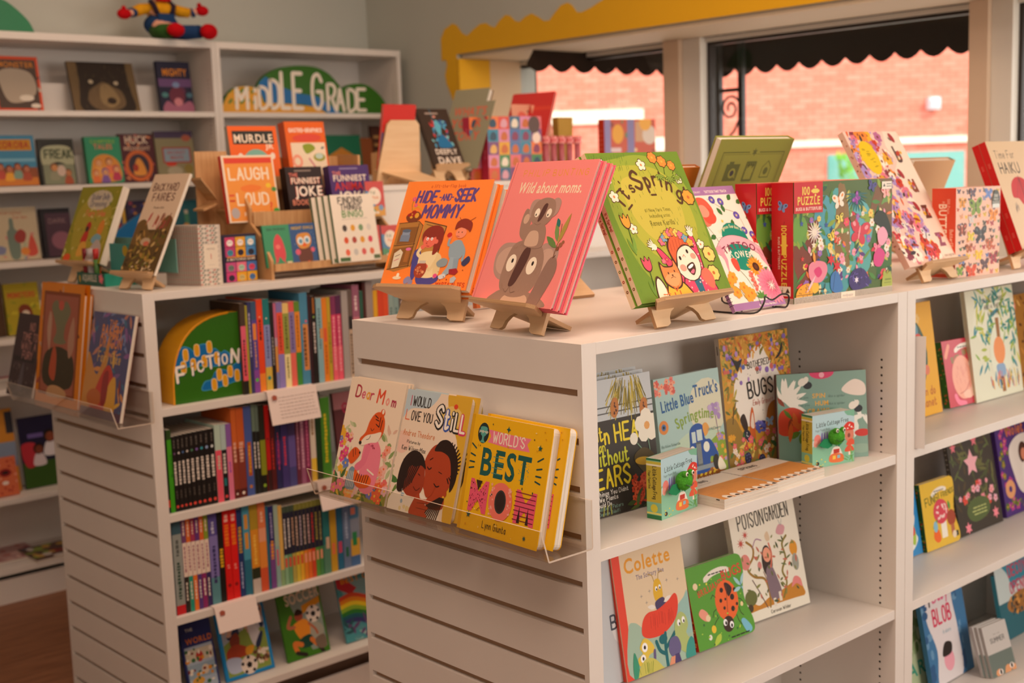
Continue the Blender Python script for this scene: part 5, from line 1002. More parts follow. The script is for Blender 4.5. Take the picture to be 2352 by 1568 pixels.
a.B([(8, 100), (10, 82), (24, 88), (40, 84), (58, 82), (78, 78), (90, 76), (93, 84), (93, 92), (60, 93), (12, 94)], '#c8862a').B([(8, 99), (10, 92), (92, 92), (93, 97), (60, 95), (14, 97)], '#efeada')
a.L([(40, 92), (42, 80), (38, 68), (24, 64), (16, 56), (26, 48), (28, 40), (20, 34)], 2.6, '#a0782c').L([(62, 88), (70, 76), (66, 66), (74, 56), (72, 44), (80, 38)], 2.6, '#8a7a30').L([(36, 92), (28, 78), (20, 66)], 1.2, '#6a4a3a').L([(50, 90), (44, 76), (38, 62)], 1, '#8a5a50').L([(28, 40), (34, 34), (42, 36)], 1.2, '#a87a9a')
a.E(46, 54, 8, 16, '#3a2a24', -4).E(47, 49, 6, 7.6, '#efa486').B([(42, 62), (50, 58), (56, 68), (60, 84), (46, 88), (42, 78)], '#84707c').L([(50, 60), (54, 50), (52, 40)], 2, '#d8745a').B([(50, 38), (48, 33), (53, 30), (55, 37)], '#e0c8a8').R(46, 86, 50, 93, '#e8e0d0').R(55, 82, 59, 90, '#e8e0d0')
a.E(14, 50, 7, 8, '#e08a80').ST(12, 34, 6, '#c8564a', 9, .3).ST(20, 28, 5, '#c8564a', 9, .3).B([(66, 32), (72, 27), (80, 30), (76, 36), (68, 35)], '#d8a0a8').L([(74, 28), (72, 23)], .6, '#90a0a0').L([(75, 28), (77, 23)], .6, '#90a0a0').E(88, 50, 6, 8, '#e09a2c').E(88, 62, 5, 9, '#a0a498').E(14, 80, 9, 8, '#6a7038').E(11, 88, 4, 4, '#4a3a20').B([(76, 82), (82, 74), (90, 76), (92, 84), (84, 80)], '#e88a88').E(34, 56, 3, 4, '#d88a84').SC(rlf(['#6a7038', '#8a8a4a', '#c8705a', '#4a5a3a'], 7, 2.4), 46, (8, 36, 92, 88), 5)
for i in range(5): a.LF(74, 42+i*5, 9, 2, '#6a7848', 20 if i % 2 else 160)
a.T('Caravan Wilder', 55, 97.6, 3.4, '#5a584a', h=1, wt=.12)
sp = Art(.014, .243); sp.R(0, 0, 100, 100, '#d9d2bc').SC(rlf(['#8a9080'], 40, 10), 14, (20, 6, 80, 96), 3)
book(.200, .243, .014, (.617, .166, S2), -4.6, 12.2, 'ivory poison garden book with twisting plants round a girl', a, 'hard', spine=sp, back='#d9d2bc', spcol='#d9d2bc')
a = Art(.16, .2); a.R(0, 0, 100, 100, '#cfd6dc').B([(10, 40), (40, 20), (80, 30), (90, 60), (40, 70)], '#a8bcc8')
book(.16, .2, .012, (.50, .16, S3), 0, 9, 'pale blue grey book on the low shelf, only its top edge in sight', a, 'hard', back='#cfd6dc')

# ================================================================ second bay
a = Art(.24, .263); a.R(0, 0, 100, 100, '#e2a71e').E(38, 45, 46, 44, '#3f5a4a', n=30).E(34, 46, 38, 36, '#4a6a54').E(60, 24, 12, 10, '#6a98a8').E(70, 34, 8, 8, '#cf4a3c').E(64, 52, 7, 14, '#e8c8a0').E(76, 46, 3, 3, '#7a8ab0').E(80, 60, 5, 5, '#d8785a').SC(rfl(['#e88a6a', '#8ab0c0', '#e8c070', '#d85a4a'], 5), 30, (10, 12, 76, 80), 4)
a.T('you can do', 92, 82, 8, '#b8641c', h=1, al='r').T('for the planet', 92, 92, 8, '#b8641c', h=1, al='r')
book(.24, .263, .012, (1.115, .150, S1), 0, 8.1, 'yellow picture book with a round green picture, partly behind the post', a, 'hard', back='#e2a71e')
a = Art(.21, .26); a.R(0, 0, 100, 100, '#d8d2cc').SC(rlf(['#7a8a3a', '#4a6a34', '#b0a84a', '#60607a', '#9a9a50', '#304a34'], 30, 12), 40, (4, 4, 96, 74), 5)
lp = on('z', S1, 2123, 1031)
book(.20, .232, .009, (lp.x-.085, lp.y+.181, S1), -65, 2, 'narrow looking leaf patterned book standing edge on beside the post', None, 'paper', back='#d8d2cc', spcol='#e8e0d8')
b_ = Art(.21, .26)
a = Art(.165, .159); a.R(0, 0, 100, 100, '#c83244'); banner(a, 52, 12)
a.T('BUSY', 30, 33, 9, '#4a8a3a', b=1, rot=10, fw=22).T('WORMS', 70, 26, 11, '#4a8a3a', b=1, fw=44, rot=3)
a.E(42, 58, 26, 32, '#eea68c', n=28).SC(lambda s, x, y, r: s.l([(x, y), (x+1, y+6)], .9, '#e08a78'), 30, (24, 36, 60, 76), 4).L([(44, 84), (58, 84), (70, 70), (76, 56), (78, 44), (82, 36)], 12, '#f2c0a8').L([(30, 82), (46, 78), (58, 66)], 1.2, '#c86a5a').E(83, 35, 8, 8, '#f2c0a8').E(84, 36, 1.6, 2, '#201410')
a.L([(6, 24), (12, 14), (16, 8)], 7, '#f09a80').E(100, 54, 9, 18, '#f0906a').L([(18, 84), (24, 94), (40, 98)], 8, '#f07a98').L([(84, 96), (82, 84), (92, 78), (101, 86)], 8, '#f08a90').E(94, 88, 3, 3.4, '#f4ead8').E(62, 40, 2, 3, '#f0c8b8')
sp = Art(.018, .159); sp.R(0, 0, 100, 100, '#3f7028').SC(rdot(['#8ab04a', '#e0603a'], 14), 20, (20, 6, 80, 96), 3)
wavy_book(.165, .159, .018, (1.394, .152, S1), -4, 10.2, 'crimson wavy edged board book with a coiled pink worm', a, sp, '#3f7028', '#c83244')
a = Art(.23, .272); a.R(0, 0, 100, 100, '#dcdcc4').E(60, 30, 50, 30, '#e2e2cc').SC(rlf(['#4a9a8a', '#3a8a98', '#8ab04a', '#a8b84a', '#2f7a70', '#c8c860'], 17, 3.6), 120, (14, 2, 96, 72), 7).E(60, 62, 22, 34, '#dfe2cc').SC(rlf(['#4a9a8a', '#3a8a98', '#8ab04a'], 14, 3), 24, (70, 10, 98, 60), 9).R(56, 28, 63, 96, '#9a6a3a')
a.E(58, 58, 12, 15, '#e8945a').B([(48, 72), (56, 70), (66, 72), (66, 82), (52, 82)], '#8aa8c8').R(54, 82, 60, 90, '#3a4a60').SC(lambda s, x, y, r: s.l([(x, y), (x+r.uniform(-3, 3), y-8)], 1, r.choice(['#e0b030', '#e8c84a', '#3a8ab0', '#e0604a'])), 50, (34, 84, 94, 94), 3)
for i, t in enumerate(("I'D LIKE A TREE", 'AND A THERE', 'LIKE ME')): a.T(t, 56, 13+i*6, 4.6, '#5a5a44', h=1, wt=.12)
book(.23, .272, .012, (1.497, .139, S1), -1.4, 8.1, 'pale green book with a leafy tree and a round faced child', a, 'hard', back='#dcdcc4', spcol='#d0c8a8')
a = Art(.2, .24); a.R(0, 0, 100, 100, '#a8742c').SC(rlf(['#5a3418', '#c88a3c', '#7a4a1c', '#e0b060'], 12, 4), 60, (2, 4, 98, 98), 8).E(10, 12, 10, 8, '#e8907a')
book(.2, .225, .012, (1.728, .15, S1), 0, 8, 'brown gold patterned book at the right end of the upper shelf', a, 'hard', back='#a8742c')
# shelf two
a = Art(.16, .158); a.R(0, 0, 100, 100, '#2a8ac8').B([(60, 34), (80, 30), (90, 44), (84, 62), (92, 78), (70, 92), (56, 70)], '#e8eee4').E(80, 44, 8, 9, '#d83a6a').B([(74, 56), (84, 54), (88, 70), (84, 84), (76, 80)], '#a8c84a').E(82, 64, 5, 7, '#d84a4a')
book(.16, .158, .014, (1.123, .156, S2), 0, 9.6, 'bright blue board book showing its right edge beside the post', a, 'board', back='#2a8ac8', gloss=1)
a = Art(.148, .16); a.R(0, 0, 100, 100, '#e4bc3c'); banner(a, 52, 16); a.T('FUNGI', 32, 33, 13, '#4a5a20', h=1, wt=.14, fw=42, rot=6).T('FRIENDS', 78, 27, 8, '#4a5a20', h=1, wt=.15, fw=38, rot=6)
a.R(48, 60, 64, 88, '#f4eee0').E(52, 48, 22, 20, '#d8485a').SC(rdot(['#f4d8d0'], 2.6), 20, (36, 38, 68, 58), 3).E(80, 62, 13, 13, '#a84a34').R(76, 72, 86, 88, '#b86a4a').B([(24, 84), (28, 72), (40, 74), (44, 88), (34, 92)], '#ee6a2c').LF(24, 70, 20, 7, '#5a9a3a', 40).E(32, 68, 6, 9, '#8ac0d8').LF(78, 50, 16, 7, '#4a9a4a', 100).R(88, 84, 96, 92, '#2c2c20').E(84, 88, 6, 6, '#e8d8c0')
sp = Art(.014, .16); sp.R(0, 0, 100, 100, '#2f5a20').SC(rdot(['#e88a2c', '#b83a20', '#8aa83a'], 16), 20, (20, 6, 80, 96), 3)
wavy_book(.148, .16, .014, (1.289, .148, S2), -1.9, 8.8, 'yellow wavy edged board book with a red toadstool', a, sp, '#2f5a20', '#e4bc3c')
a = Art(.206, .24); a.R(0, 0, 100, 100, '#3e372f').SC(rlf(['#4a5230', '#5e6a38', '#6a6a3c', '#54462c'], 20, 4), 80, (4, 2, 96, 84), 5).SC(rfl(['#e88a98', '#f0a8b0', '#d84a3a', '#e8b0c0'], 5, '#c83a3a'), 20, (10, 50, 92, 76), 6).ST(48, 30, 17, '#f0b0b8', 5, .5).E(47, 28, 6, 9, '#f0b0b8').B([(22, 78), (34, 68), (56, 66), (74, 72), (72, 84), (50, 90), (30, 88)], '#56663a')
for i in range(3): lines(a, 34, 66, 76+i*3.4, 1, 1, 1.6, '#b8c078', i)
a.ST(20, 94, 8, '#f08a98', 6, .5).ST(86, 88, 8, '#f08a98', 6, .5).ST(12, 10, 7, '#e87a88', 5).ST(60, 8, 8, '#e87a88', 5)
sp = Art(.012, .24); sp.R(0, 0, 100, 100, '#4a443c'); lines(sp, 30, 60, 10, 5, 16, 20, '#a89a8a')
book(.206, .24, .012, (1.448, .149, S2), -1.4, 10.8, 'dark brown book with pink star flowers above a green blob', a, 'hard', spine=sp, back='#3e372f', spcol='#4a443c')
a = Art(.2, .24); a.R(0, 0, 100, 100, '#4a2c78').SC(rfl(['#b83a8a', '#8a7a2c', '#5a6a30'], 6), 30, (4, 4, 40, 96), 4).B([(30, 30), (60, 18), (96, 24), (101, 60), (90, 84), (50, 80), (34, 56)], '#e8e0d8').E(66, 38, 12, 14, '#4a2418').E(67, 40, 7, 8, '#d88a6a').B([(58, 56), (66, 48), (76, 50), (78, 74), (60, 74)], '#efeae2').T('Violet', 52, 16, 14, '#d87a2c', h=1, wt=.16, fw=52).E(20, 72, 13, 12, '#e0a070').E(20, 72, 4, 4, '#4a2c78').SC(rlf(['#5a6a20', '#8a8a30'], 10, 3), 20, (20, 86, 96, 98), 4).E(72, 80, 8, 3.4, '#a83a6a')
book(.2, .24, .012, (1.684, .149, S2), 0, 10, 'purple book with a brown haired girl in an oval at the right end', a, 'hard', back='#4a2c78')
# shelf three
a = Art(.2, .25); a.R(0, 0, 100, 100, '#b8c8a0').E(70, 40, 34, 30, '#7f9a60').E(50, 14, 40, 16, '#8ab8a8').SC(rdot(['#6a8a50', '#9ab080', '#c8cca0'], 7), 30, (20, 10, 98, 70), 3).T('SAFARI', 98, 88, 17, '#3a9a80', b=1, al='r', fw=90)
l_, w_, h_ = rest((2060, 1418), (2130, 1392), .12, S3, 11)
book(.17, h_, .01, (l_[0]-.05, .152, S3), 0, 11, 'soft green book on the third shelf beside the post', a, 'paper', back='#b8c8a0')
a = Art(.165, .27); a.R(0, 0, 100, 100, '#3f78a8').B([(14, 8), (40, -6), (92, -4), (86, 30), (90, 60), (84, 102), (20, 102), (26, 70), (10, 40)], '#e6e0e2').SC(rdot(['#6a9ac0', '#2c5a8a'], 7), 14, (0, 20, 12, 96), 3).SC(rdot(['#6a9ac0', '#2c5a8a'], 6), 12, (92, 20, 100, 96), 3)
a.T('Baby', 56, 28, 21, '#e05a8a', h=1, wt=.13, fw=44).T('BLOB', 54, 48, 22, '#d83a60', h=1, wt=.16, fw=52).l([(24, 30), (24, 24), (44, 22)], 3.6, '#3a2c28').l([(70, 4), (88, -2)], 3.6, '#3a2c28').l([(86, 0), (92, 14)], 3.6, '#3a2c28').E(54, 82, 14, 16, '#f0a8b8').B([(38, 76), (48, 66), (66, 68), (64, 76), (50, 78)], '#2c2420').T('A story', 60, 58, 5, '#8ab0c0', h=1)
l_, w_, h_ = rest((2112.6, 1393.6), (2208, 1350), .12, S3, 11)
book(w_, h_+.01, .012, (l_[0], .12, S3), 0, 11, 'blue and white baby blob book, tallest on the third shelf', a, 'hard', back='#3f78a8')
a = Art(.098, .122); a.R(0, 0, 100, 100, '#c9c6c2').R(0, 56, 100, 100, '#6c7a74').T('SUMMER', 52, 36, 11, '#4a4a48', h=1, fw=60).T('how i see', 52, 22, 5, '#8a8a86').SC(rdot(['#e0a070'], 13), 5, (10, 94, 96, 100), 3).E(36, 94, 9, 7, '#f0e8e0').E(36, 94, 4, 6, '#2c2018').E(84, 90, 9, 7, '#f0e8e0').E(84, 90, 4, 6, '#2c2018')
sm = book(.098, .122, .0085, (1.433, .052, S3), -6, 17, 'small grey summer book on the third shelf, front copy', a, 'paper', back='#c9c6c2', spcol='#b4b0ac', group='small grey summer books')
again(sm, 'small grey summer book, second in its row', (-.006, .0092, 0), 'small grey summer books'); again(sm, 'small grey summer book, rearmost in its row', (-.012, .0184, 0), 'small grey summer books')
a = Art(.2, .24); a.R(0, 0, 100, 100, '#3a90a8').B([(0, 20), (30, 30), (40, 50), (60, 44), (101, 50), (101, 101), (0, 101)], '#c8d8d8').R(0, 60, 100, 101, '#2c6a78').E(60, 66, 40, 14, '#a8743a').R(60, 88, 101, 101, '#c85a24').T('ANDREI O', 60, 14, 8, '#1c3c48', h=1, fw=60).T('DECOY', 60, 36, 14, '#c83a5a', h=1, fw=50).T('OPENING', 64, 54, 14, '#c83a5a', h=1, fw=60).SC(rdot(['#5a3a20', '#e0a050', '#2c4a50'], 3), 50, (30, 58, 96, 76), 4)
l_, w_, h_ = rest((2284, 1325.6), (2400, 1290), .14, S3, 11)
book(.2, h_, .012, (l_[0], .14, S3), 0, 11, 'teal book with red lettering behind the small summer books', a, 'hard', back='#3a90a8')

# ================================================================ clear shelf with three picture books on the near end panel
def tray(y0, y1, z, label, x=0, dep=.098, lipz=.052):
    e = empty('acrylic_shelf', (x-.002, y0, z), label, 'display shelf', 'clear acrylic book shelves on the end panels')
    t = .0028; r = .0045
    def prof(o):                      # side profile offset by o: lip top, lip foot, floor, back foot, back top
        P = [(-dep-.014+o*0, lipz)]
        for i in range(5): a = math.pi+i/4*math.pi/2; P.append((-dep+r+(r-o)*math.cos(a)*1, r+(r-o)*math.sin(a)))
        for i in range(5): a = 1.5*math.pi+i/4*math.pi/2; P.append((-r-.001+(r-o)*math.cos(a), r+(r-o)*math.sin(a)))
        P.append((-.001-o, .078)); return P
    A_ = prof(0); B_ = prof(t); B_[0] = (A_[0][0]+t, A_[0][1]); L = y1-y0; m = MB()
    for i in range(len(A_)-1):
        b = len(m.v); q = [A_[i], A_[i+1], B_[i+1], B_[i]]
        m.v += [(p[0], 0, p[1]) for p in q]+[(p[0], L, p[1]) for p in q]
        m.f += [(b, b+1, b+2, b+3), (b+7, b+6, b+5, b+4), (b, b+4, b+5, b+1), (b+3, b+2, b+6, b+7)]; m.m += [1, 1, 0, 0]
        if i == 0: m.f.append((b, b+3, b+7, b+4)); m.m.append(1)
        if i == len(A_)-2: m.f.append((b+1, b+5, b+6, b+2)); m.m.append(1)
    me = m.build('bent_sheet', [CLEAR, ACEDGE], e)
    for yy in (L*.12, L*.88): MB().box(-.004, yy-.015, .0782, .008, yy+.015, .0800).box(.002, yy-.015, .0802, .0045, yy+.015, .088).build('hook', CLEAR, e)
    return e
TZ = .9035
tray(-.018, .606, TZ, 'clear acrylic shelf holding three picture books on the near end panel')
a = Art(.159, .218); a.R(0, 0, 100, 100, '#f2dfc6')
for ch, x, y, z, c in (('D', 18, 16, 13, '#b02c3c'), ('e', 28, 16.4, 12, '#d86a7a'), ('a', 36.5, 16.6, 12, '#e8a02c'), ('r', 44, 17, 12, '#c8485a'), ('M', 60, 18.4, 15, '#e0502c'), ('o', 73, 19, 12, '#ee9a8a'), ('m', 84, 19.6, 11, '#b02c4c')): a.T(ch, x, y, z, c, h=1, wt=.17, rot=-4)
a.SC(rlf(['#c8ccA0', '#b0bc88', '#d8d4ae', '#8aa060'], 13, 5), 26, (0, 38, 26, 96), 41).SC(rlf(['#b8c090', '#8aa060', '#e0b8a0'], 12, 5), 22, (78, 40, 99, 96), 42).SC(rfl(['#f0a088', '#e8706a', '#f0b8a8', '#e8508a', '#c83a6a', '#6a80c0', '#e8b030'], 5.6, '#e8b030'), 26, (0, 46, 26, 99), 43).SC(rfl(['#f0a088', '#f0b8a8', '#e8706a', '#d8d0e0'], 5, '#e86a30'), 18, (78, 48, 98, 98), 44)
a.B([(-2, 102), (-2, 84), (20, 90), (50, 94), (80, 92), (102, 86), (102, 102)], '#8a8a3c').SC(rlf(['#4a6a30', '#8a9a3c', '#d8b83a', '#3a7040'], 13, 5), 46, (0, 86, 99, 99), 45).SC(rfl(['#ef7f96', '#e8643a', '#6a70b8', '#f0a050', '#e8b8c0'], 7.5, '#f0c040'), 22, (2, 82, 98, 98), 46)
a.B([(46, 56), (52, 48), (62, 47), (72, 52), (78, 60), (79, 78), (72, 92), (52, 92), (46, 76)], '#ee8296').L([(54, 56), (50, 68), (40, 74)], 9, '#e87890')
a.B([(36, 50), (44, 44), (48, 34), (56, 27), (66, 26), (74, 32), (75, 42), (68, 49), (56, 50), (44, 54), (38, 55)], '#e05a1c').B([(38, 54), (46, 47), (60, 44), (72, 42), (68, 50), (56, 52), (44, 55)], '#f6e6d0').E(68, 26, 4, 4.6, '#e05a1c').E(68.4, 25, 2, 2.8, '#f6e6d0').E(38, 53.4, 2.6, 2.2, '#2c1810').L([(52, 40), (55, 42), (58, 40)], .8, '#2c1810').L([(48, 50), (52, 49), (54, 46)], .7, '#2c1810')
for p in ([(56, 29), (62, 31)], [(58, 32), (64, 33)], [(66, 30), (66, 38)], [(70, 32), (69, 40)], [(60, 36), (66, 38)]): a.l(p, 1.2, '#2c1810')
a.B([(22, 64), (30, 58), (38, 59), (42, 62), (38, 67), (30, 72), (24, 70)], '#e05a1c').E(41, 61.6, 1.6, 1.5, '#2c1810').E(24, 66, 3, 3.4, '#e05a1c').l([(28, 60), (31, 66)], .9, '#2c1810').l([(32, 59), (34, 64)], .9, '#2c1810').B([(26, 92), (26, 80), (32, 74), (40, 78), (42, 92)], '#7a94a4')
for q in range(5): a.l([(28+q*3, 78), (27+q*3, 91)], .7, '#f0e8dc')
a.B([(38, 76), (50, 80), (62, 78), (70, 82), (66, 88), (50, 90), (40, 86)], '#e8641c')
for q in range(6): a.l([(44+q*4, 79), (42+q*4, 86)], 1.2, '#2c1810')
a.l([(60, 74), (72, 77)], 2, '#f6e6d0').SC(lambda s, x, y, r: s.E(x, y, .8, .8, '#a02c4c', n=6), 8, (54, 53, 66, 56), 2)
a.T('Susannah Shane', 42, 96.5, 3, '#e8dca8', h=1).T('written and drawn', 46, 94, 2.4, '#e8dca8', h=1)
dm = book(.159, .218, .0042, (-.083, .580, TZ+.0032), -87.7, 17.5, 'white tiger picture book on the clear shelf, front copy', a, 'paper', back='#e8d4c0', spcol='#d8a0a8', gloss=1, group='white tiger picture books')
for q in range(2): again(dm, ['second white tiger picture book on the clear shelf', 'rearmost white tiger picture book on the clear shelf'][q], (.0035*(q+1), .0050*(q+1), 0), 'white tiger picture books')
a = Art(.168, .211); a.R(0, 0, 100, 100, '#efdcc4').B([(66, -4), (102, -4), (102, 104), (88, 104), (84, 70), (90, 40), (70, 16)], '#dcae34').E(74, 18, 16, 12, '#e8c870').B([(-4, -4), (50, -4), (40, 12), (10, 16), (-4, 26)], '#bcd0d8').E(6, 44, 12, 12, '#f0c8b4').SC(rlf(['#6a8a3c', '#4a7a3a', '#a8a83c'], 22, 7), 12, (0, 76, 12, 98), 3)
a.T('I', 9, 13, 10, '#c83a5a', h=1, wt=.12).T('WOULD', 26, 13, 9.5, '#3a3430', h=1, wt=.14, fw=28, jig=.08).T('L', 8, 25, 10, '#e8704a', h=1, wt=.12).T('OVE YOU', 30, 25, 9.5, '#3a3430', h=1, wt=.14, fw=34, jig=.08)
for ch, x, y, z, c in (('S', 58, 27, 21, '#2c2826'), ('t', 70, 27.5, 20, '#3a5ab0'), ('i', 77.5, 27.5, 17, '#2c2826'), ('L', 85, 28, 17, '#2c2826'), ('L', 94, 28.6, 17, '#d83a6a')): a.T(ch, x, y, z, c, h=1, wt=.32, fw=8 if ch != 'S' else 11).T(ch, x-.3, y-.4, z, '#f6efe0', h=1, wt=.15, fw=8 if ch != 'S' else 11)
a.E(78, 8.6, 3, 2.6, '#e04a2c').T('Andrea Theodore', 30, 38, 6, '#d8824a', h=1, wt=.11, fw=50, jig=.05).T('Pictures by', 24, 44, 3, '#4a4038', h=1).T('Ken Wilson-Max', 26, 50, 4.6, '#3a3430', h=1, wt=.13, fw=38)
a.B([(-2, 102), (6, 86), (22, 78), (40, 80), (60, 86), (80, 102)], '#f0e6d4').SC(rdot(['#9ab8c8', '#e8d8a0'], 2.6), 12, (14, 84, 44, 98), 3)
sk = '#b04422'
a.B([(50, 66), (46, 56), (54, 44), (66, 40), (82, 44), (92, 56), (90, 70), (82, 80), (70, 88), (58, 82), (50, 76)], sk).B([(60, 84), (80, 76), (84, 90), (62, 92)], sk)
a.B([(58, 46), (64, 38), (76, 36), (88, 42), (96, 54), (96, 68), (90, 76), (88, 62), (82, 50), (70, 46)], '#2c1a14')
for q in range(16): an = 100-q*11; a.l([(78+14*math.cos(an*D2R), 56-11*math.sin(an*D2R)), (78+21*math.cos(an*D2R), 54-17*math.sin(an*D2R))], 1.5, '#2c1a14')
a.B([(12, 72), (14, 60), (22, 53), (36, 52), (46, 58), (50, 68), (50, 78), (42, 86), (28, 86), (18, 80)], '#a03c20').B([(10, 82), (10, 66), (16, 55), (28, 49), (42, 52), (50, 62), (42, 60), (34, 62), (26, 62), (22, 72), (18, 84)], '#2c1a14')
for q in range(10): a.L([(14+q*3, 58), (11+q*2.4, 72), (12+q*2.2, 84-abs(q-3)*1.5)], 1.8, '#2c1a14')
a.B([(52, 76), (60, 70), (68, 68), (66, 80), (58, 84)], sk).L([(52, 60), (55, 61.6), (58, 60)], 1.2, '#2c120c').L([(66, 72), (70, 74), (74, 73)], 1.2, '#2c120c').L([(54, 54), (58, 52)], .8, '#2c120c').L([(70, 62), (75, 63)], .8, '#2c120c').L([(36, 78), (41, 80.6), (46, 78)], .9, '#5a1c10').L([(40, 67), (43, 68)], .9, '#2c120c').E(84, 78, 3, 3.4, sk).E(83, 81, 1.5, 1.5, '#e8b030')
for q in range(11): a.L([(84-q*.6, 82), (80-q*2.2, 92), (77-q*3, 102)], 1.3, '#2c1a14')
a.B([(36, 100), (40, 88), (46, 82), (50, 86), (60, 86), (58, 90), (64, 92), (60, 96), (64, 99), (56, 101)], sk).L([(46, 90), (60, 89)], .6, '#6a2410').L([(46, 94), (62, 94)], .6, '#6a2410')
wm = book(.168, .211, .0085, (-.079, .410, TZ+.0032), -88, 16.8, 'cream and yellow board book of a mother hugging a child, front copy', a, 'board', back='#c0a83a', spcol='#e8d8c0', gloss=1, group='mother and child board books')
again(wm, 'mother and child board book behind the front copy, its blue corner showing', (.010, .0092, 0), 'mother and child board books', )
a = Art(.196, .188); a.R(0, 0, 100, 100, '#efb90f').R(0, 0, 4, 100, '#dca40a')
a.E(17, 15, 7, 8.6, '#22302e').B([(13, 10), (21, 10), (20.4, 16), (18.4, 18), (18.4, 21), (20, 23), (14, 23), (15.6, 21), (15.6, 18), (13.6, 16)], '#5aa89c').T('pop-up', 17, 14.6, 2.6, '#efe6d0', b=1)
a.P([(23, 11), (50, 12), (76, 12), (72, 17), (76, 23), (50, 23.4), (24, 22), (27, 16.6)], '#ef7f96').T("WORLD'S", 50, 21, 8.4, '#f6e6d0', h=1, wt=.14, fw=40)
a.T('BEST', 49, 50, 23, '#1c5a54', b=1, fw=62).T('BEST', 49, 50, 23, '#1c5a54', h=0, fw=62)
for q in range(4): a.l([(34, 33+q*4.6), (46, 33+q*4.6)], .6, '#4a9088')
a.SC(rdot(['#4a9088'], .5), 26, (66, 32, 78, 48), 3)
for sx_ in (1, -1):
    for q, (dy, yy) in enumerate(((-5, 30), (-2, 36), (0, 41), (2, 45), )): a.l([(49+sx_*38, yy-dy*-.2), (49+sx_*44, yy+dy*.9)], 1.3, '#1c4a4a')
a.T('M', 21, 82, 27, '#ea5a76', b=1, fw=25).T('M', 79, 82, 27, '#ea5a76', b=1, fw=26)
a.SC(rdot(['#7a1c30'], .55), 80, (11, 57, 31, 81), 4)
for q in range(7): a.l([(67, 57+q*3.8), (91, 57+q*3.8)], .7, '#7a1c30')
a.P([(17, 55.4), (25, 55.4), (21, 64)], '#3a241c').P([(72, 82), (75.6, 82), (74, 68)], '#3a241c').P([(82.6, 82), (86, 82), (84, 68)], '#3a241c')
a.E(50, 69, 14.5, 15.5, '#ef7a68', n=26).E(50, 69, 7, 9.6, '#3a3a38', n=20).E(50, 69, 5.6, 8.2, '#33201c', n=20).SC(rst(['#f6b0a0'], 1.6), 14, (37, 56, 41, 82), 5).SC(rst(['#f6b0a0'], 1.6), 14, (59, 56, 63, 82), 6)
a.T('Lynn Giunta', 47, 94, 5.6, '#3a3420', h=1, wt=.1, fw=30)
for x, y, r_, c, n in ((88, 18, 3, '#1c5a54', 5), (13, 86, 3.2, '#1c5a54', 5), (84, 93, 2.4, '#1c5a54', 7), (48, 8, 2.8, '#1c5a54', 4), (28, 6, 1, '#1c3a34', 7), (80, 12, 1, '#1c3a34', 7)): a.ST(x, y, r_, c, n, .4)
a.SC(rdot(['#f6dc8a', '#1c3a34', '#d89a10'], .9), 26, (8, 4, 94, 98), 8)
sp = Art(.016, .188); sp.R(0, 0, 100, 100, '#efb90f')
bm = book(.196, .188, .016, (-.079, .219, TZ+.0032), -91.6, 13.5, 'yellow pop-up board book with green and pink lettering on the clear shelf, front copy', a, 'board', spine=sp, back='#efb90f', spcol='#efb90f', gloss=1, group='yellow pop-up board books')
again(bm, 'yellow pop-up board book behind the front copy on the clear shelf', (.019, .0168, 0), 'yellow pop-up board books')
# ================================================================ spines on the island bookcase behind
FY = 1.527
SER = {}; ORD = ['leftmost ', 'second ', 'third ', 'fourth ', 'fifth ', 'sixth ', 'seventh ', 'eighth ', 'ninth ', 'tenth ']
def row(ox, oy, sc, z0, ybot, items, rowname, depth=.135, y0=1.545):
    """items: left px, right px at the foot of the spine, top px (all in a crop at ox, oy scaled sc), look"""
    prev = None
    for i, (xl, xr, yt, what, bands, *opt) in enumerate(items):
        f = lambda x, y: on('y', y0, ox+x/sc, oy+y/sc)
        zf = CAMLOC.z
        # foot line of the row: the shelf top at depth y0
        d = None
        pl = Vector((0, 0, 0)); X0 = foot_x(ox+xl/sc, y0, z0); X1 = foot_x(ox+xr/sc, y0, z0)
        pt = on('y', y0, ox+((xl+xr)/2-(ybot-yt)*.07)/sc, oy+yt/sc)
        t = max(X1-X0-.0006, .005); h = max(pt.z-z0, .06)
        if prev is not None and X0 < prev: X0 = prev
        t = max(X1-X0-.0006, .004); prev = X1
        a = Art(t, h); q = 0
        for c, e in bands: a.R(0, q*100, 100, e*100, c); a.n -= 1; q = e
        a.n += 1
        for (x0, y0_, x1, y1, c) in (opt[0] if opt else ()):
            if c[0] == '*':                      # lettering running down the spine, too small to read
                r = random.Random(i*7+int(y0_)); y = y0_
                while y < y1-2: hgt = r.uniform(1.5, 4.5); a.R(x0+r.uniform(0, 8), y, x1-r.uniform(0, 8), min(y+hgt, y1), c[1:]); a.n -= 1; y += hgt+.9
                a.n += 1
            elif c[0] == 'o': a.E((x0+x1)/2, (y0_+y1)/2, (x1-x0)/2, (x1-x0)/2, c[1:], n=12)
            else: a.R(x0, y0_, x1, y1, c)
        D = depth+(.02 if h > .2 else 0)
        lab = what if isinstance(what, str) else what[0]; grp = None if isinstance(what, str) else what[1]
        if grp: SER[grp] = SER.get(grp, 0)+1; lab = ORD[SER[grp]-1]+lab
        e = book(D, h, t, (X1, y0, z0+.0004), 90, 0, lab, None, 'paper', spine=a, back=bands[0][0], spcol=bands[0][0], group=grp)
def foot_x(px, y, z):      # x where the vertical plane through a pixel column near the shelf meets depth y at height z
    lo = 0; py = 800
    for _ in range(6):
        p = on('y', y, px, py); py += (p.z-z)*FPX/(p-CAMLOC).length
    return p.x
L = lambda c='#e8dcc8', a=12, b=60: (30, a, 70, b, '*'+c)
A1, A2, A3 = 'in the top row', 'in the middle row', 'in the lowest row of spines'
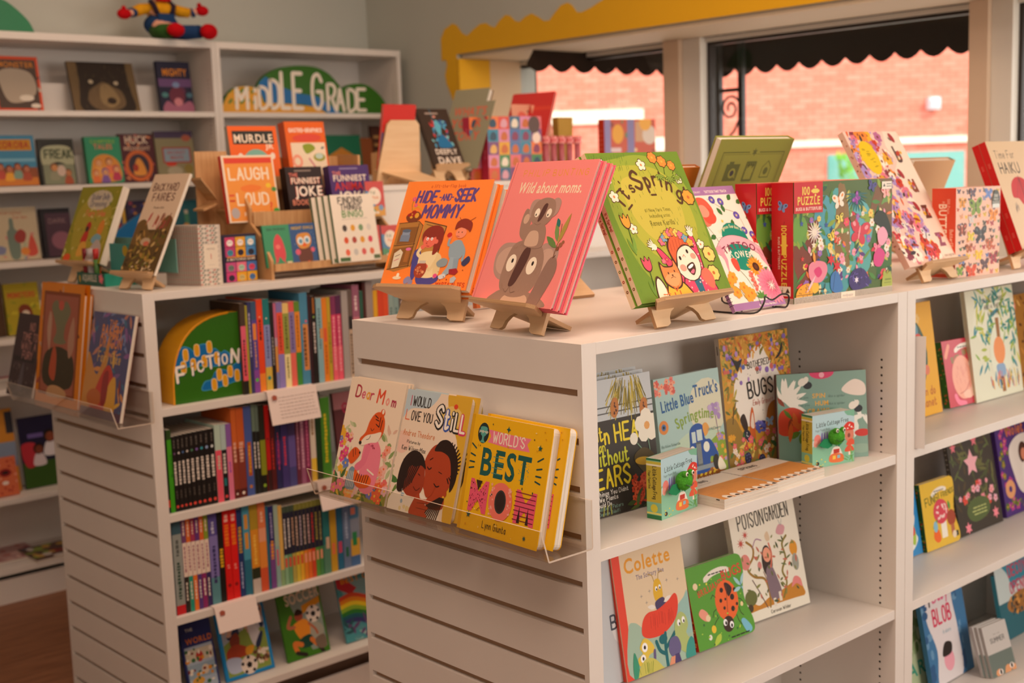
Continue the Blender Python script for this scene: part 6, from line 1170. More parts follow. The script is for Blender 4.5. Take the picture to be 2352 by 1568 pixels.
row(340, 620, 3.92, .9302, 980, [
 (868, 915, 300, 'dark spine with pink and red middle beside the fiction sign', [('#4a3a2c', .25), ('#e0607a', .45), ('#e85a6a', .85), ('#222018', 1)], [L('#3a2020', 40, 80)]),
 (915, 935, 320, 'very thin yellow green spine near the fiction sign', [('#a8a030', 1)]),
 (936, 965, 290, 'navy spine third from the fiction sign', [('#38386a', 1)], [L('#c0b8d0')]),
 (966, 1015, 285, 'purple spine with an orange title block and green dot', [('#3f5878', .2), ('#5a4a98', .75), ('#8a48a0', 1)], [(20, 24, 84, 42, '#e88a34'), (35, 44, 65, 72, '*e8a050'), (20, 82, 80, 90, 'o5ac040')]),
 (1016, 1070, 265, 'bright red orange spine with a dark title', [('#e8481c', .8), ('#f08a2c', 1)], [(30, 22, 70, 46, '*5a1c10'), (38, 16, 62, 22, 'of0c8a0')]),
 (1072, 1130, 262, 'spine running teal to lilac to yellow', [('#1f7c7c', .28), ('#8a94c4', .74), ('#d8b848', 1)], [(38, 18, 62, 24, 'of0d8c0'), L('#5a6090', 30, 66), (20, 82, 80, 90, 'o2a8a80')]),
 (1131, 1165, 290, 'black spine with grey lettering in the top row', [('#241e1a', 1)], [L('#a8a098', 40, 74)]),
 (1166, 1190, 300, 'thin pink and lilac spine', [('#c86a8a', .4), ('#b8a0b0', .5), ('#d89a4a', .8), ('#8088c0', 1)]),
 (1191, 1245, 290, 'lilac spine with a wide red orange block', [('#8878b4', .12), ('#e8563a', .6), ('#9082c4', 1)], [L('#a03420', 16, 56)]),
 (1246, 1300, 300, 'olive spine with cream ends', [('#ecc878', .12), ('#98a048', .6), ('#f0e2a4', 1)], [L('#5a6428', 16, 56), L('#8a8040', 64, 90)]),
 (1301, 1350, 285, 'red spine with a lilac block', [('#e46058', .12), ('#8c7cae', .6), ('#ea6c5c', 1)], [L('#5a4a80', 16, 56)]),
 (1351, 1398, 285, 'orange spine with green ends', [('#64902e', .12), ('#e68e28', .6), ('#3f8a38', 1)], [L('#a05a10', 16, 56)]),
 (1399, 1470, 205, 'tall blue spine with an orange strip, tallest beside the black one', [('#4a8cac', 1)], [(30, 34, 96, 84, '#d88e4a'), L('#7a4a20', 38, 80), (60, 28, 90, 34, 'oe0607a')]),
 (1471, 1499, 230, 'very dark maroon spine', [('#38181e', 1)]),
 (1500, 1544, 235, 'black spine with a tall white title and small orange top', [('#1e1714', 1)], [(30, 2, 70, 20, '#a8641c'), (30, 22, 70, 26, 'o90b050'), L('#d8ccc4', 30, 66)]),
 (1545, 1595, 255, 'pale blue spine with an orange spot', [('#8ab4bc', 1)], [L('#5a7a80'), (55, 36, 96, 48, '#e0963c')]),
 (1596, 1640, 252, 'clear orange spine next to the olive one', [('#e8861e', 1)], [(25, 36, 75, 52, '#e05a3c'), L('#b85c14', 56, 92)]),
 (1641, 1672, 246, 'olive yellow spine in the top row', [('#c4a62a', 1)], [L('#7a6a18', 30, 80)]),
 (1675, 1720, 236, 'spine fading from plum to bright pink, left one', [('#82325c', .22), ('#d83e68', .6), ('#ee6474', 1)], [L('#f0a0a8', 24, 90)]),
 (1721, 1766, 230, 'spine fading from dark plum to bright pink, right one', [('#58264e', .22), ('#c83460', .6), ('#ea5a70', 1)], [L('#f0a0a8', 24, 90)]),
 (1773, 1830, 190, 'plain grey spine in the top row', [('#aaa29c', 1)]),
 (1831, 1868, 180, 'black and cream spine in the top row', [('#6a5a50', .3), ('#2a221e', .45), ('#c0a890', 1)], [L('#2a221e', 50, 96)]),
 (1870, 1932, 135, 'tall dusty pink spine behind the island corner', [('#a06078', .35), ('#c87a88', .8), ('#e8c0b0', 1)], [L('#e8d0d0', 12, 30)]),
 (1934, 1966, 190, 'dark green spine behind the island corner', [('#2c5c48', 1)]),
 (1968, 1992, 110, 'dark brown spine behind the island corner', [('#4e1c12', 1)]),
 (1993, 2054, 105, 'tall brown grey spine behind the island corner', [('#a0908a', 1)], [(20, 50, 80, 70, '#c8b8ac')]),
 (2056, 2094, 185, 'golden yellow spine above the island corner', [('#e8ae1a', 1)], [(30, 30, 70, 38, 'o2a2018')]),
 (2095, 2142, 178, 'scarlet spine, left one above the island corner', [('#e0481e', 1)], [(30, 30, 70, 38, 'o4a1410')]),
 (2143, 2190, 178, 'scarlet spine, right one above the island corner', [('#e6501f', 1)], [(30, 30, 70, 38, 'o4a1410')]),
 (2191, 2236, 196, 'grey teal spine, left of a pair', [('#94aca4', 1)], [L('#4a6a68', 20, 60)]),
 (2237, 2284, 196, 'grey teal spine, right of a pair', [('#8aa49e', 1)], [L('#4a6a68', 20, 60)]),
 (2287, 2350, 205, 'brown spine with pale spots under the orange book', [('#5e463c', 1)], [(20, 8, 80, 18, 'oe0c8b8'), (20, 26, 80, 36, 'oe0c8b8'), (20, 44, 80, 54, 'oe0c8b8')]),
], A1)
ser = ('of the nine black spines with red dots, counted from the left', 'nine black spines with red dots')
dots = ['#6a4a6a', '#d8d0c8', '#4a6a9a', '#c8c0b8', '#4a7a5a', '#7a5aa0', '#3aa0b0', '#90a8d0', '#d0d8d8']
bl = [255, 300, 342, 385, 430, 480, 530, 580, 635, 688]
row(350, 880, 4.48, .6602, 1180, [
 (150, 192, 480, 'black spine with a red foot, leftmost in the middle row', [('#1e1a18', .84), ('#d83a2c', .93), ('#1e1a18', 1)]),
 (194, 242, 480, 'bright green spine, second in the middle row', [('#2c4a1c', .12), ('#3f9c16', 1)], [(60, 30, 90, 60, '*1c6a10')]),
]+[(bl[i]-10, bl[i+1]-11, 548-i*10, ser, [('#1a1512', 1)], [(34, 5, 66, 17, '*6a625a'), (22, 19, 78, 27, 'o'+dots[i][1:]), (20, 34, 80, 66, '*ded4c8'), (34, 72, 66, 84, '*5a524a'), (18, 90, 82, 97, 'oe04a3a')]) for i in range(9)]+[
 (680, 742, 428, 'mint topped spine with a red lower half', [('#b4ccbc', .33), ('#e8566a', 1)], [(30, 40, 80, 60, '*c8c0a8')]),
 (743, 795, 425, 'mint topped spine with a black lower half', [('#b0c8c4', .33), ('#1c1816', 1)], [(20, 38, 80, 66, '*d8d0c4'), (20, 70, 70, 80, '#2a7a7c'), (20, 90, 80, 98, 'oe04a4a')]),
 (796, 850, 418, 'violet to pink spine in the middle row', [('#8a5ca8', .3), ('#e07a98', 1)], [(30, 50, 70, 66, '*a050a8')]),
 (855, 905, 258, 'tall rust orange spine, left one of two', [('#cc6428', .45), ('#8e3c26', .9), ('#58201a', 1)], [(20, 38, 80, 62, '*dca890'), (30, 92, 70, 98, 'of0e0d0')]),
 (906, 982, 255, 'tall rust orange spine, right one of two', [('#c45c26', .45), ('#86382a', .9), ('#58201a', 1)], [(20, 38, 80, 62, '*dca890'), (30, 92, 70, 98, 'of0e0d0')]),
 (984, 1060, 240, 'blue spine with a fiery orange panel', [('#485c9e', 1)], [(30, 40, 80, 78, '#b85a1c'), (40, 44, 70, 74, '*e0a030'), (30, 86, 74, 94, 'oc07a34')]),
 (1064, 1100, 220, 'dark spine with a grey green top and white title, left one', [('#6a8070', .3), ('#1e1c1a', 1)], [(24, 42, 76, 74, '*ded6cc')]),
 (1101, 1134, 222, 'dark spine with a grey green top and white title, right one', [('#64786c', .3), ('#1e1c1a', 1)], [(24, 42, 76, 74, '*ded6cc')]),
 (1136, 1192, 225, 'black spine with an olive title', [('#2a2a1e', .4), ('#8e9420', .8), ('#1e1c14', 1)], [(20, 88, 80, 96, 'o8eb02a')]),
 (1196, 1240, 230, 'deep red spine in the middle row', [('#c41c16', .75), ('#3c1c1a', 1)], [(30, 34, 70, 44, 'o4a1010')]),
 (1242, 1290, 270, 'wine brown spine in the middle row', [('#5a1e1e', 1)], [(24, 36, 60, 74, '*c83428')]),
 (1292, 1346, 260, 'ink blue spine with a red streak', [('#2c3358', .4), ('#5a2c68', .7), ('#2c2a58', 1)], [(40, 30, 64, 76, '*e0406a')]),
 (1350, 1420, 255, 'violet spine with a ragged red emblem', [('#463a78', 1)], [(30, 36, 70, 72, '*dc3c50')]),
 (1422, 1496, 262, 'pale violet spine in the middle row', [('#4a3a68', .35), ('#6a5a9e', .75), ('#4c4a84', 1)]),
 (1498, 1543, 255, 'maroon spine with pink patches, left one', [('#6a2c40', 1)], [L('#c88aa0', 14, 80)]),
 (1544, 1590, 250, 'mauve spine with pink patches, middle one', [('#9a5a78', 1)], [L('#e0b0c0', 14, 80)]),
 (1591, 1642, 250, 'raspberry spine with pink patches, right one', [('#802a50', 1)], [L('#d06a90', 14, 80)]),
 (1648, 1702, 215, 'cream spine with a yellow foot', [('#ded0bc', .7), ('#e8c440', 1)], [L('#a0703a', 8, 40)]),
 (1706, 1762, 85, 'very dark green spine in the middle row', [('#1c3a18', 1)]),
 (1763, 1856, 150, 'leaf green thick spine with yellow lettering', [('#468626', 1)], [(30, 20, 66, 80, '*d8c020')]),
], A2)
s7 = ('of the six slim spines with a white block, counted from the left', 'slim comic spines with coloured feet')
s10 = ('of the ten slim dark spines with bright feet, counted from the left', 'ten slim dark spines')
row(350, 1130, 3.58, .3922, 900, [
 (205, 280, 240, 'grey green spine with a red foot, leftmost in the lowest row', [('#40606c', .14), ('#98a09a', .9), ('#c8242a', 1)], [(30, 20, 70, 40, '*5a605c'), (30, 44, 70, 86, '*2c4a3a')]),
]+[(282+i*36, 317+i*36, 215-i*5, s7, [(['#7a4a78', '#e0702c', '#a83a5a', '#6a3a80', '#e06a30', '#8aa030'][i], .26), ('#ead8c8', .62), (['#302a24', '#2a9a80', '#e8782a', '#5a3a80', '#8e2a68', '#3a2c60'][i], 1)], [(30, 4, 70, 20, '*e8d0b8'), (30, 30, 70, 58, '*a06070'), (30, 68, 70, 88, '*e8dccc')]) for i in range(6)]+[
 (500, 570, 170, 'lilac to teal spine in the lowest row', [('#5a4f98', .25), ('#8278b8', .7), ('#5a9098', 1)], [L('#c8c8e0', 10, 24), L('#3a3468', 36, 78)]),
 (572, 616, 170, 'black spine with a yellow splash', [('#1c1814', 1)], [(16, 40, 84, 62, '*e0b020')]),
 (618, 672, 150, 'pillar red spine, left one of two', [('#dc1c1a', 1)], [(20, 5, 80, 13, '*f0b8a8'), (16, 16, 84, 40, '*f07a1c'), (30, 60, 70, 66, '*f08a80'), (24, 76, 76, 90, 'o8a1414')]),
 (674, 728, 145, 'pillar red spine, right one of two', [('#e01e1c', 1)], [(20, 5, 80, 13, '*f0b8a8'), (16, 16, 84, 40, '*f07a1c'), (30, 60, 70, 66, '*f08a80'), (24, 76, 76, 90, 'o8a1414')]),
 (730, 772, 145, 'navy spine with gold lettering', [('#24386e', 1)], [(16, 20, 84, 50, '*c89a30'), (30, 60, 70, 90, '*a8b0d0')]),
 (775, 832, 115, 'sky blue spine with orange blocks', [('#4a9ab4', .6), ('#2a7088', 1)], [(24, 10, 76, 26, '#d8963c'), (24, 30, 76, 48, '#d8963c')]),
 (835, 900, 85, 'mustard spine with a dark foot and little figures', [('#b0922a', .3), ('#e0932a', .72), ('#2c3420', .84), ('#c8bcb0', 1)], [(30, 36, 70, 70, '*f0c050')]),
 (902, 962, 75, 'salmon orange spine with little figures at its foot', [('#e07c4a', .3), ('#e8a07a', .45), ('#e8903a', .74), ('#d85a34', 1)], [(30, 12, 70, 26, '*f0c0a0')]),
 (963, 984, 120, 'narrow teal spine in the lowest row', [('#2a6c84', 1)]),
 (985, 1027, 120, 'navy and purple spine with orange lettering', [('#2c2c6a', .45), ('#7a4a8c', 1)], [(30, 8, 74, 40, '*a098c0'), (20, 42, 80, 66, '*e89a2c')]),
 (1029, 1064, 110, 'mint spine with a red streak', [('#a4bca8', .5), ('#90b4ae', 1)], [(30, 54, 70, 74, '#e0506a')]),
 (1065, 1096, 115, 'pale yellow slim spine', [('#e0b45c', .8), ('#8ab07c', 1)]),
]+[(1098+i*32, 1129+i*32, 125-i*7, s10, [('#8a8a40' if i > 2 else '#4a5a48', .08), ('#28283c', .62), (['#8ab890', '#6aa070', '#b8a850', '#d8c040', '#e8b030', '#e88a28', '#e8702a', '#d84a2a', '#5a9a40', '#4a8a50'][i], 1)], [(26, 16, 74, 54, '*'+['#e0d8d0', '#e0d8d0', '#c8a080', '#d0b098', '#b8a8b0', '#c8b0a0', '#d0a8a0', '#c83a30', '#b0a040', '#a8a060'][i]), (20, 66, 80, 78, '#d8503a' if i < 5 else '#f0a080')]) for i in range(10)]+[
 (1420, 1476, 80, 'teal spine in the lowest row with little figures', [('#2c7a78', .6), ('#5a8a70', 1)], [(40, 50, 90, 66, '#d8b898')]),
 (1478, 1530, 72, 'ochre spine in the lowest row', [('#cc9e2a', 1)], [(20, 60, 70, 76, '#e87a4a')]),
 (1532, 1580, 66, 'deep blue spine in the lowest row', [('#286a8c', 1)], [(20, 60, 80, 76, '#c8486a')]),
 (1582, 1640, 60, 'blue grey spine in the lowest row', [('#6a7c9c', 1)], [L('#a8b8d0', 20, 60), (30, 70, 70, 84, '#2c6a4a')]),
 (1642, 1716, 55, 'busy multicoloured spine, rightmost in sight in the lowest row', [('#4a7898', .3), ('#8890a0', .6), ('#d8a840', .85), ('#4a70a0', 1)], [(10, 14, 60, 24, '#e0806a'), (20, 50, 70, 70, '#2c8a50')]),
], A3)
def simple(W, H, base, parts=(), texts=(), sc=()):
    a = Art(W, H); a.R(0, 0, 100, 100, base)
    for fn, n, bx, sd in sc: a.SC(fn, n, bx, sd)
    for q in parts: getattr(a, q[0])(*q[1:])
    for q in texts: a.T(*q[:5], **q[5])
    return a
# large face out book at the right of the middle row
l_, w_, h_ = rest((762, 905), (830, 896), 1.60, .6602, 6)
book(.16, h_, .012, (l_[0], 1.60, .6602), 0, 6, 'dark pink book with a curly haired figure facing out behind the tiger books', simple(.16, h_, '#6a3438', [('E', 60, 60, 40, 40, '#4a1c1c'), ('E', 60, 66, 24, 28, '#a0583a'), ('R', 0, 0, 100, 22, '#d08a90')], [('GIRL', 46, 24, 17, '#d8305a', dict(h=1, wt=.2, rot=14))]), 'hard', back='#6a3438')
# ---- bottom shelf: face out sports books
def face(tl, tr, y0, z0, tilt, label, fn, t=.01, w=None, kind='paper', back='#c8b8a0', spcol=None, group=None, gloss=0, yaw=0, r=None, spine=None, name='book'):
    l, W, H_ = rest(tl, tr, y0, z0, tilt); W = w or W
    a = fn(W, H_)
    return book(W, H_, t, (l[0], y0, z0+.0004), yaw, tilt, label, a, kind, back=back, spcol=spcol, group=group, gloss=gloss, r=r, spine=spine, name=name)
Z4 = .156
def ball_(a, x, y, r):
    a.E(x, y, r, r, '#e8dccf', n=24); a.ST(x, y, r*.36, '#1c1a1a', 5, .8)
    for q in range(5): an = (q*72+36)*D2R; a.E(x+r*.8*math.sin(an), y+r*.8*math.cos(an)*a.W/a.H, r*.2, r*.2, '#1c1a1a', n=6)
def sp1(W, H):
    a = Art(W, H); a.R(0, 0, 100, 100, '#2a3570').R(6, 36, 94, 98, '#a8b8c8').R(6, 40, 94, 58, '#c8c0a8').R(6, 62, 94, 82, '#90a8b8').T('THE', 30, 14, 9, '#d8d8d8', b=1).T('WORLD', 56, 32, 17, '#e8802a', b=1, fw=84).E(50, 52, 12, 16, '#b83a30').E(62, 72, 12, 14, '#d8c8b0').E(34, 86, 20, 12, '#d8a040').SC(rdot(['#7a2c24', '#e8e0d0', '#3a6a40', '#d8902c'], 6), 40, (8, 40, 92, 96), 4); return a
def sp2(W, H):
    a = Art(W, H); a.R(0, 0, 100, 100, '#1f88c8').R(6, 4, 94, 95, '#8aa04a').P([(6, 4), (94, 4), (94, 40), (60, 30), (6, 50)], '#a8aeb8').SC(rdot(['#c8c8d0', '#6a7888', '#2c3a58', '#d0a890'], 6), 50, (8, 6, 92, 40), 5).B([(20, 44), (34, 36), (40, 44), (36, 56), (22, 56)], '#8a4030').B([(10, 60), (30, 52), (56, 62), (60, 70), (30, 72), (12, 76)], '#b0482c').B([(50, 60), (66, 60), (60, 70), (48, 70)], '#e0a030').B([(8, 70), (34, 72), (40, 88), (20, 92), (8, 86)], '#b8c4dc').B([(60, 26), (74, 30), (84, 50), (70, 62), (62, 50)], '#d8d8dc').B([(70, 60), (84, 44), (88, 48), (76, 66)], '#2c3858').SC(rdot(['#c89a70', '#6a4a38', '#e8dcc8'], 4), 30, (64, 66, 92, 90), 6); ball_(a, 50, 85, 17); return a
def sp3(W, H):
    a = Art(W, H); a.R(0, 0, 100, 100, '#3f7a20').P([(20, 4), (96, 2), (96, 92), (60, 92)], '#8a9a90').E(70, 66, 24, 20, '#a8a898').T('SOCCER', 58, 17, 22, '#e0ccb0', b=1, fw=82, rot=4).P([(52, 24), (96, 16), (96, 26), (52, 36)], '#d8901c').E(42, 38, 10, 10, '#a04a34').B([(34, 32), (42, 27), (52, 32), (50, 36), (36, 36)], '#2c1810').B([(26, 52), (34, 46), (54, 44), (64, 54), (58, 72), (38, 72)], '#e8922a').L([(28, 52), (14, 50), (24, 36)], 7, '#b86a4a').L([(62, 52), (74, 62), (78, 70)], 5, '#b86a4a').B([(36, 72), (60, 68), (68, 80), (56, 86), (36, 84)], '#1c4a3c').L([(38, 80), (22, 76), (26, 90)], 10, '#d87a34').L([(62, 76), (74, 86)], 10, '#d87a34').L([(24, 90), (44, 96)], 8, '#2a2420').L([(74, 86), (84, 98)], 8, '#2a2420').B([(70, 78), (92, 74), (94, 92), (76, 92)], '#7a6a5a'); ball_(a, 76, 40, 17); return a
def sp4(W, H):
    a = Art(W, H); a.R(0, 0, 100, 100, '#4a98a0').E(50, 24, 40, 20, '#8ab4b8').P([(0, 2), (24, 6), (46, 22), (30, 30), (0, 16)], '#c82a34').T('BEST OF', 50, 11, 13, '#e89020', b=1, fw=80)
    for q, c in enumerate(('#d84a2a', '#e88a20', '#e8c828', '#8ab030', '#2f7a30', '#1f5a68', '#3a3a70')): a.L([(0, 34+q*6), (30, 30+q*6.4), (60, 38+q*6.4), (100, 52+q*6)], 9, c, 4, 4)
    a.E(80, 48, 18, 16, '#b0503a').SC(rlf(['#5a9aa0', '#2c5a60', '#6a4a78', '#a8c8c0'], 24, 7), 26, (2, 74, 98, 98), 4); return a
face((408, 1437), (455, 1426), 1.585, Z4, 14, 'navy comic style book leaning on the bottom shelf beside the end post', sp1, w=.09, back='#2a3570')
face((491, 1409), (602.8, 1382.8), 1.579, Z4, 15, 'blue framed football book with a large ball, under the hanging note', sp2, gloss=1, back='#1f88c8', t=.008)
face((633.5, 1373), (730, 1343.7), 1.575, Z4, 14.7, 'green football book with a player in a yellow shirt', sp3, gloss=1, back='#3f7a20', t=.008)
face((769, 1331), (862, 1305), 1.575, Z4, 14.7, 'rainbow striped book on the bottom shelf behind the near end panel', sp4, gloss=1, back='#4a98a0', t=.008)
# ---- price notes folded over shelf edges
NOTE = mat('note_paper', '#e8d8d0', .85, .1)
def note(pxl, pyl, pxr, z, hgt, label):
    a = on('y', FY-.004, pxl, pyl); b = on('y', FY-.004, pxr, pyl); w = b.x-a.x
    e = empty('folded_note', (a.x, FY-.004, z), label, 'paper note', 'white paper notes folded over shelf edges')
    MB().prism([(0, .0016), (.07, .0016), (.07, .0024), (-.0012, .0024), (-.022, -hgt), (-.0212, -hgt)], lambda u, v, q: (q, u, v), w).build('sheet', NOTE, e)
    m = MB(); m.prism([(.012, -.02), (.024, -.02), (.026, -.011), (.018, -.007), (.010, -.011)], lambda u, v, q: (u, -.004+v*.34-q, v), .0006); m.build('sticker', mat('sticker_red', '#a0503c', .8), e)
    a_ = Art(w, hgt); k = MB(); r = random.Random(int(pxl))
    for i in range(7 if hgt > .07 else 2):
        x = .03
        while x < w-.012: l = r.uniform(.004, .012); v = -.016-i*.0088; k.prism([(x, v), (x+l, v), (x+l, v-.0011), (x, v-.0011)], lambda u, v, q: (u, -.0022+v*.245-q, v), .0003); x += l+.003
    k.build('small_print', mat('faint_ink', '#a89890', .8), e)
note(611, 885, 724, .930, .085, 'white note with small print folded over the top spine shelf')
note(727, 1098, 822, .660, .075, 'white note folded over the middle spine shelf, half behind the tiger books')
note(490, 1370, 586, .392, .062, 'white note folded over the shelf above the football books')

# ---- FICTION sign: a thick quarter arch
SGN, SBL, SYL = '#2f6a12', '#0f6cae', '#e0a01c'
YSIDE = mat('sign_yellow_edge', '#dc9410', .5)
def plate(name, loc, yaw, pts, W, H, th, fill, label, hook, cat='sign'):
    e = empty(name, loc, label, cat, None, yaw)
    V = []; F = []; C = []; m = MB(); m.prism(pts, lambda u, v, q: (u, q, v), th); V += m.v; F += m.f; C += [lin(fill)]*2+[lin(hook)]*(len(m.f)-2)
    return e, V, F, C
def put_art(a, V, F, C, e, name='board', eps=None):
    b = len(V); V += [(p[0], -p[2]*(eps or Art.EPS), p[1]) for p in a.V]; F += [tuple(b+i for i in f) for f in a.F]; C += a.C
    return colmesh(name, V, F, C, e, GLOSSY)
fx0 = foot_x(401, 1.556, .930); w = foot_x(560, 1.556, .930)-fx0; h = on('y', 1.556, 553, 714).z-.9304
pts = [(0, 0), (w, 0), (w, h)]+[(w-w*.995*math.sin(t*D2R)**.8, h-h*.78*(1-math.cos(t*D2R))**1.1) for t in range(6, 91, 7)]
e, V, F, C = plate('fiction_sign', (fx0, 1.556, .9304), 0, pts, w, h, .10, SGN, 'green arched fiction sign with blue clouds and a yellow edge', SYL)
def inside(u, v):       # arch outline height at u
    for (a0, b0), (a1, b1) in zip(pts[3:], pts[4:]):
        if a1 <= u <= a0: return b1+(b0-b1)*(u-a1)/(a0-a1+1e-9)
    return h if u > pts[3][0] else pts[-1][1]
a = Art(w, h)
a.B([(2, 62), (6, 44), (16, 34), (26, 36), (32, 40), (40, 34), (50, 34), (56, 42), (62, 40), (70, 46), (76, 44), (84, 50), (86, 60), (60, 62), (30, 58), (12, 60)], '#3f9ac8').B([(3, 61), (7, 45), (16, 35), (26, 37), (32, 41), (40, 35), (50, 35), (55.6, 43), (62, 41), (70, 47), (76, 45), (83, 51), (85, 60), (60, 61), (30, 57), (12, 59)], SBL)
a.B([(40, 88), (44, 78), (54, 76), (60, 68), (70, 66), (80, 68), (88, 62), (102, 60), (102, 80), (84, 84), (60, 88)], '#3f9ac8').B([(41, 87.4), (45, 79), (54, 77), (60, 69), (70, 67), (80, 69), (88, 63), (102, 61), (102, 79), (84, 83), (60, 87)], SBL)
for x, y in ((20, 44), (36, 40), (54, 38), (16, 58), (30, 56), (46, 54), (64, 52), (66, 72), (82, 70), (58, 83), (74, 80), (92, 76)): a.B([(x-3.6, y-6), (x+3.2, y-6), (x+3.6, y+6), (x-3.2, y+6)], '#f0d8a0').B([(x-3, y-5.4), (x+2.6, y-5.4), (x+3, y+5.4), (x-2.6, y+5.4)], SYL)
for ch, x, y, z, q in (('F', 14, 74, 19, 4), ('i', 29, 68, 15, 0), ('C', 41, 65, 13, 2), ('T', 56, 63, 16, 3), ('i', 67, 61, 15, 0), ('O', 76.5, 60, 12, 4), ('N', 91, 60, 17, -6)):
    a.T(ch, x+.8, y+.9, z, '#1c3a60', h=1, wt=.2, rot=q, fw=0); a.T(ch, x, y, z, '#f2ece2', h=1, wt=.2, rot=q)
for i, (x, y, l) in enumerate(a.V):
    t = inside(x, y)-.001
    if y > t: a.V[i] = (x, t, l)
o = Art(w, h); put_art(a, V, F, C, e)
# yellow rim standing proud of the arch
m = MB(); m.tube([(p[0], .0005, p[1]) for p in pts[3:]]+[(0.0, .0005, .0)], .0028, 6); m.build('rim', YSIDE, e)
# ---- MIDDLE GRADE sign
l0 = on('y', 3.20, 513, 259); l1 = on('y', 3.20, 890, 261); W = l1.x-l0.x
def up_(px, py): q = on('y', 3.20, px, py); return (q.x-l0.x, q.z-1.757)
out = [(513, 258), (512, 240), (520, 218), (535, 203), (560, 198), (585, 200), (590, 203), (592, 192), (606, 174), (635, 158), (665, 152), (700, 151), (730, 156), (758, 172), (782, 200), (786, 202), (800, 195), (822, 192), (846, 197), (870, 216), (885, 238), (891, 258)]
pts = [up_(*p) for p in out]; pts[0] = (0, 0); pts[-1] = (W, 0); Hh = max(p[1] for p in pts)
pts = smooth(pts, 3)
e, V, F, C = plate('middle_grade_sign', (l0.x, 3.20, 1.7574), 0, pts[::-1], W, Hh, .016, SGN, 'hill shaped middle grade sign in green, blue and yellow on the wall bookcase', '#2a5a12')
a = Art(W, Hh); X = lambda px: (px-513)/3.78; Y = lambda py: (py-151)/1.08
def PP(l): return [(X(x), Y(y)) for x, y in l]
a.P(PP([(513, 262), (513, 232), (528, 208), (548, 198), (570, 197), (592, 206), (600, 236), (660, 238), (720, 244), (744, 262)]), '#e0a01c').P(PP([(590, 204), (594, 190), (607, 178), (640, 200), (680, 214), (722, 220), (752, 240), (780, 262), (748, 262), (724, 246), (690, 238), (640, 236), (604, 236)]), SBL)
for i in range(22):
    x = 517+(i*37 % 62); y = 214+(i*23 % 46); a.l(PP([(x, y), (x+5, y-7)]), .9, '#3f7a1c'); a.n -= 1
a.n += 1
for ch, x, y, z, wt in (('M', 557, 249, 10.5, .17), ('i', 584, 249, 9.5, .19), ('D', 603, 249, 10.5, .17), ('D', 628, 247, 13.5, .14), ('L', 652, 247, 17.5, .12), ('E', 680, 247, 17.5, .12), ('G', 725, 248, 17.5, .11), ('R', 758, 250, 13, .14), ('A', 778, 252, 11.2, .16), ('D', 806, 252, 11, .16), ('E', 830, 250, 11, .16)):
    a.T(ch, X(x), Y(y), z, '#eee4d4', h=1, wt=wt, fw={'M': 7.6, 'i': 0, 'L': 5.6, 'E': 6.6, 'G': 7.6}.get(ch, 6.2))
a.clip = True
def topat(u):
    best = 0
    for (a0, b0), (a1, b1) in zip(pts, pts[1:]):
        if min(a0, a1) <= u <= max(a0, a1): best = max(best, b0+(b1-b0)*(u-a0)/((a1-a0) or 1e-9))
    return best
for i, (x, y, l) in enumerate(a.V):
    t = topat(x)-.0006
    if y > t: a.V[i] = (x, max(t, 0), l)
put_art(a, V, F, C, e, eps=1.5e-5)
# green hill sign on top of the left bookcase
q0 = on('y', 3.25, -60, 73); q1 = on('y', 3.25, 82, 73)
e, V, F, C = plate('hill_sign', (q0.x, 3.25, 2.0284), 0, smooth([(0, 0), (0, .10), (q1.x-q0.x-.12, .125), (q1.x-q0.x-.03, .06), (q1.x-q0.x, 0)], 5), 1, 1, .016, '#1f7a4c', 'rounded green sign on top of the left wall bookcase', '#1f6a44'); colmesh('board', V, F, C, e, GLOSSY)
q0 = on('y', 3.17, 256, 583); q1 = on('y', 3.17, 372, 583); wq = q1.x-q0.x; hq = on('y', 3.17, 330, 486).z-1.226
e, V, F, C = plate('hill_sign', (q0.x, 3.165, 1.2264), 0, smooth([(0, 0), (wq*.1, hq*.5), (wq*.55, hq*.9), (wq*.85, hq), (wq, hq*.9), (wq, 0)], 5), 1, 1, .014, '#1b6ea8', 'rounded blue sign on the third wall shelf behind the teal gift box', '#3f86b8'); colmesh('board', V, F, C, e, GLOSSY)
# ================================================================ books on the tall wall bookcases, all leaning face out
YW = 3.235
def wb(tl, tr, z, tilt, label, parts, base, texts=(), sc=(), t=.014, y0=None, gloss=0, back=None, w=None, spcol=None):
    l, W, H_ = rest(tl, tr, y0 or YW, z, tilt); W = w or W; x = l[0] if not w or tl[0] > 0 else l[0]+(rest(tl, tr, y0 or YW, z, tilt)[1]-w)
    a = simple(W, H_, base, parts, texts, sc)
    return book(W, H_, t, (x, y0 or YW, z+.0004), 0, tilt, label, a, 'hard', back=back or base, gloss=gloss, spcol=spcol)
h1 = dict(h=1, wt=.18)
wb((-22, 129), (84, 133), 1.757, 9, 'orange framed book with a grey tangle of creatures on the top wall shelf', [('R', 5, 6, 94, 95, '#4a3a30'), ('B', [(12, 30), (40, 22), (80, 30), (90, 60), (70, 80), (30, 84), (14, 60)], '#a89a88'), ('E', 66, 76, 16, 7, '#d8cfc0'), ('E', 84, 90, 11, 5, '#d8cfc0')], '#cf4a20', [('MONSTER', 50, 20, 12, '#c87a20', dict(b=1, fw=80))], [(rlf(['#3a2c24', '#c8bca8', '#6a5a4c', '#a02c28'], 22, 5), 40, (8, 24, 92, 92), 3)])
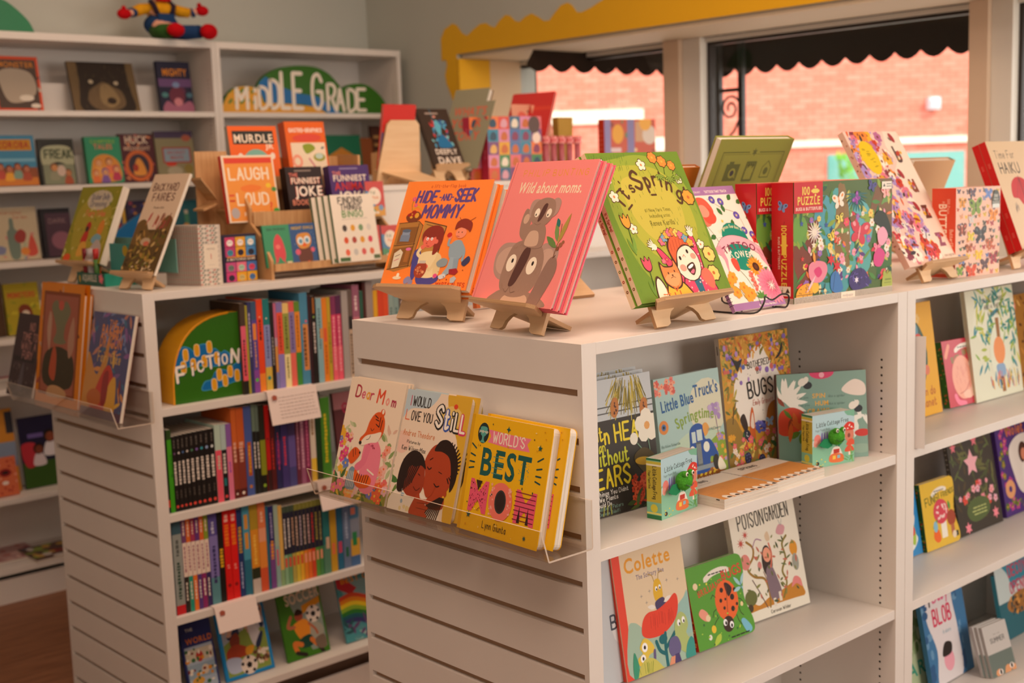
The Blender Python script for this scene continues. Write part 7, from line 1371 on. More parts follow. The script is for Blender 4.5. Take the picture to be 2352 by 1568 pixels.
def bear(W, H):
    a = Art(W, H); a.R(0, 0, 100, 100, '#6a5638').R(14, 0, 88, 100, '#241a12').B([(16, 100), (12, 60), (18, 20), (30, 0), (76, 0), (86, 24), (90, 60), (88, 100)], '#2a2018').B([(24, 84), (26, 60), (40, 46), (50, 40), (64, 50), (76, 60), (78, 86), (60, 98), (40, 98)], '#6a563c').B([(44, 50), (54, 44), (64, 56), (70, 78), (56, 92), (42, 80)], '#8a7450').E(58, 78, 7, 5, '#2a1c14').E(31, 40, 3.6, 3, '#b8a88c').E(69, 42, 3.6, 3, '#b8a88c').SC(lambda s, x, y, r: s.l([(x, y), (x+r.uniform(-1, 1), y+5)], .3, r.choice(['#4a3c28', '#1c140e', '#7a6848'])), 120, (10, 4, 90, 90), 5); return a
face((151, 143), (303, 151), YW, 1.757, 16, 'wide dark book with a bear looking out, on the top wall shelf', bear, .012, back='#3a2e20', kind='hard')
wb((357, 143), (433, 145), 1.757, 8, 'small purple space book at the right of the top wall shelf', [('E', 60, 58, 20, 14, '#5a2c4a'), ('R', 0, 34, 100, 50, '#6a4a78'), ('E', 52, 68, 24, 26, '#6a2c40'), ('E', 54, 80, 13, 12, '#c8808a'), ('E', 52, 46, 11, 8, '#7a90b8'), ('B', [(10, 100), (20, 78), (50, 88), (90, 78), (96, 100)], '#a0607a'), ('E', 16, 66, 10, 7, '#4a8080'), ('E', 90, 66, 10, 7, '#4a7080')], '#20203a', [('MIGHTY', 52, 28, 20, '#e08a1c', dict(b=1, fw=74))], t=.02)
wb((-24, 313), (75, 313), 1.492, 9, 'blue adventure book with an orange title, leftmost on the second wall shelf', [('R', 0, 46, 100, 52, '#7ab0c8'), ('R', 0, 64, 100, 84, '#8a4a28'), ('R', 0, 84, 100, 100, '#c8782a'), ('R', 2, 8, 92, 30, '#c88a14')]+[('kid', 14+q*20, 62+q % 2*4, 8, '#4a2018', '#b87050', ['#b84a3a', '#e0a030', '#7a9a8a', '#a84a30'][q]) for q in range(4)], '#3f88ac', [('ZOROBA', 50, 25, 16, '#a82a18', dict(b=1, fw=74))])
wb((84, 321), (166, 321), 1.492, 8, 'black book with pale green lettering on the second wall shelf', [('R', 10, 8, 92, 14, '#1a1814'), ('B', [(8, 24), (40, 14), (90, 20), (94, 60), (50, 50), (10, 60)], '#a8aa88'), ('R', 8, 56, 96, 100, '#7c8268'), ('kid', 38, 62, 10, '#6a3a1c', '#c88a50', '#8a8a70'), ('kid', 76, 74, 9, '#5a3018', '#b87848', '#a04a28'), ('E', 58, 70, 12, 15, '#c8b0a0')], '#26261e', [('FREAK', 56, 42, 22, '#304020', dict(h=1, wt=.2, fw=80))], t=.016, gloss=1)
wb((192, 318), (273, 316), 1.492, 8, 'green book with a crowd of cartoon children on the second wall shelf', [('B', [(14, 60), (26, 44), (50, 38), (76, 44), (92, 62), (88, 94), (14, 96)], '#d8903c'), ('kid', 32, 56, 9, '#c87a30', '#e0a878', '#e0a050'), ('kid', 62, 54, 9, '#8a4a28', '#e0a878', '#e07a50'), ('kid', 80, 70, 9, '#a02c4a', '#e0a878', '#b83a5a'), ('kid', 48, 76, 9, '#6a4a90', '#d8a070', '#7a5aa0'), ('kid', 22, 78, 8, '#b8582c', '#e0a878', '#d8703a')], '#2f9068', [('CAMPFIRE', 50, 14, 10, '#8ab04a', dict(b=1, fw=70)), ('TALES', 50, 27, 14, '#e07a5a', dict(b=1, fw=52))], t=.022, spcol='#2a7a4c')
wb((270, 313), (350, 309), 1.492, 8, 'maroon book with a round emblem on the second wall shelf', [('E', 50, 66, 40, 42, '#c8642c'), ('E', 50, 66, 30, 32, '#3a2c38'), ('B', [(34, 84), (40, 60), (50, 50), (62, 60), (68, 84)], '#d8903a'), ('E', 40, 70, 8, 10, '#a03424')], '#4e2028', [('HUCK', 50, 20, 22, '#e0c8b0', dict(b=1, fw=66)), ('MIDNIGHT', 50, 34, 11, '#c8a890', dict(b=1, fw=76))], [(rlf(['#c85a50', '#d88a5a', '#2c3848'], 18, 5), 30, (2, 4, 98, 98), 3)])
wb((352, 303), (440, 303), 1.492, 8, 'faded olive book with a blue panel, rightmost on the second wall shelf', [('R', 0, 0, 100, 14, '#4a3c58'), ('E', 82, 14, 12, 8, '#a85a44'), ('R', 16, 32, 90, 64, '#a03c30'), ('R', 20, 35, 86, 61, '#8aa0b0'), ('E', 36, 66, 14, 5, '#c83a28'), ('E', 44, 80, 20, 12, '#a8a088'), ('E', 80, 76, 12, 12, '#8a7a3c')], '#8a8464', [('SECRET', 52, 46, 8, '#a85a50', dict(b=1, fw=48)), ('MAPS', 52, 56, 8, '#a85a50', dict(b=1, fw=34))])
wb((-24, 480), (80, 478), 1.226, 8, 'pale watercolour book with a green bottle, leftmost on the third wall shelf', [('B', [(34, 94), (30, 50), (36, 40), (38, 22), (46, 22), (48, 40), (56, 50), (54, 94)], '#6e8074'), ('B', [(46, 54), (60, 42), (72, 50), (66, 66), (50, 66)], '#9a3a34'), ('B', [(72, 92), (78, 62), (86, 54), (94, 88)], '#c85040'), ('E', 66, 84, 10, 9, '#d8863a'), ('E', 12, 80, 12, 10, '#7a80a0')], '#c2b496', [('Watercolour', 40, 13, 8, '#b06048', dict(h=1, wt=.12, fw=60)), ('Garden', 64, 22, 8, '#b06048', dict(h=1, wt=.12))], [(rlf(['#a8b090', '#c88a80', '#8090a0'], 12, 5), 26, (4, 50, 96, 96), 3)])
wb((90, 482), (158, 480), 1.226, 8, 'black edged mauve book beside the watercolour one', [('R', 14, 10, 100, 98, '#4a3040'), ('E', 62, 66, 34, 30, '#8a5868')], '#1c1a22', [('DARK', 56, 30, 14, '#a08080', dict(h=1, wt=.12, fw=60))], t=.02)
wb((238, 459), (283, 461), 1.226, 8, 'comic book with a yellow edge, behind the green picture book', [('R', 84, 0, 100, 100, '#d8a82c'), ('B', [(10, 60), (30, 40), (70, 44), (80, 80), (30, 90)], '#a8302c'), ('E', 40, 30, 24, 14, '#c8b890'), ('E', 40, 62, 18, 14, '#e0b098')], '#4a5a80', t=.01)
wb((288, 463), (345, 461), 1.226, 8, 'violet speckled book behind the pale fairy book', [], '#332848', (), [(rdot(['#6a3a6a', '#c8863a', '#3a3a78', '#a84a5a'], 7), 40, (4, 4, 96, 96), 3)], t=.012)
wb((395, 462), (460, 460), 1.226, 8, 'teal blue book with a small bottle shape, right end of the third wall shelf', [('R', 0, 50, 100, 100, '#1c5a78'), ('R', 36, 24, 52, 60, '#4a8a70'), ('R', 38, 20, 50, 28, '#c8c0b0'), ('E', 40, 52, 10, 8, '#c88a3a')], '#1f6470', t=.012)
wb((6, 655), (85, 650), .956, 8, 'yellow green book with a shouting brown monster on the fourth wall shelf', [('B', [(36, 50), (50, 42), (68, 46), (76, 62), (70, 84), (46, 84), (38, 66)], '#7a3418'), ('E', 56, 60, 11, 9, '#d8c8b0'), ('R', 34, 78, 86, 96, '#8a8070')], '#a8981c', [('MONSTERS', 50, 28, 14, '#b8501c', dict(h=1, wt=.24, fw=80))], [(rlf(['#c8b82c', '#7a8a1c'], 18, 6), 20, (4, 4, 96, 96), 3)], t=.02)
wb((-60, 655), (0, 652), .956, 8, 'brown edged book at the very left of the fourth wall shelf', [], '#4a3018', t=.018)
wb((-20, 944), (24, 940), .384, 9, 'tall orange and blue book at the left edge, beside the football one', [('R', 0, 40, 100, 70, '#8090a8'), ('R', 60, 4, 100, 30, '#2c2c34')], '#c8862a')
wb((38, 963), (128, 952), .384, 9, 'dark football book with two players on the low wall shelf', [('R', 0, 64, 100, 100, '#34561c'), ('B', [(0, 40), (30, 36), (44, 46), (40, 66), (10, 70)], '#b8303c'), ('kid', 44, 46, 12, '#20140e', '#7a3c28', '#d8ccd0'), ('kid', 76, 30, 14, '#1c120e', '#8a4830', '#e0dce0'), ('R', 20, 24, 60, 30, '#6a5a9a'), ('B', [(84, 66), (100, 54), (100, 82), (88, 84)], '#8a1c28')], '#1c1a38', t=.01, gloss=1)
wb((-20, 1056), (34, 1050), .384, 9, 'small salmon book with a red smile in front at the left edge', [('E', 50, 40, 26, 18, '#8a1c1c'), ('E', 50, 40, 16, 7, '#1c1010'), ('E', 46, 66, 14, 8, '#e8dcd0')], '#cf6a44', (), [(rdot(['#e8a080', '#a83a2c'], 6), 16, (6, 6, 94, 94), 3)], y0=3.19, t=.01)
def lying(px, py, w, h, t, z, base, label, sc, yaw=0):
    p = on('z', z, px, py); a = simple(w, h, base, (), (), sc); e = book(w, h, t, (p.x, p.y, z), 0, 0, label, a, 'paper', back='#d8ccc0')
    e.matrix_world = Matrix.Translation((p.x, p.y, z+t+.0005)) @ Matrix.Rotation(yaw*D2R, 4, 'Z') @ Matrix.Rotation(-90*D2R, 4, 'X')
lying(-66, 884, .26, .17, .008, .778, '#cf7c80', 'pink book lying flat on the narrow wall shelf', [(rdot(['#e8a8a8', '#a84a58'], 6), 20, (6, 6, 94, 94), 3)])
lying(-60, 1310, .26, .2, .006, .1302, '#c49a98', 'pinkish magazine lying flat on the bottom wall shelf', [(rdot(['#8a3a48', '#e8c8c0', '#b87060'], 6), 30, (6, 6, 94, 94), 3)])
lying(86, 1293, .27, .2, .008, .1302, '#5a4038', 'dark comic magazine lying flat, nearest the slatted end panel', [(rdot(['#8a2c24', '#3a4a60', '#c8a050', '#d8d0c8', '#8aa040'], 8), 40, (6, 6, 94, 94), 3)])
# behind the tiered display, inside the corner bookcase
for (x0, x1, yt, zz, c, lab) in ((524, 590, 300, 1.492, '#5a6a58', 'grey green book behind the murder puzzle book'), (735, 826, 312, 1.492, '#107050', 'emerald book in the corner bookcase behind the display'), (826, 858, 318, 1.492, '#8a4a20', 'round brown toy shaped book in the corner bookcase'), (850, 872, 290, 1.492, '#4a2414', 'dark reddish book at the right of the corner bookcase')):
    wb((x0, yt), (x1, yt), zz, 7, lab, [('P', [(0, 60), (50, 30), (96, 60), (60, 100), (0, 100)], '#c8842c')] if 'emerald' in lab else [('R', 20, 20+q*16, 80, 26+q*16, '#a8804a') for q in range(4)] if 'dark' in lab else [], c, t=.016)

# ================================================================ on top of the second island: left group
stand_for((.076, 2.105, 1.278), -84, 23.3, .209, .0225, 'plywood stand under the green sticker book at the far corner', group='plywood book stands on the white tops')
a = Art(.209, .222); a.R(0, 0, 100, 100, '#8f8c18').B([(10, 30), (40, 14), (90, 30), (90, 90), (30, 96), (10, 60)], '#a89a2c').E(54, 18, 30, 14, '#c9bda6', n=24).T('Sticker Dolly', 54, 17, 7.5, '#5a5a70', h=1, wt=.16, fw=44).T('Dressing', 54, 26, 7.5, '#5a5a70', h=1, wt=.16).T('Fairy Tales', 54, 39, 8, '#d87a4a', h=1, wt=.22, fw=48)
a.SC(rlf(['#c8b860', '#6a7a1c', '#b8a03a', '#e0d890'], 7, 2.4), 60, (2, 4, 98, 98), 3).B([(36, 70), (42, 58), (50, 60), (50, 74), (40, 76)], '#c02c1c').E(46, 53, 6, 7, '#b8201c').E(44, 56, 4, 4, '#3a1c14').B([(34, 88), (38, 74), (52, 74), (54, 88), (40, 92)], '#d8a03c').B([(70, 60), (72, 48), (80, 44), (84, 54), (80, 64)], '#d8862a').B([(62, 68), (72, 62), (84, 66), (80, 74), (66, 74)], '#7aa8b8').B([(60, 96), (74, 70), (90, 78), (92, 98)], '#b8aaa4').E(14, 94, 9, 6, '#d8501c')
book(.209, .222, .022, (.076, 2.105, 1.278), -84, 23.3, 'green sticker doll book on the far corner of the second island', a, 'paper', back='#a89a5a', spcol='#8f8c18')
stand_for((.065, 1.713, 1.260), -77.2, 29, .135, .009, 'plywood stand under the pale fairy book', lw=.085, hw=.062)
a = Art(.135, .284); a.R(0, 0, 100, 100, '#d6bda2').R(0, 56, 100, 100, '#5a4420').B([(-2, 52), (20, 46), (50, 60), (80, 42), (102, 50), (102, 70), (-2, 70)], '#6e5228').T('BACKYARD', 46, 17, 15, '#5a2c28', h=1, wt=.14, fw=72, jig=.1).T('FAIRIES', 50, 27, 16, '#5a2c28', h=1, wt=.14, fw=64, jig=.1).T('Phoebe Wahl', 46, 35, 4, '#4a3028', h=1)
a.SC(lambda s, x, y, r: s.l([(x, y), (x+3, y-7)], 2.4, r.choice(['#7a2c24', '#8a4a2c', '#a86a3a', '#b8384a'])), 22, (4, 46, 96, 56), 3).SC(rlf(['#8a7a2c', '#5a5a1c', '#a8803c', '#3a2c14', '#c8a868'], 16, 5), 70, (2, 56, 98, 98), 5).E(42, 68, 14, 8, '#b8a080').E(46, 70, 8, 5, '#c86a50').SC(rlf(['#e0c8a0', '#c8a060'], 10, 2.4), 14, (20, 84, 90, 97), 6)
book(.135, .284, .009, (.065, 1.713, 1.260), -77.2, 29, 'tall pale book of backyard fairies leaning on its stand', a, 'paper', back='#c8b8a8', spcol='#c8b8a8')
# teal counter box of pens
TEAL = mat('teal_card', '#1f8a78', .6); TEAL2 = mat('teal_card_pale', '#6fa8a0', .6)
pb0 = on('z', HT, 178.6, 653); pb1 = on('z', HT, 241, 659); pb2 = on('z', HT, 290, 649.5)
ang = math.degrees(math.atan2(pb1.y-pb0.y, pb1.x-pb0.x)); wl = (pb1-pb0).length; dl = (pb2-pb1).length
e = empty('counter_display_box', pb0, 'teal cardboard counter box holding pens beside the fairy book', 'display box', None, ang)
V = []; F = []; C = []; tz = .034*1
m = MB().box(0, 0, 0, wl, .002, tz).box(0, dl-.002, 0, wl, dl, tz).box(0, .002, 0, .002, dl-.002, tz).box(wl-.002, .002, 0, wl, dl-.002, tz).box(.002, .002, 0, wl-.002, dl-.002, .002)
a = Art(wl, tz); a.R(0, 0, 100, 100, '#1f5c4a').T('AQUARELLE', 46, 64, 11, '#d8d0c0', b=1, fw=52).FL(88, 40, 8, '#e06a80').E(10, 50, 3, 6, '#c8a030')
V += m.v; F += m.f; C += [lin('#1d6a54')]*6+[lin('#2a9a82')]*24; b = len(V); V += [(p[0], -p[2]*Art.EPS, p[1]) for p in a.V]; F += [tuple(b+i for i in f) for f in a.F]; C += a.C
colmesh('tray', V, F, C, e)
MB().box(.001, dl-.006, .0345, wl*2.1, dl-.004, .122).build('header_card', TEAL2, e)
m = MB().box(wl*.80, dl*.3, .035, wl*2.0, dl*.3+.002, .112); m.build('back_card', mat('teal_card_mid', '#3f9088', .6), e)
MB().tube([(wl*1.35, dl*.3-.0005, .094), (wl*1.35, dl*.3-.0015, .094)], .014, 16).build('yellow_seal', mat('seal_yellow', '#b89a20', .6), e)
for q in range(5):
    c = [('#b02c34', '#7a1c28'), ('#8a2c3a', '#c8b0b0'), ('#c8c0c0', '#b0a8a8'), ('#c8481c', '#e0862c'), ('#4a7a3a', '#b82c2c')][q]
    x = .012+q*.0165; p = empty('pen', pb0+Matrix.Rotation(ang*D2R, 3, 'Z') @ Vector((x, dl*.18+.012*(q % 2), .003)), ['dark red pen leftmost in the teal box', 'crimson and grey pen second in the teal box', 'thick pale grey pen in the middle of the teal box', 'orange pen fourth in the teal box', 'green and red pen rightmost in the teal box'][q], 'pen', 'pens in the teal counter box')
    r = .0072 if q != 2 else .0095
    MB().tube([(0, 0, 0), (0, 0, .066)], r, 12).build('barrel', mat('pen'+c[0], c[0], .4), p, smooth=True); MB().tube([(0, 0, .0665), (0, 0, .094)], r*1.05, 12).build('cap', mat('cap'+c[1], c[1], .4), p, smooth=True)
# patterned notebooks, standing in a row
n0 = on('z', HT, 462, 657); n1 = on('z', HT, 512.8, 654.6); nd = on('z', HT, 384, 655)
npat = Art(.058, .155)
def dash(a, W, H, seed):
    r = random.Random(seed); k = a.n
    for j in range(26):
        for i in range(max(2, int(W/.0085))):
            x = (i+.5*(j % 2)+.4)*.0085; z = (j+.5)*H/26; c = ['#b8443c', '#3c5a50', '#3c5a50', '#e8ded0'][(i+j*2) % 4]
            a.stroke([(x-.0024, z-.0012), (x+.0024, z+.0012)], .0026, c, 0)
    a.n += 1
NW, NH, NT = .058, .155, .0072
for q in range(16):
    t = q/15.; p = n0.lerp(nd, t*.98)
    a = None
    if q == 0:
        a = Art(NW, NH); a.R(0, 0, 100, 100, '#cfc4b6'); dash(a, NW, NH, 1); a.R(22, 32, 84, 72, '#e8dcc8').T('NOTES', 53, 41, 8, '#6a5a50').l([(53, 48), (53, 56)], 3, '#c85a50').l([(38, 66), (70, 66)], 1, '#a89a8c')
    sp = Art(NT, NH); sp.R(0, 0, 100, 100, '#a89c90'); dash(sp, NT*1.1, NH, q)
    book(NW, NH, NT, (p.x, p.y, HT+.0004), -14, 0, (['front', 'second', 'third', 'fourth', 'fifth', 'sixth', 'seventh', 'eighth', 'ninth', 'tenth', 'eleventh', 'twelfth', 'thirteenth', 'fourteenth', 'fifteenth', 'rearmost'][q])+' of the red and green dashed notebooks standing in a row', a, 'paper', spine=sp, back='#a89c90', spcol='#a89c90', group='dash patterned notebooks', name='notebook', cat='notebook')
# memory game box, plain shapes in its squares
g0 = on('z', HT, 515.3, 650.3); g1 = on('z', HT, 593, 642.7); gw = (g1-g0).length; gh = .125
a = Art(gw, gh); a.R(0, 0, 100, 100, '#241a34')
for j in range(4):
    for i in range(3):
        y = 5+j*21+(11 if j > 1 else 0); x = 8+i*30.6; c = [['#c83a6a', '#e0a01c', '#5aa0c8'], ['#b83a70', '#e0a01c', '#4a88c0'], ['#c04a80', '#e0708a', '#4a78b8'], ['#c83a78', '#e0a01c', '#e0a82c']][j][i]
        a.R(x, y, x+29, y+20, c); k = [['#f0e4dc', '#f0e4dc', '#f4f0e8'], ['#3a8aa0', '#2c2034', '#2c2c3c'], ['#6a7a70', '#a8c8b0', '#d84a6a'], ['#2c2034', '#c8b070', '#4a78b0']][j][i]
        a.E(x+14.5, y+12, 9, 8, k).E(x+11.5, y+11, 1.4, 1.6, '#201820', n=6).E(x+17.5, y+11, 1.4, 1.6, '#201820', n=6)
a.T('A MATCHING GAME', 53, 54.5, 6, '#e8d8c0', b=1, fw=84).R(12, 46, 94, 48.4, '#d8902c')
boxed(gw, gh, .03, g0, math.degrees(math.atan2(g1.y-g0.y, g1.x-g0.x)), 'small square matching game box in front of the tiered display', a, None, '#3a2c4a', '#241a34', name='game_box')

# ================================================================ tiered kraft display with books
bx0 = on('y', 1.575, 625, 612).x; bx1 = bx0+.43; DY = 1.575
e = empty('tiered_display', (bx0, DY, HT), 'brown tiered counter display holding joke and activity books', 'display stand')
tiers = [(0, .03), (.095, .150), (.195, .245)]
WK = wood_mat('display_board', (.50, .26, .10, 1), (.62, .36, .16, 1), (30, 3, 3), .6)
W = bx1-bx0
def side(x, xx):
    m = MB(); P = [(0, 0), (0, .05), (.05, .115), (.095, .150), (.095, .19), (.15, .26), (.19, .29), (.19, .33), (.30, .335), (.30, 0)]
    m.prism(P, lambda u, v, q: (x+q, u, v), .008); m.build('side_panel', WK, e)
side(-.002, 0); side(W, 0)
for i, (yy, zz) in enumerate(tiers):
    MB().box(.0062, yy+.002, zz-.006, W-.0002, yy+.092, zz).build('tier_floor', WK, e)
    MB().box(.0062, yy-.006, zz-.008, W-.0002, yy-.001, zz+(.012 if i == 0 else .030)).build('tier_lip', WK, e)
MB().box(.0062, .292, .0, W-.0002, .299, .33).build('back_board', WK, e)
# the taller side wings seen at the left
wl0 = on('y', 1.80, 446, 348); wl1 = on('y', 1.80, 520, 348)
e = empty('side_display', (wl0.x, 1.80, HT), 'brown folding display wing with slanting dividers left of the joke books', 'display stand')
MB().box(0, 0, 0, wl1.x-wl0.x, .006, wl0.z-HT).build('back_panel', WK, e)
for (px, py0, px1, py1) in ((462, 408, 500, 455), (468, 480, 500, 465), (520, 480, 552, 520)):
    p = on('y', 1.74, px, py0); q = on('y', 1.74, px1, py1)
    m = MB(); m.prism([(p.x-wl0.x, p.z-HT), (q.x-wl0.x, q.z-HT), (q.x-wl0.x, q.z-HT-.006), (p.x-wl0.x, p.z-HT-.006)], lambda u, v, w_: (u, -.06+w_, v), .058); m.build('divider', WK, e)
MB().box(.085, -.055, .001, .093, -.0005, on('y', 1.74, 500, 417).z-HT).build('upright', WK, e)
def dsp(tl, tr, tier, tilt, label, fn, **k):
    yy, zz = tiers[tier]; return face(tl, tr, DY+yy+k.pop('dy', .012), HT+zz, tilt, label, fn, **k)
J = lambda base, parts=(), texts=(), sc=(): (lambda W, H: simple(W, H, base, parts, texts, sc))
dsp((521.6, 298.3), (632.6, 292), 2, 9, 'orange murder puzzle book at the back left of the display', J('#e8641c', [('R', 8, 8, 92, 30, '#2c2c26'), ('E', 52, 62, 28, 26, '#7ab0a0'), ('E', 52, 66, 15, 9, '#3a2c24'), ('E', 20, 50, 5, 6, '#e8d8c8'), ('E', 86, 50, 5, 6, '#e8d8c8')], [('MURDLE', 50, 27, 15, '#f0dcc4', dict(b=1, fw=80)), ('JR', 82, 38, 9, '#f0dcc4', dict(b=1, fw=16))]), kind='paper', t=.016, back='#a8a090', dy=.03)
dsp((651.7, 288), (742.3, 284.2), 2, 9, 'orange boxed craft set with food pictures at the back right of the display', J('#e0621c', [('B', [(20, 24), (50, 20), (84, 22), (84, 30), (50, 32), (20, 30)], '#d84a3a'), ('R', 10, 34, 96, 101, '#e8d4b8'), ('E', 22, 64, 13, 15, '#e89a80'), ('E', 22, 64, 7, 8, '#e8d4b8'), ('B', [(40, 38), (60, 36), (70, 44), (50, 52), (42, 48)], '#8a9a2c'), ('E', 78, 58, 15, 9, '#9a9a38'), ('E', 78, 56, 10, 6, '#b8ccc0'), ('l', [(52, 60), (74, 84)], 4, '#c87a80'), ('E', 46, 78, 8, 5, '#e07040'), ('LF', 84, 44, 10, 5, '#5a6a70', 20)], [('GASTRO-GRAPHICS', 52, 17, 8, '#f0d8c8', dict(h=1, wt=.22, fw=84))]), kind='board', t=.035, back='#c8501c', dy=.03, gloss=1, name='craft_box')
dsp((506.8, 364.6), (625, 358.2), 1, 9, 'laugh out loud joke book with a white border', J('#ead6c0', [('R', 4, 3, 97, 98, '#e8923a'), ('R', 5, 4, 96, 12, '#d8402c'), ('E', 84, 46, 5, 4, '#e8c02c'), ('E', 94, 52, 5, 4, '#4a8a3c'), ('E', 94, 84, 6, 4, '#3a9a3c'), ('E', 14, 86, 8, 9, '#b0a8a8'), ('R', 6, 58, 16, 61, '#d8502c'), ('R', 6, 66, 16, 69, '#c8401c'), ('B', [(30, 48), (50, 44), (70, 48), (60, 54), (36, 54)], '#e87a2c')], [('LAUGH', 50, 36, 19, '#f0dcc0', dict(h=1, wt=.18, fw=78)), ('LOUD', 52, 74, 19, '#f0dcc0', dict(h=1, wt=.18, fw=62)), ('?', 84, 84, 15, '#d84a2c', dict(b=1)), ('RIDDLES', 50, 91, 7, '#f0dcc0', dict(b=1, fw=40))], [(rdot(['#e8b82c', '#d8702c', '#8aa03a'], 2), 16, (6, 14, 94, 94), 3)]), kind='paper', t=.016, back='#d8502c', spcol='#d8402c')
dsp((654, 391), (737, 386.3), 1, 9, 'black joke book with red outlined lettering', J('#2c1c1a', [('R', 24, 6, 70, 9, '#8a7a70'), ('E', 46, 98, 30, 14, '#e8c8a8')], [('THE', 20, 19, 9, '#e07a68', dict(b=1)), ('FUNNIEST', 52, 33, 15, '#c8503c', dict(b=1, fw=84)), ('FUNNIEST', 52, 32.4, 14, '#f0dcc8', dict(b=1, fw=80)), ('JOKE', 58, 57, 24, '#c8503c', dict(b=1, fw=76)), ('JOKE', 58, 56.4, 23, '#f4e8d8', dict(b=1, fw=72)), ('BOOK EVER', 52, 74, 13, '#e08a70', dict(b=1, fw=86))]), kind='board', t=.03, back='#2c1c1a', spcol='#241614')
dsp((753.8, 387.6), (844.3, 382.4), 1, 9, 'purple animal joke book with red lettering', J('#4a2c6a', [('R', 26, 5, 72, 8, '#8a7aa0'), ('B', [(44, 78), (48, 66), (54, 78)], '#d8902c')], [('THE', 18, 19, 8, '#e0806a', dict(b=1)), ('FUNNIEST', 50, 31, 13, '#f0dcc8', dict(b=1, fw=84)), ('ANIMAL', 52, 49, 17, '#c8342a', dict(b=1, fw=84)), ('JOKE', 56, 72, 22, '#f4e8d8', dict(b=1, fw=74)), ('BOOK EVER', 52, 88, 12, '#e0806a', dict(b=1, fw=80))]), kind='board', t=.03, back='#4a2c6a', spcol='#3a2458')
dsp((600.7, 520.2), (662, 516.4), 0, 9, 'small green book with a red squid on the front tier', J('#3f9468', [('B', [(34, 70), (36, 40), (52, 22), (68, 36), (76, 70), (66, 88), (52, 76), (42, 90)], '#d84a52'), ('E', 50, 52, 9, 8, '#e87a70'), ('R', 78, 88, 96, 96, '#e8d8b0'), ('L', [(40, 76), (36, 92), (44, 96)], 4, '#d85a5a'), ('L', [(66, 80), (72, 92)], 4, '#d85a5a')], [('SEA FRIENDS', 50, 13, 8, '#2c4a3c', dict(b=1, fw=70))]), kind='paper', t=.008, back='#2f7a54', gloss=1)
dsp((662, 516), (720.6, 512.6), 0, 9, 'small blue book with an owl in glasses on the front tier', J('#34588c', [('B', [(26, 90), (28, 60), (50, 48), (74, 60), (78, 90), (52, 96)], '#6a3a28'), ('B', [(22, 44), (30, 26), (72, 24), (80, 44), (66, 58), (36, 60)], '#d8923c'), ('E', 38, 42, 12, 13, '#e8ecec'), ('E', 64, 40, 12, 13, '#e8ecec'), ('E', 39, 43, 7, 8, '#6a98b0'), ('E', 64, 41, 7, 8, '#6a98b0'), ('E', 52, 52, 7, 6, '#e8602a'), ('E', 24, 68, 10, 10, '#e0607a'), ('E', 82, 64, 8, 8, '#e0607a'), ('E', 44, 94, 6, 3, '#e0501c'), ('E', 62, 92, 6, 3, '#e0501c')], [('NIGHT OWLS', 50, 14, 10, '#d8b02c', dict(b=1, fw=84))], [(rdot(['#c8d8e0'], 1.2), 20, (4, 20, 96, 80), 3)]), kind='paper', t=.008, back='#2c4a78', gloss=1)
W_, H_ = .147, .188
a = simple(W_, H_, '#eee2d0', [('E', 24+q % 4*19, 50+q//4*18, 5.4, 6.4, c) for q, c in enumerate(['#4a4038', '#e0a02c', '#7a9a70', '#d8d0c4', '#d8562a', '#b04a3c', '#e09a2c', '#d8485a', '#e86a4a', '#c8c4bc', '#d8605a', '#e0704a'])]+[('R', 4, 93, 28, 99, '#4a6a3c'), ('R', 84, 92, 99, 98, '#5a6a40'), ('l', [(20, 37), (80, 36)], .8, '#a8a090')], [('FINDING', 46, 13, 11, '#2c2824', dict(h=1, wt=.2, fw=58)), ('THINGS', 46, 23, 11, '#2c2824', dict(h=1, wt=.2, fw=50)), ('BINGO', 48, 33.5, 11, '#4a8a3c', dict(h=1, wt=.2, fw=50))])
bg_ = book(W_, H_, .011, (.629, 1.550, 1.2525), 2, 9, 'white bingo game book in front of the display, front copy', a, 'board', back='#eee2d0', spcol='#3c6a48', group='white bingo game books')
for q in range(3): again(bg_, ['second white bingo game book, green spine showing', 'third white bingo game book, green spine showing', 'rearmost white bingo game book of the four'][q], (-.0125*(q+1), .0116*(q+1), 0), 'white bingo game books')
def pack(W, H):
    a = Art(W, H); a.R(0, 0, 100, 100, '#c8443a').B([(-2, 30), (30, 40), (60, 102), (-2, 102)], '#5a88b0').B([(20, 80), (60, 70), (102, 80), (102, 102), (10, 102)], '#d89a30').B([(0, 70), (30, 74), (50, 90), (20, 100), (0, 96)], '#5a9a70').E(48, 42, 34, 38, '#f0e0cc', n=24).T('Kid', 40, 36, 13, '#5a7a5a', h=1, wt=.16).T('Made', 52, 50, 13, '#e0905a', h=1, wt=.16).E(78, 76, 13, 13, '#7a98b8')
    for q in range(3): a.E(26+q*16, 90, 7, 6, '#f0e0c8')
    return a
pk = [dsp((838, 442), (880, 440), 1, 6, 'card pack with a white oval on the upper tier', pack, kind='paper', t=.004, dy=-.012, back='#5a7aa0', gloss=1, name='card_pack', cat='card pack') if False else None]
for (tl, tr, ti, dy, lab) in (((838, 442), (880, 440.5), 1, -.028, 'card pack with a white oval on the upper tier'), ((829, 520), (871, 518.5), 0, .02, 'card pack with a white oval, left of two on the front tier'), ((874, 519), (916, 517.5), 0, .02, 'card pack with a white oval, right of two on the front tier')):
    yy, zz = tiers[ti]; l, W, H_ = rest(tl, tr, DY+yy+dy, HT+zz+(0 if ti == 0 else -.03), 5); H_ = min(H_, .11)
    o = book(W, H_, .005, (l[0], DY+yy+dy, HT+zz+(0.0004 if ti == 0 else .0004)), 0, 5, lab, pack(W, H_), 'paper', back='#5a7aa0', gloss=1, group='card packs with white ovals', name='card_pack', cat='card pack')

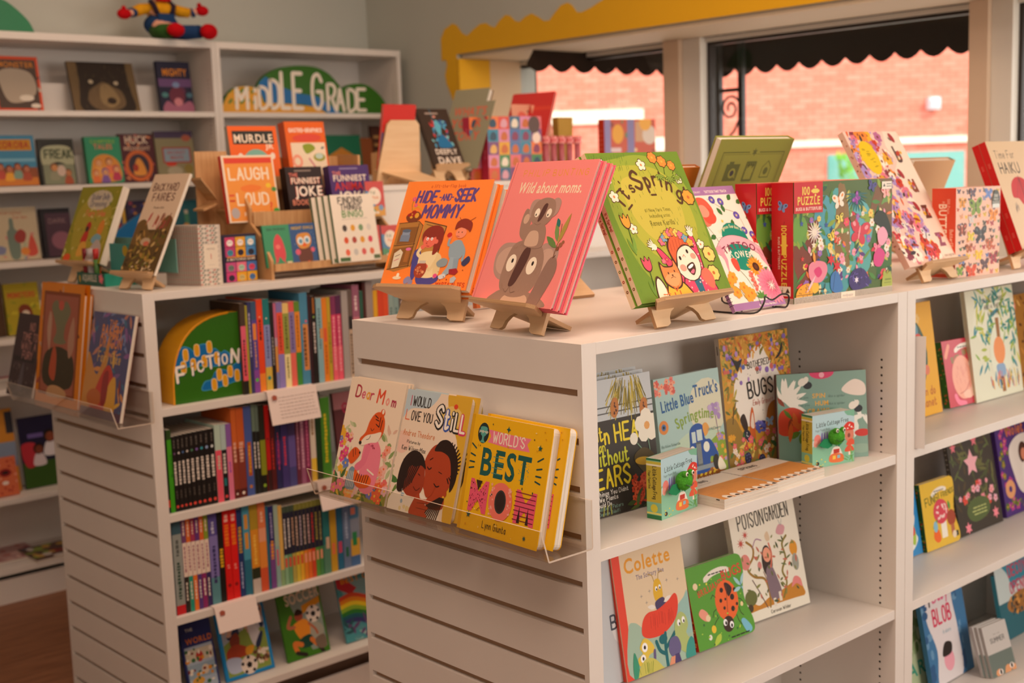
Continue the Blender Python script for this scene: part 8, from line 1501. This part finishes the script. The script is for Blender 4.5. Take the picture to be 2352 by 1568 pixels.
# ================================================================ white riser and the things standing on it
RZ = 1.458; r0 = on('y', 1.70, 853, 430).x
e = empty('display_riser', (r0, 1.70, HT), 'white display riser standing on the second island', 'riser')
MB().box(0, 0, .222, 1.26, .42, .238).build('top', WHITE, e, bevel=.001); MB().box(0, 0, 0, .016, .42, .2218).build('side_panel', WHITE, e); MB().box(1.244, 0, 0, 1.26, .42, .2218).build('side_panel', WHITE, e); MB().box(.0162, .004, 0, 1.2438, .02, .2218).build('front_panel', WHITE, e)
def R_(px, py, y): return on('y', y, px, py)
p = R_(868, 400, 1.84); stand_for((p.x+.155, 1.86, RZ+.045), 180, 12, .14, .012, 'plywood stand seen from behind on the white riser', tall=.20, hw=.085, lw=.07, base=RZ)
a_ = book(.125, .205, .011, (p.x+.135, 1.86, RZ+.045), 180, 12, 'tall red, purple and orange striped book facing away on the riser', None, 'hard', back='#cc2c24', spcol='#7a5a78')
MB().box(.1253-.022, .0106, .0, .1256, .0114, .05).build('orange_stripe', mat('orange_stripe', '#d8701c'), a_); MB().box(.1253-.022, .0106, .05, .1256, .0114, .12).build('purple_stripe', mat('purple_stripe', '#6a4c70'), a_)
stand_for((1.185, 1.80, RZ+.052), 0, 25, .12, .0165, 'plywood stand holding the dark diving book on the riser', lw=.07, hw=.06, base=RZ, tall=.19)
a = simple(.125, .205, '#3a2a20', [('R', 22, 7, 64, 9.5, '#a89488'), ('l', [(40, 0), (42, 24)], 1.2, '#4a90a8'), ('E', 48, 14, 5, 3, '#d89080')], [('DEEPLY', 52, 79, 15, '#ecdccc', dict(b=1, fw=72)), ('DAVE', 54, 95, 19, '#ecdccc', dict(b=1, fw=76))], [(rlf(['#2f7ea8', '#4aa0c8', '#c83a3c', '#2a5a90', '#7ac0c8'], 16, 6), 46, (22, 22, 84, 60), 5)])
a.B([(34, 62), (46, 48), (60, 46), (80, 64), (70, 68), (40, 68)], '#1f6a9a').B([(42, 24), (52, 20), (60, 30), (52, 46), (42, 40)], '#5aa8c0')
book(.125, .205, .016, (1.185, 1.80, RZ+.052), 0, 25, 'dark diving book on a plywood stand on the riser', a, 'hard', back='#3a2a20', spcol='#4a4038')
q = R_(1112, 262, 1.95); a = simple(.19, .25, '#8d8b72', (), [("WHAT'S", 48, 20, 17, '#cf5a3c', dict(b=1, fw=74)), ('YOUR', 46, 38, 18, '#cf5a3c', dict(b=1, fw=70)), ('STORY', 46, 57, 17, '#cf5a3c', dict(b=1, fw=74))])
book(.15, .30, .022, (1.355, 2.02, 1.50), -80, 26, 'grey green book with orange block lettering on the riser', a, 'hard', back='#6a4a34', spcol='#8d8b72')
e = empty('wooden_display_box', (1.14, 2.02, RZ), 'plain orange brown box standing behind the dark diving book', 'box'); MB().box(0, 0, .003, .16, .06, .105).build('box_body', WK, e); MB().box(-.001, -.001, 0, .161, .061, .0028).build('base', WK, e)
# picture word boxes
pw0 = R_(1123, 392, 1.86); pw1 = R_(1236, 392, 1.86); W = pw1.x-pw0.x; Hh = R_(1123, 267, 1.86).z-RZ
a = Art(W, Hh); a.R(0, 0, 100, 100, '#c86a50'); r = random.Random(5)
for j in range(5):
    for i in range(5):
        c = r.choice(['#e0707a', '#3a8aa8', '#4a8a50', '#7a4a80', '#e0a82c', '#d8503a', '#4a78b0', '#d88ab0', '#3a6a8a', '#e87a3a']); a.R(i*20, j*20, i*20+19.6, j*20+19.6, c)
        a.B([(i*20+4, j*20+16), (i*20+6, j*20+6), (i*20+12, j*20+4), (i*20+16, j*20+10), (i*20+14, j*20+17)], r.choice(['#e8dcc8', '#c86a2c', '#2c4a60', '#e0b060', '#8a3a5a', '#d8a0b0']))
a.E(86, 13, 11, 13, '#5a4038').E(90, 34, 8, 8, '#f0d8c8')
sd = Art(.04, Hh); sd.R(0, 0, 100, 100, '#c02c4e').T('Family', 40, 26, 26, '#e07a90', h=1, rot=-90, sx=.8).T('Words', 40, 60, 26, '#e07a90', h=1, rot=-90, sx=.8)
fb = boxed(W, Hh, .04, (pw0.x, 1.86, RZ), -6, 'picture grid puzzle box with a raspberry side on the riser, front one', a, sd, '#e08a90', '#c02c4e', group='picture grid boxes')
again(fb, 'picture grid box with a raspberry side, behind the front one', (-.040, .048, 0), 'picture grid boxes')
# red book pile facing -x with pale edges, and pink cards
rb = book(.17, .29, .012, (1.625, 2.0, 1.50), -74, 26, 'red book with pale edges behind the pink cards, front copy', simple(.17, .235, '#cc2c28', [('R', 0, 0, 100, 6, '#d8402c')]), 'hard', back='#cc2c28', spcol='#e8a898', group='red books on the riser')
again(rb, 'red book behind the front red one on the riser', (-.012, .0130, .004), 'red books on the riser')
stand_for((1.355, 2.02, 1.50), -80, 26, .15, .0225, 'plywood stand under the grey green book on the riser', base=RZ, hw=.06, lw=.07)
stand_for((1.625, 2.0, 1.50), -74, 26, .17, .0262, 'plywood stand under the red books on the riser', base=RZ, hw=.06, lw=.07)
c0 = R_(1205, 380, 1.93); PK = '#e2a184'
for q, (px, top, w_, lab) in enumerate(((1190, 238, .115, 'tall pink gift card leaning on the red books'), (1236, 240, .085, 'second pink gift card with rosy flower'))):
    c0 = R_(px, 380, 1.93-.02*q); hh = R_(px, top, 1.93-.02*q).z-RZ
    a = simple(w_, hh, PK, [('B', [(10, 30), (30, 10), (60, 18), (56, 50), (30, 70), (14, 50)], '#e06a58'), ('E', 64, 60, 14, 12, '#e8b898'), ('R', 60, 8, 86, 11, '#8a6a50')], [('LOVE', 72, 26, 10, '#d8707a', dict(h=1))], [(rlf(['#8a8a3a', '#e89080'], 8, 3), 10, (8, 8, 92, 90), 3)])
    book(w_, hh, .004, (c0.x, 1.93-.02*q, RZ), -3, 6, lab, a, 'paper', back=PK, name='gift_card', cat='card', pages=False)
t0 = R_(1300, 345, 1.95); t1 = R_(1327, 345, 1.95); th = R_(1300, 270, 1.95).z-RZ
e = empty('tan_carton', (t0.x, 1.98, RZ), 'small mustard carton behind the pink jars', 'box'); MB().prism([(0, 0), (t1.x-t0.x, 0), (t1.x-t0.x+.008, th), (-.008, th)], lambda u, v, w_: (u, w_, v), .03).build('carton_body', mat('mustard_card', '#b8913c', .7), e); MB().box(-.008, -.0005, th+.0003, t1.x-t0.x+.008, .0305, th+.003).build('lid', mat('mustard_lid', '#a88430', .7), e)
# pink jars with gingham lids
GL_ = bpy.data.materials.new('gingham'); GL_.use_nodes = True; gn = GL_.node_tree; gb = gn.nodes['Principled BSDF']; gc = gn.nodes.new('ShaderNodeTexChecker'); gt_ = gn.nodes.new('ShaderNodeTexCoord'); gn.links.new(gt_.outputs['Object'], gc.inputs[0]); gc.inputs['Scale'].default_value = 110; gc.inputs[1].default_value = lin('#d83a4c'); gc.inputs[2].default_value = lin('#f0a8a0'); gn.links.new(gc.outputs[0], gb.inputs['Base Color'])
for q in range(5):
    px = 1254+q*18; j0 = R_(px, 345, 1.84); jz = R_(px, 328, 1.84).z-RZ; jt = R_(px, 312, 1.84).z-RZ
    e = empty('candy_jar', (j0.x, 1.84, RZ), ['leftmost', 'second', 'middle', 'fourth', 'rightmost'][q]+' of the small pink jars with red checked caps', 'jar', 'pink jars with checked caps')
    MB().tube([(0, 0, 0), (0, 0, jz-.003)], [.0105, .0105], 12).build('jar_body', mat('jar_pink', '#b8606a', .3), e, smooth=True)
    MB().tube([(0, 0, jz-.0025), (0, 0, jt-.004), (0, 0, jt)], [.0145, .0155, .010], 12).build('cap', GL_, e)
e = empty('pink_pouch', R_(1318, 385, 1.80).xy.to_3d()+Vector((0, 0, RZ)), 'pale pink quilted pouch in front of the jars', 'pouch')
MB().ball((0, 0, .024), .050, .012, .024, 16).build('pouch_body', mat('pouch_pink', '#e29a8c', .9, noise=.1, nscale=90, bump=.4), e, smooth=True); MB().tube([(-.02, 0, .046), (-.01, 0, .054), (.01, 0, .054), (.02, 0, .046)], .002, 6).build('loop', mat('loop_green', '#b8a040', .8), e)
e = empty('red_card_box', (R_(1247, 385, 1.78).x, 1.78, RZ), 'small red slanting box beside the picture grid box', 'box'); MB().prism([(0, 0), (.07, 0), (0, .055)], lambda u, v, w_: (u, w_, v), .04).build('box_body', mat('red_card', '#c83a30', .6), e); MB().box(0, -.0006, 0, .07, -.0001, .004).build('edge_strip', mat('red_card_dark', '#a02c24', .6), e)
for q in range(3):
    x = R_(1347+q*8, 350, 1.92).x
    e = empty('paint_bottle', (x, 1.92, RZ), ['mauve', 'grey', 'amber'][q]+' slim bottle left of the red toy box', 'bottle', 'slim bottles on the riser')
    MB().tube([(0, 0, 0), (0, 0, .050), (0, 0, .058)], [.007, .007, .004], 12).build('bottle_body', mat('bottle%d' % q, ['#c8909a', '#b0a090', '#d89a3c'][q], .4), e, smooth=True); MB().tube([(0, 0, .0585), (0, 0, .074)], .0045, 12).build('cap', mat('bcap%d' % q, ['#e0b0a8', '#d8b0a0', '#e8b050'][q], .4), e, smooth=True)
b0 = R_(1390, 385, 1.90); b1 = R_(1495, 385, 1.90); W = b1.x-b0.x; Hh = R_(1440, 274, 1.90).z-RZ
a = simple(W, Hh, '#c4502c', [('R', 0, 0, 12, 60, '#8a80b0'), ('R', 44, 0, 58, 66, '#8078a8'), ('R', 60, 4, 78, 40, '#c89a70'), ('E', 26, 26, 11, 14, '#e0a01c'), ('E', 88, 28, 14, 14, '#d8c8b8'), ('E', 80, 6, 12, 12, '#e8a82c'), ('R', 12, 50, 32, 58, '#d8c0c0'), ('R', 0, 66, 100, 70, '#a83a20')]+[('R', 2+q*20, 76, 16+q*20, 98, ['#a85a34', '#d8a070', '#b8603a', '#e0902c', '#8a80a0'][q]) for q in range(5)], (), [(rdot(['#e8c890', '#8a3a20', '#5a7a4a', '#e0b8a0'], 4), 30, (4, 4, 96, 96), 4)])
sd = Art(.035, Hh); sd.R(0, 0, 100, 100, '#cc3416'); lines(sd, 30, 60, 20, 8, 7, 16, '#e0765a')
boxed(W, Hh, .035, (b0.x, 1.90, RZ), -6, 'red spined puzzle box at the right end of the riser', a, sd, '#c8603a', '#cc3416')

# ================================================================ the doll on top of the left wall bookcase
D0 = R_(372, 85, 3.22); DZ = 2.0284
e = empty('clown_doll', (D0.x, 3.22, DZ), 'soft doll in blue dungarees and a yellow shirt sitting on top of the bookcase', 'doll')
SK = mat('doll_skin', '#e0a890', .9, .1); DRED = mat('doll_red_felt', '#b81018', .95, .1, noise=.1, nscale=80); DYEL = mat('doll_yellow_cotton', '#d89a1c', .9, .1, noise=.12, nscale=60); DBL = mat('doll_denim', '#24406a', .9, .1, noise=.1, nscale=80); DGR = mat('doll_green', '#2c5a1c', .9); DHA = mat('doll_wool_hair', '#6a1410', .95, .1, noise=.3, nscale=120, bump=.8)
def skinned(name, pts, edges, m, parent):
    me = bpy.data.meshes.new(name); me.from_pydata([p[:3] for p in pts], edges, []); o = bpy.data.objects.new(name, me); COL.objects.link(o); o.parent = parent; me.materials.append(m)
    o.modifiers.new('skin', 'SKIN'); me.skin_vertices.new() if not me.skin_vertices else None
    for i, p in enumerate(pts): me.skin_vertices[0].data[i].radius = (p[3], p[3]); me.skin_vertices[0].data[i].use_root = i == 0
    s = o.modifiers.new('sub', 'SUBSURF'); s.levels = 2; s.render_levels = 2
    for p_ in me.polygons: p_.use_smooth = True
    o.modifiers['skin'].use_smooth_shade = True
    return o
body = skinned('body', [(0, 0, .045, .040), (0, .004, .085, .036), (0, .004, .125, .030), (0, 0, .150, .016), (0, -.004, .178, .034), (0, -.004, .215, .036), (.048, 0, .118, .016), (.082, -.012, .110, .014), (.108, -.02, .118, .014), (-.048, 0, .114, .016), (-.082, -.012, .100, .014), (-.108, -.02, .094, .014), (.040, -.05, .028, .024), (.065, -.095, .026, .022), (-.026, -.05, .028, .024), (-.020, -.10, .026, .022)], [(0, 1), (1, 2), (2, 3), (3, 4), (4, 5), (2, 6), (6, 7), (7, 8), (2, 9), (9, 10), (10, 11), (0, 12), (12, 13), (0, 14), (14, 15)], SK, e)
MB().ball((0, .003, .118), .045, .036, .034, 18).build('shirt', DYEL, e, smooth=True)
for s in (1, -1):
    MB().tube([(s*.036, 0, .124 if s > 0 else .120), (s*.060, -.006, .114), (s*.085, -.013, .110 if s > 0 else .1)], [.019, .021, .018], 14).build('sleeve', DYEL, e, smooth=True)
    MB().tube([(s*.088, -.014, .110 if s > 0 else .099), (s*.096, -.017, .113 if s > 0 else .097)], .0175, 14).build('cuff', DBL, e, smooth=True)
    m = MB(); m.ball((s*.120, -.024, .120 if s > 0 else .090), .021, .015, .020, 14); o = m.build('mitt', DRED, e, smooth=True)
    MB().ball((s*(.110 if s > 0 else .122), -.028, .140 if s > 0 else .110), .007, .007, .010, 10).build('thumb', DRED, o, smooth=True)
    MB().tube([(s*.022, -.030, .095), (s*.030, -.026, .130), (s*.028, .0, .148)], .008, 8).build('strap', mat('doll_strap', '#2a1a2c', .9), e, smooth=True)
    fx = .088 if s > 0 else -.014
    MB().ball((fx, -.125, .026), .026, .020, .030 if s > 0 else .026, 16).build('shoe', DRED, e, smooth=True)
    MB().tube([(s*.018, -.02, .032), ((.045 if s > 0 else -.02), -.06, .028), ((.068 if s > 0 else -.018), -.104, .027)], [.030, .028, .025], 14).build('trouser_leg', DBL if s > 0 else DGR, e, smooth=True)
MB().ball((0, .000, .060), .050, .047, .046, 18).build('dungarees', DBL, e, smooth=True)
MB().box(-.026, -.042, .07, .026, -.038, .098).build('bib', DBL, e, bevel=.002)
MB().tube([(-.022, -.022, .152), (0, -.03, .148), (.022, -.022, .152)], .006, 8).build('neck_ruff', DRED, e, smooth=True)
m = MB()
for q in range(16):
    an = q/16*2*math.pi
    if -2.5 < an-2*math.pi*(an > math.pi) < -.6: continue
    m.ball((.040*math.cos(an), .012*math.sin(an)+.004, .206+.030*math.sin(an*1.0)*0+(.018 if q % 2 else -.012)), .013, .013, .026, 8)
m.ball((0, .004, .246), .036, .032, .020, 14); m.build('wool_hair', DHA, e, smooth=True)
m = MB(); m.tube([(-.013, -.036, .190), (-.006, -.040, .184), (.006, -.040, .184), (.013, -.036, .190)], .0022, 6); m.build('mouth', mat('doll_mouth', '#8a1420', .8), body, smooth=True)
for s in (1, -1): MB().ball((s*.012, -.038, .212), .003, .002, .004, 8).build('eye', BLACK, body, smooth=True)
MB().ball((0, -.041, .201), .005, .004, .005, 10).build('nose', DRED, body, smooth=True)
e.scale = (1.35, 1.2, 1.0)
# ================================================================ clear shelf on the far end panel with three books
tray(1.50, 2.16, .9045, 'clear acrylic shelf holding the orange framed book on the far end panel', x=.033, dep=.098)
a = simple(.225, .264, '#4a4c78', [('B', [(0, 40), (30, 60), (50, 20), (40, 100), (0, 100)], '#c88a3c'), ('B', [(40, 60), (60, 50), (80, 80), (60, 101), (20, 101)], '#c03424'), ('B', [(60, 70), (76, 60), (82, 96), (60, 98)], '#d8a030'), ('R', 0, 92, 100, 100, '#5a3c50'), ('E', 30, 82, 18, 10, '#b8601c'), ('B', [(46, 60), (58, 56), (60, 84), (48, 86)], '#901c1c')], [('THE', 52, 12, 7, '#d88a4a', dict(b=1)), ('BAKERY', 52, 22, 13, '#dc8a48', dict(b=1, fw=52)), ('DRAGON', 52, 33, 13, '#dc8a48', dict(b=1, fw=54)), ('Fairy Cake', 54, 47, 11, '#d0a860', dict(h=1, wt=.14, fw=56))], [(rlf(['#3a7090', '#8a5a98', '#c0806a', '#30508c', '#7a88b8'], 22, 5), 50, (2, 2, 98, 40), 3), (rlf(['#3a7090', '#7a5a90', '#d8904a', '#e0b040', '#8a2c24'], 20, 5), 40, (2, 50, 98, 98), 4)])
book(.225, .264, .009, (-.045, 1.766, .9077), -89.3, 13.6, 'blue and orange dragon bakery book, nearest on the far clear shelf', a, 'paper', back='#c88a80', spcol='#4a4c78', gloss=1)
a = simple(.266, .324, '#e0860f', [('R', 8, 7, 92, 93, '#8a4420'), ('R', 12, 10, 88, 90, '#a8604a'), ('B', [(28, 20), (40, 14), (50, 22), (60, 14), (72, 22), (62, 34), (60, 44), (66, 48), (50, 50), (36, 48), (42, 38)], '#7a7a5a'), ('B', [(18, 60), (50, 52), (84, 60), (80, 84), (20, 84)], '#3a3018'), ('B', [(30, 74), (38, 52), (46, 60), (44, 80)], '#b8502c'), ('B', [(30, 94), (32, 86), (50, 84), (70, 87), (70, 92)], '#c89a6a'), ('B', [(20, 40), (24, 24), (30, 30), (28, 56)], '#c09a80'), ('B', [(70, 44), (80, 26), (84, 50), (74, 60)], '#b88a70'), ('E', 50, 18, 6, 5, '#c85a48')], (), [(rlf(['#8a3c24', '#c8a080', '#6a6a34', '#a84a38', '#d8b090', '#5a3018'], 16, 5), 80, (12, 12, 86, 86), 3), (rfl(['#e87a80', '#d85a6a', '#e8a0a0'], 3), 14, (22, 74, 76, 84), 4)])
book(.266, .300, .009, (-.038, 2.075, .9077), -89, 8.8, 'orange framed storybook on the far clear shelf, front copy', a, 'hard', back='#d8800f', spcol='#e0860f', group='orange framed storybooks')
again([o for o in bpy.data.objects if o.get('label', '').startswith('orange framed storybook on')][0], 'orange framed storybook behind the front copy', (.010, .0105, 0), 'orange framed storybooks')
a = simple(.17, .232, '#3c2a2e', [('R', 8, 52, 90, 58, '#241a1e'), ('B', [(40, 92), (44, 66), (52, 60), (56, 90)], '#5a5058')], [('NO', 64, 20, 13, '#b88078', dict(h=1, wt=.16)), ('TIME TO', 60, 32, 12, '#b88078', dict(h=1, wt=.16, fw=60)), ('WAIT A', 60, 43, 12, '#b88078', dict(h=1, wt=.16, fw=60)), ('FURY', 60, 54, 12, '#b88078', dict(h=1, wt=.16))], [(rdot(['#5a484c', '#6a5a54', '#2c2024'], 3), 40, (4, 60, 96, 98), 3)])
book(.17, .232, .010, (-.045, 2.155, .9090), -88, 14.5, 'dark brown book at the far left of the far clear shelf', a, 'hard', back='#3c2a2e') if False else book(.17, .232, .010, (-.052, 2.243, .9077), -89, 14.5, 'dark brown book at the far end of the far clear shelf', a, 'hard', back='#3c2a2e')
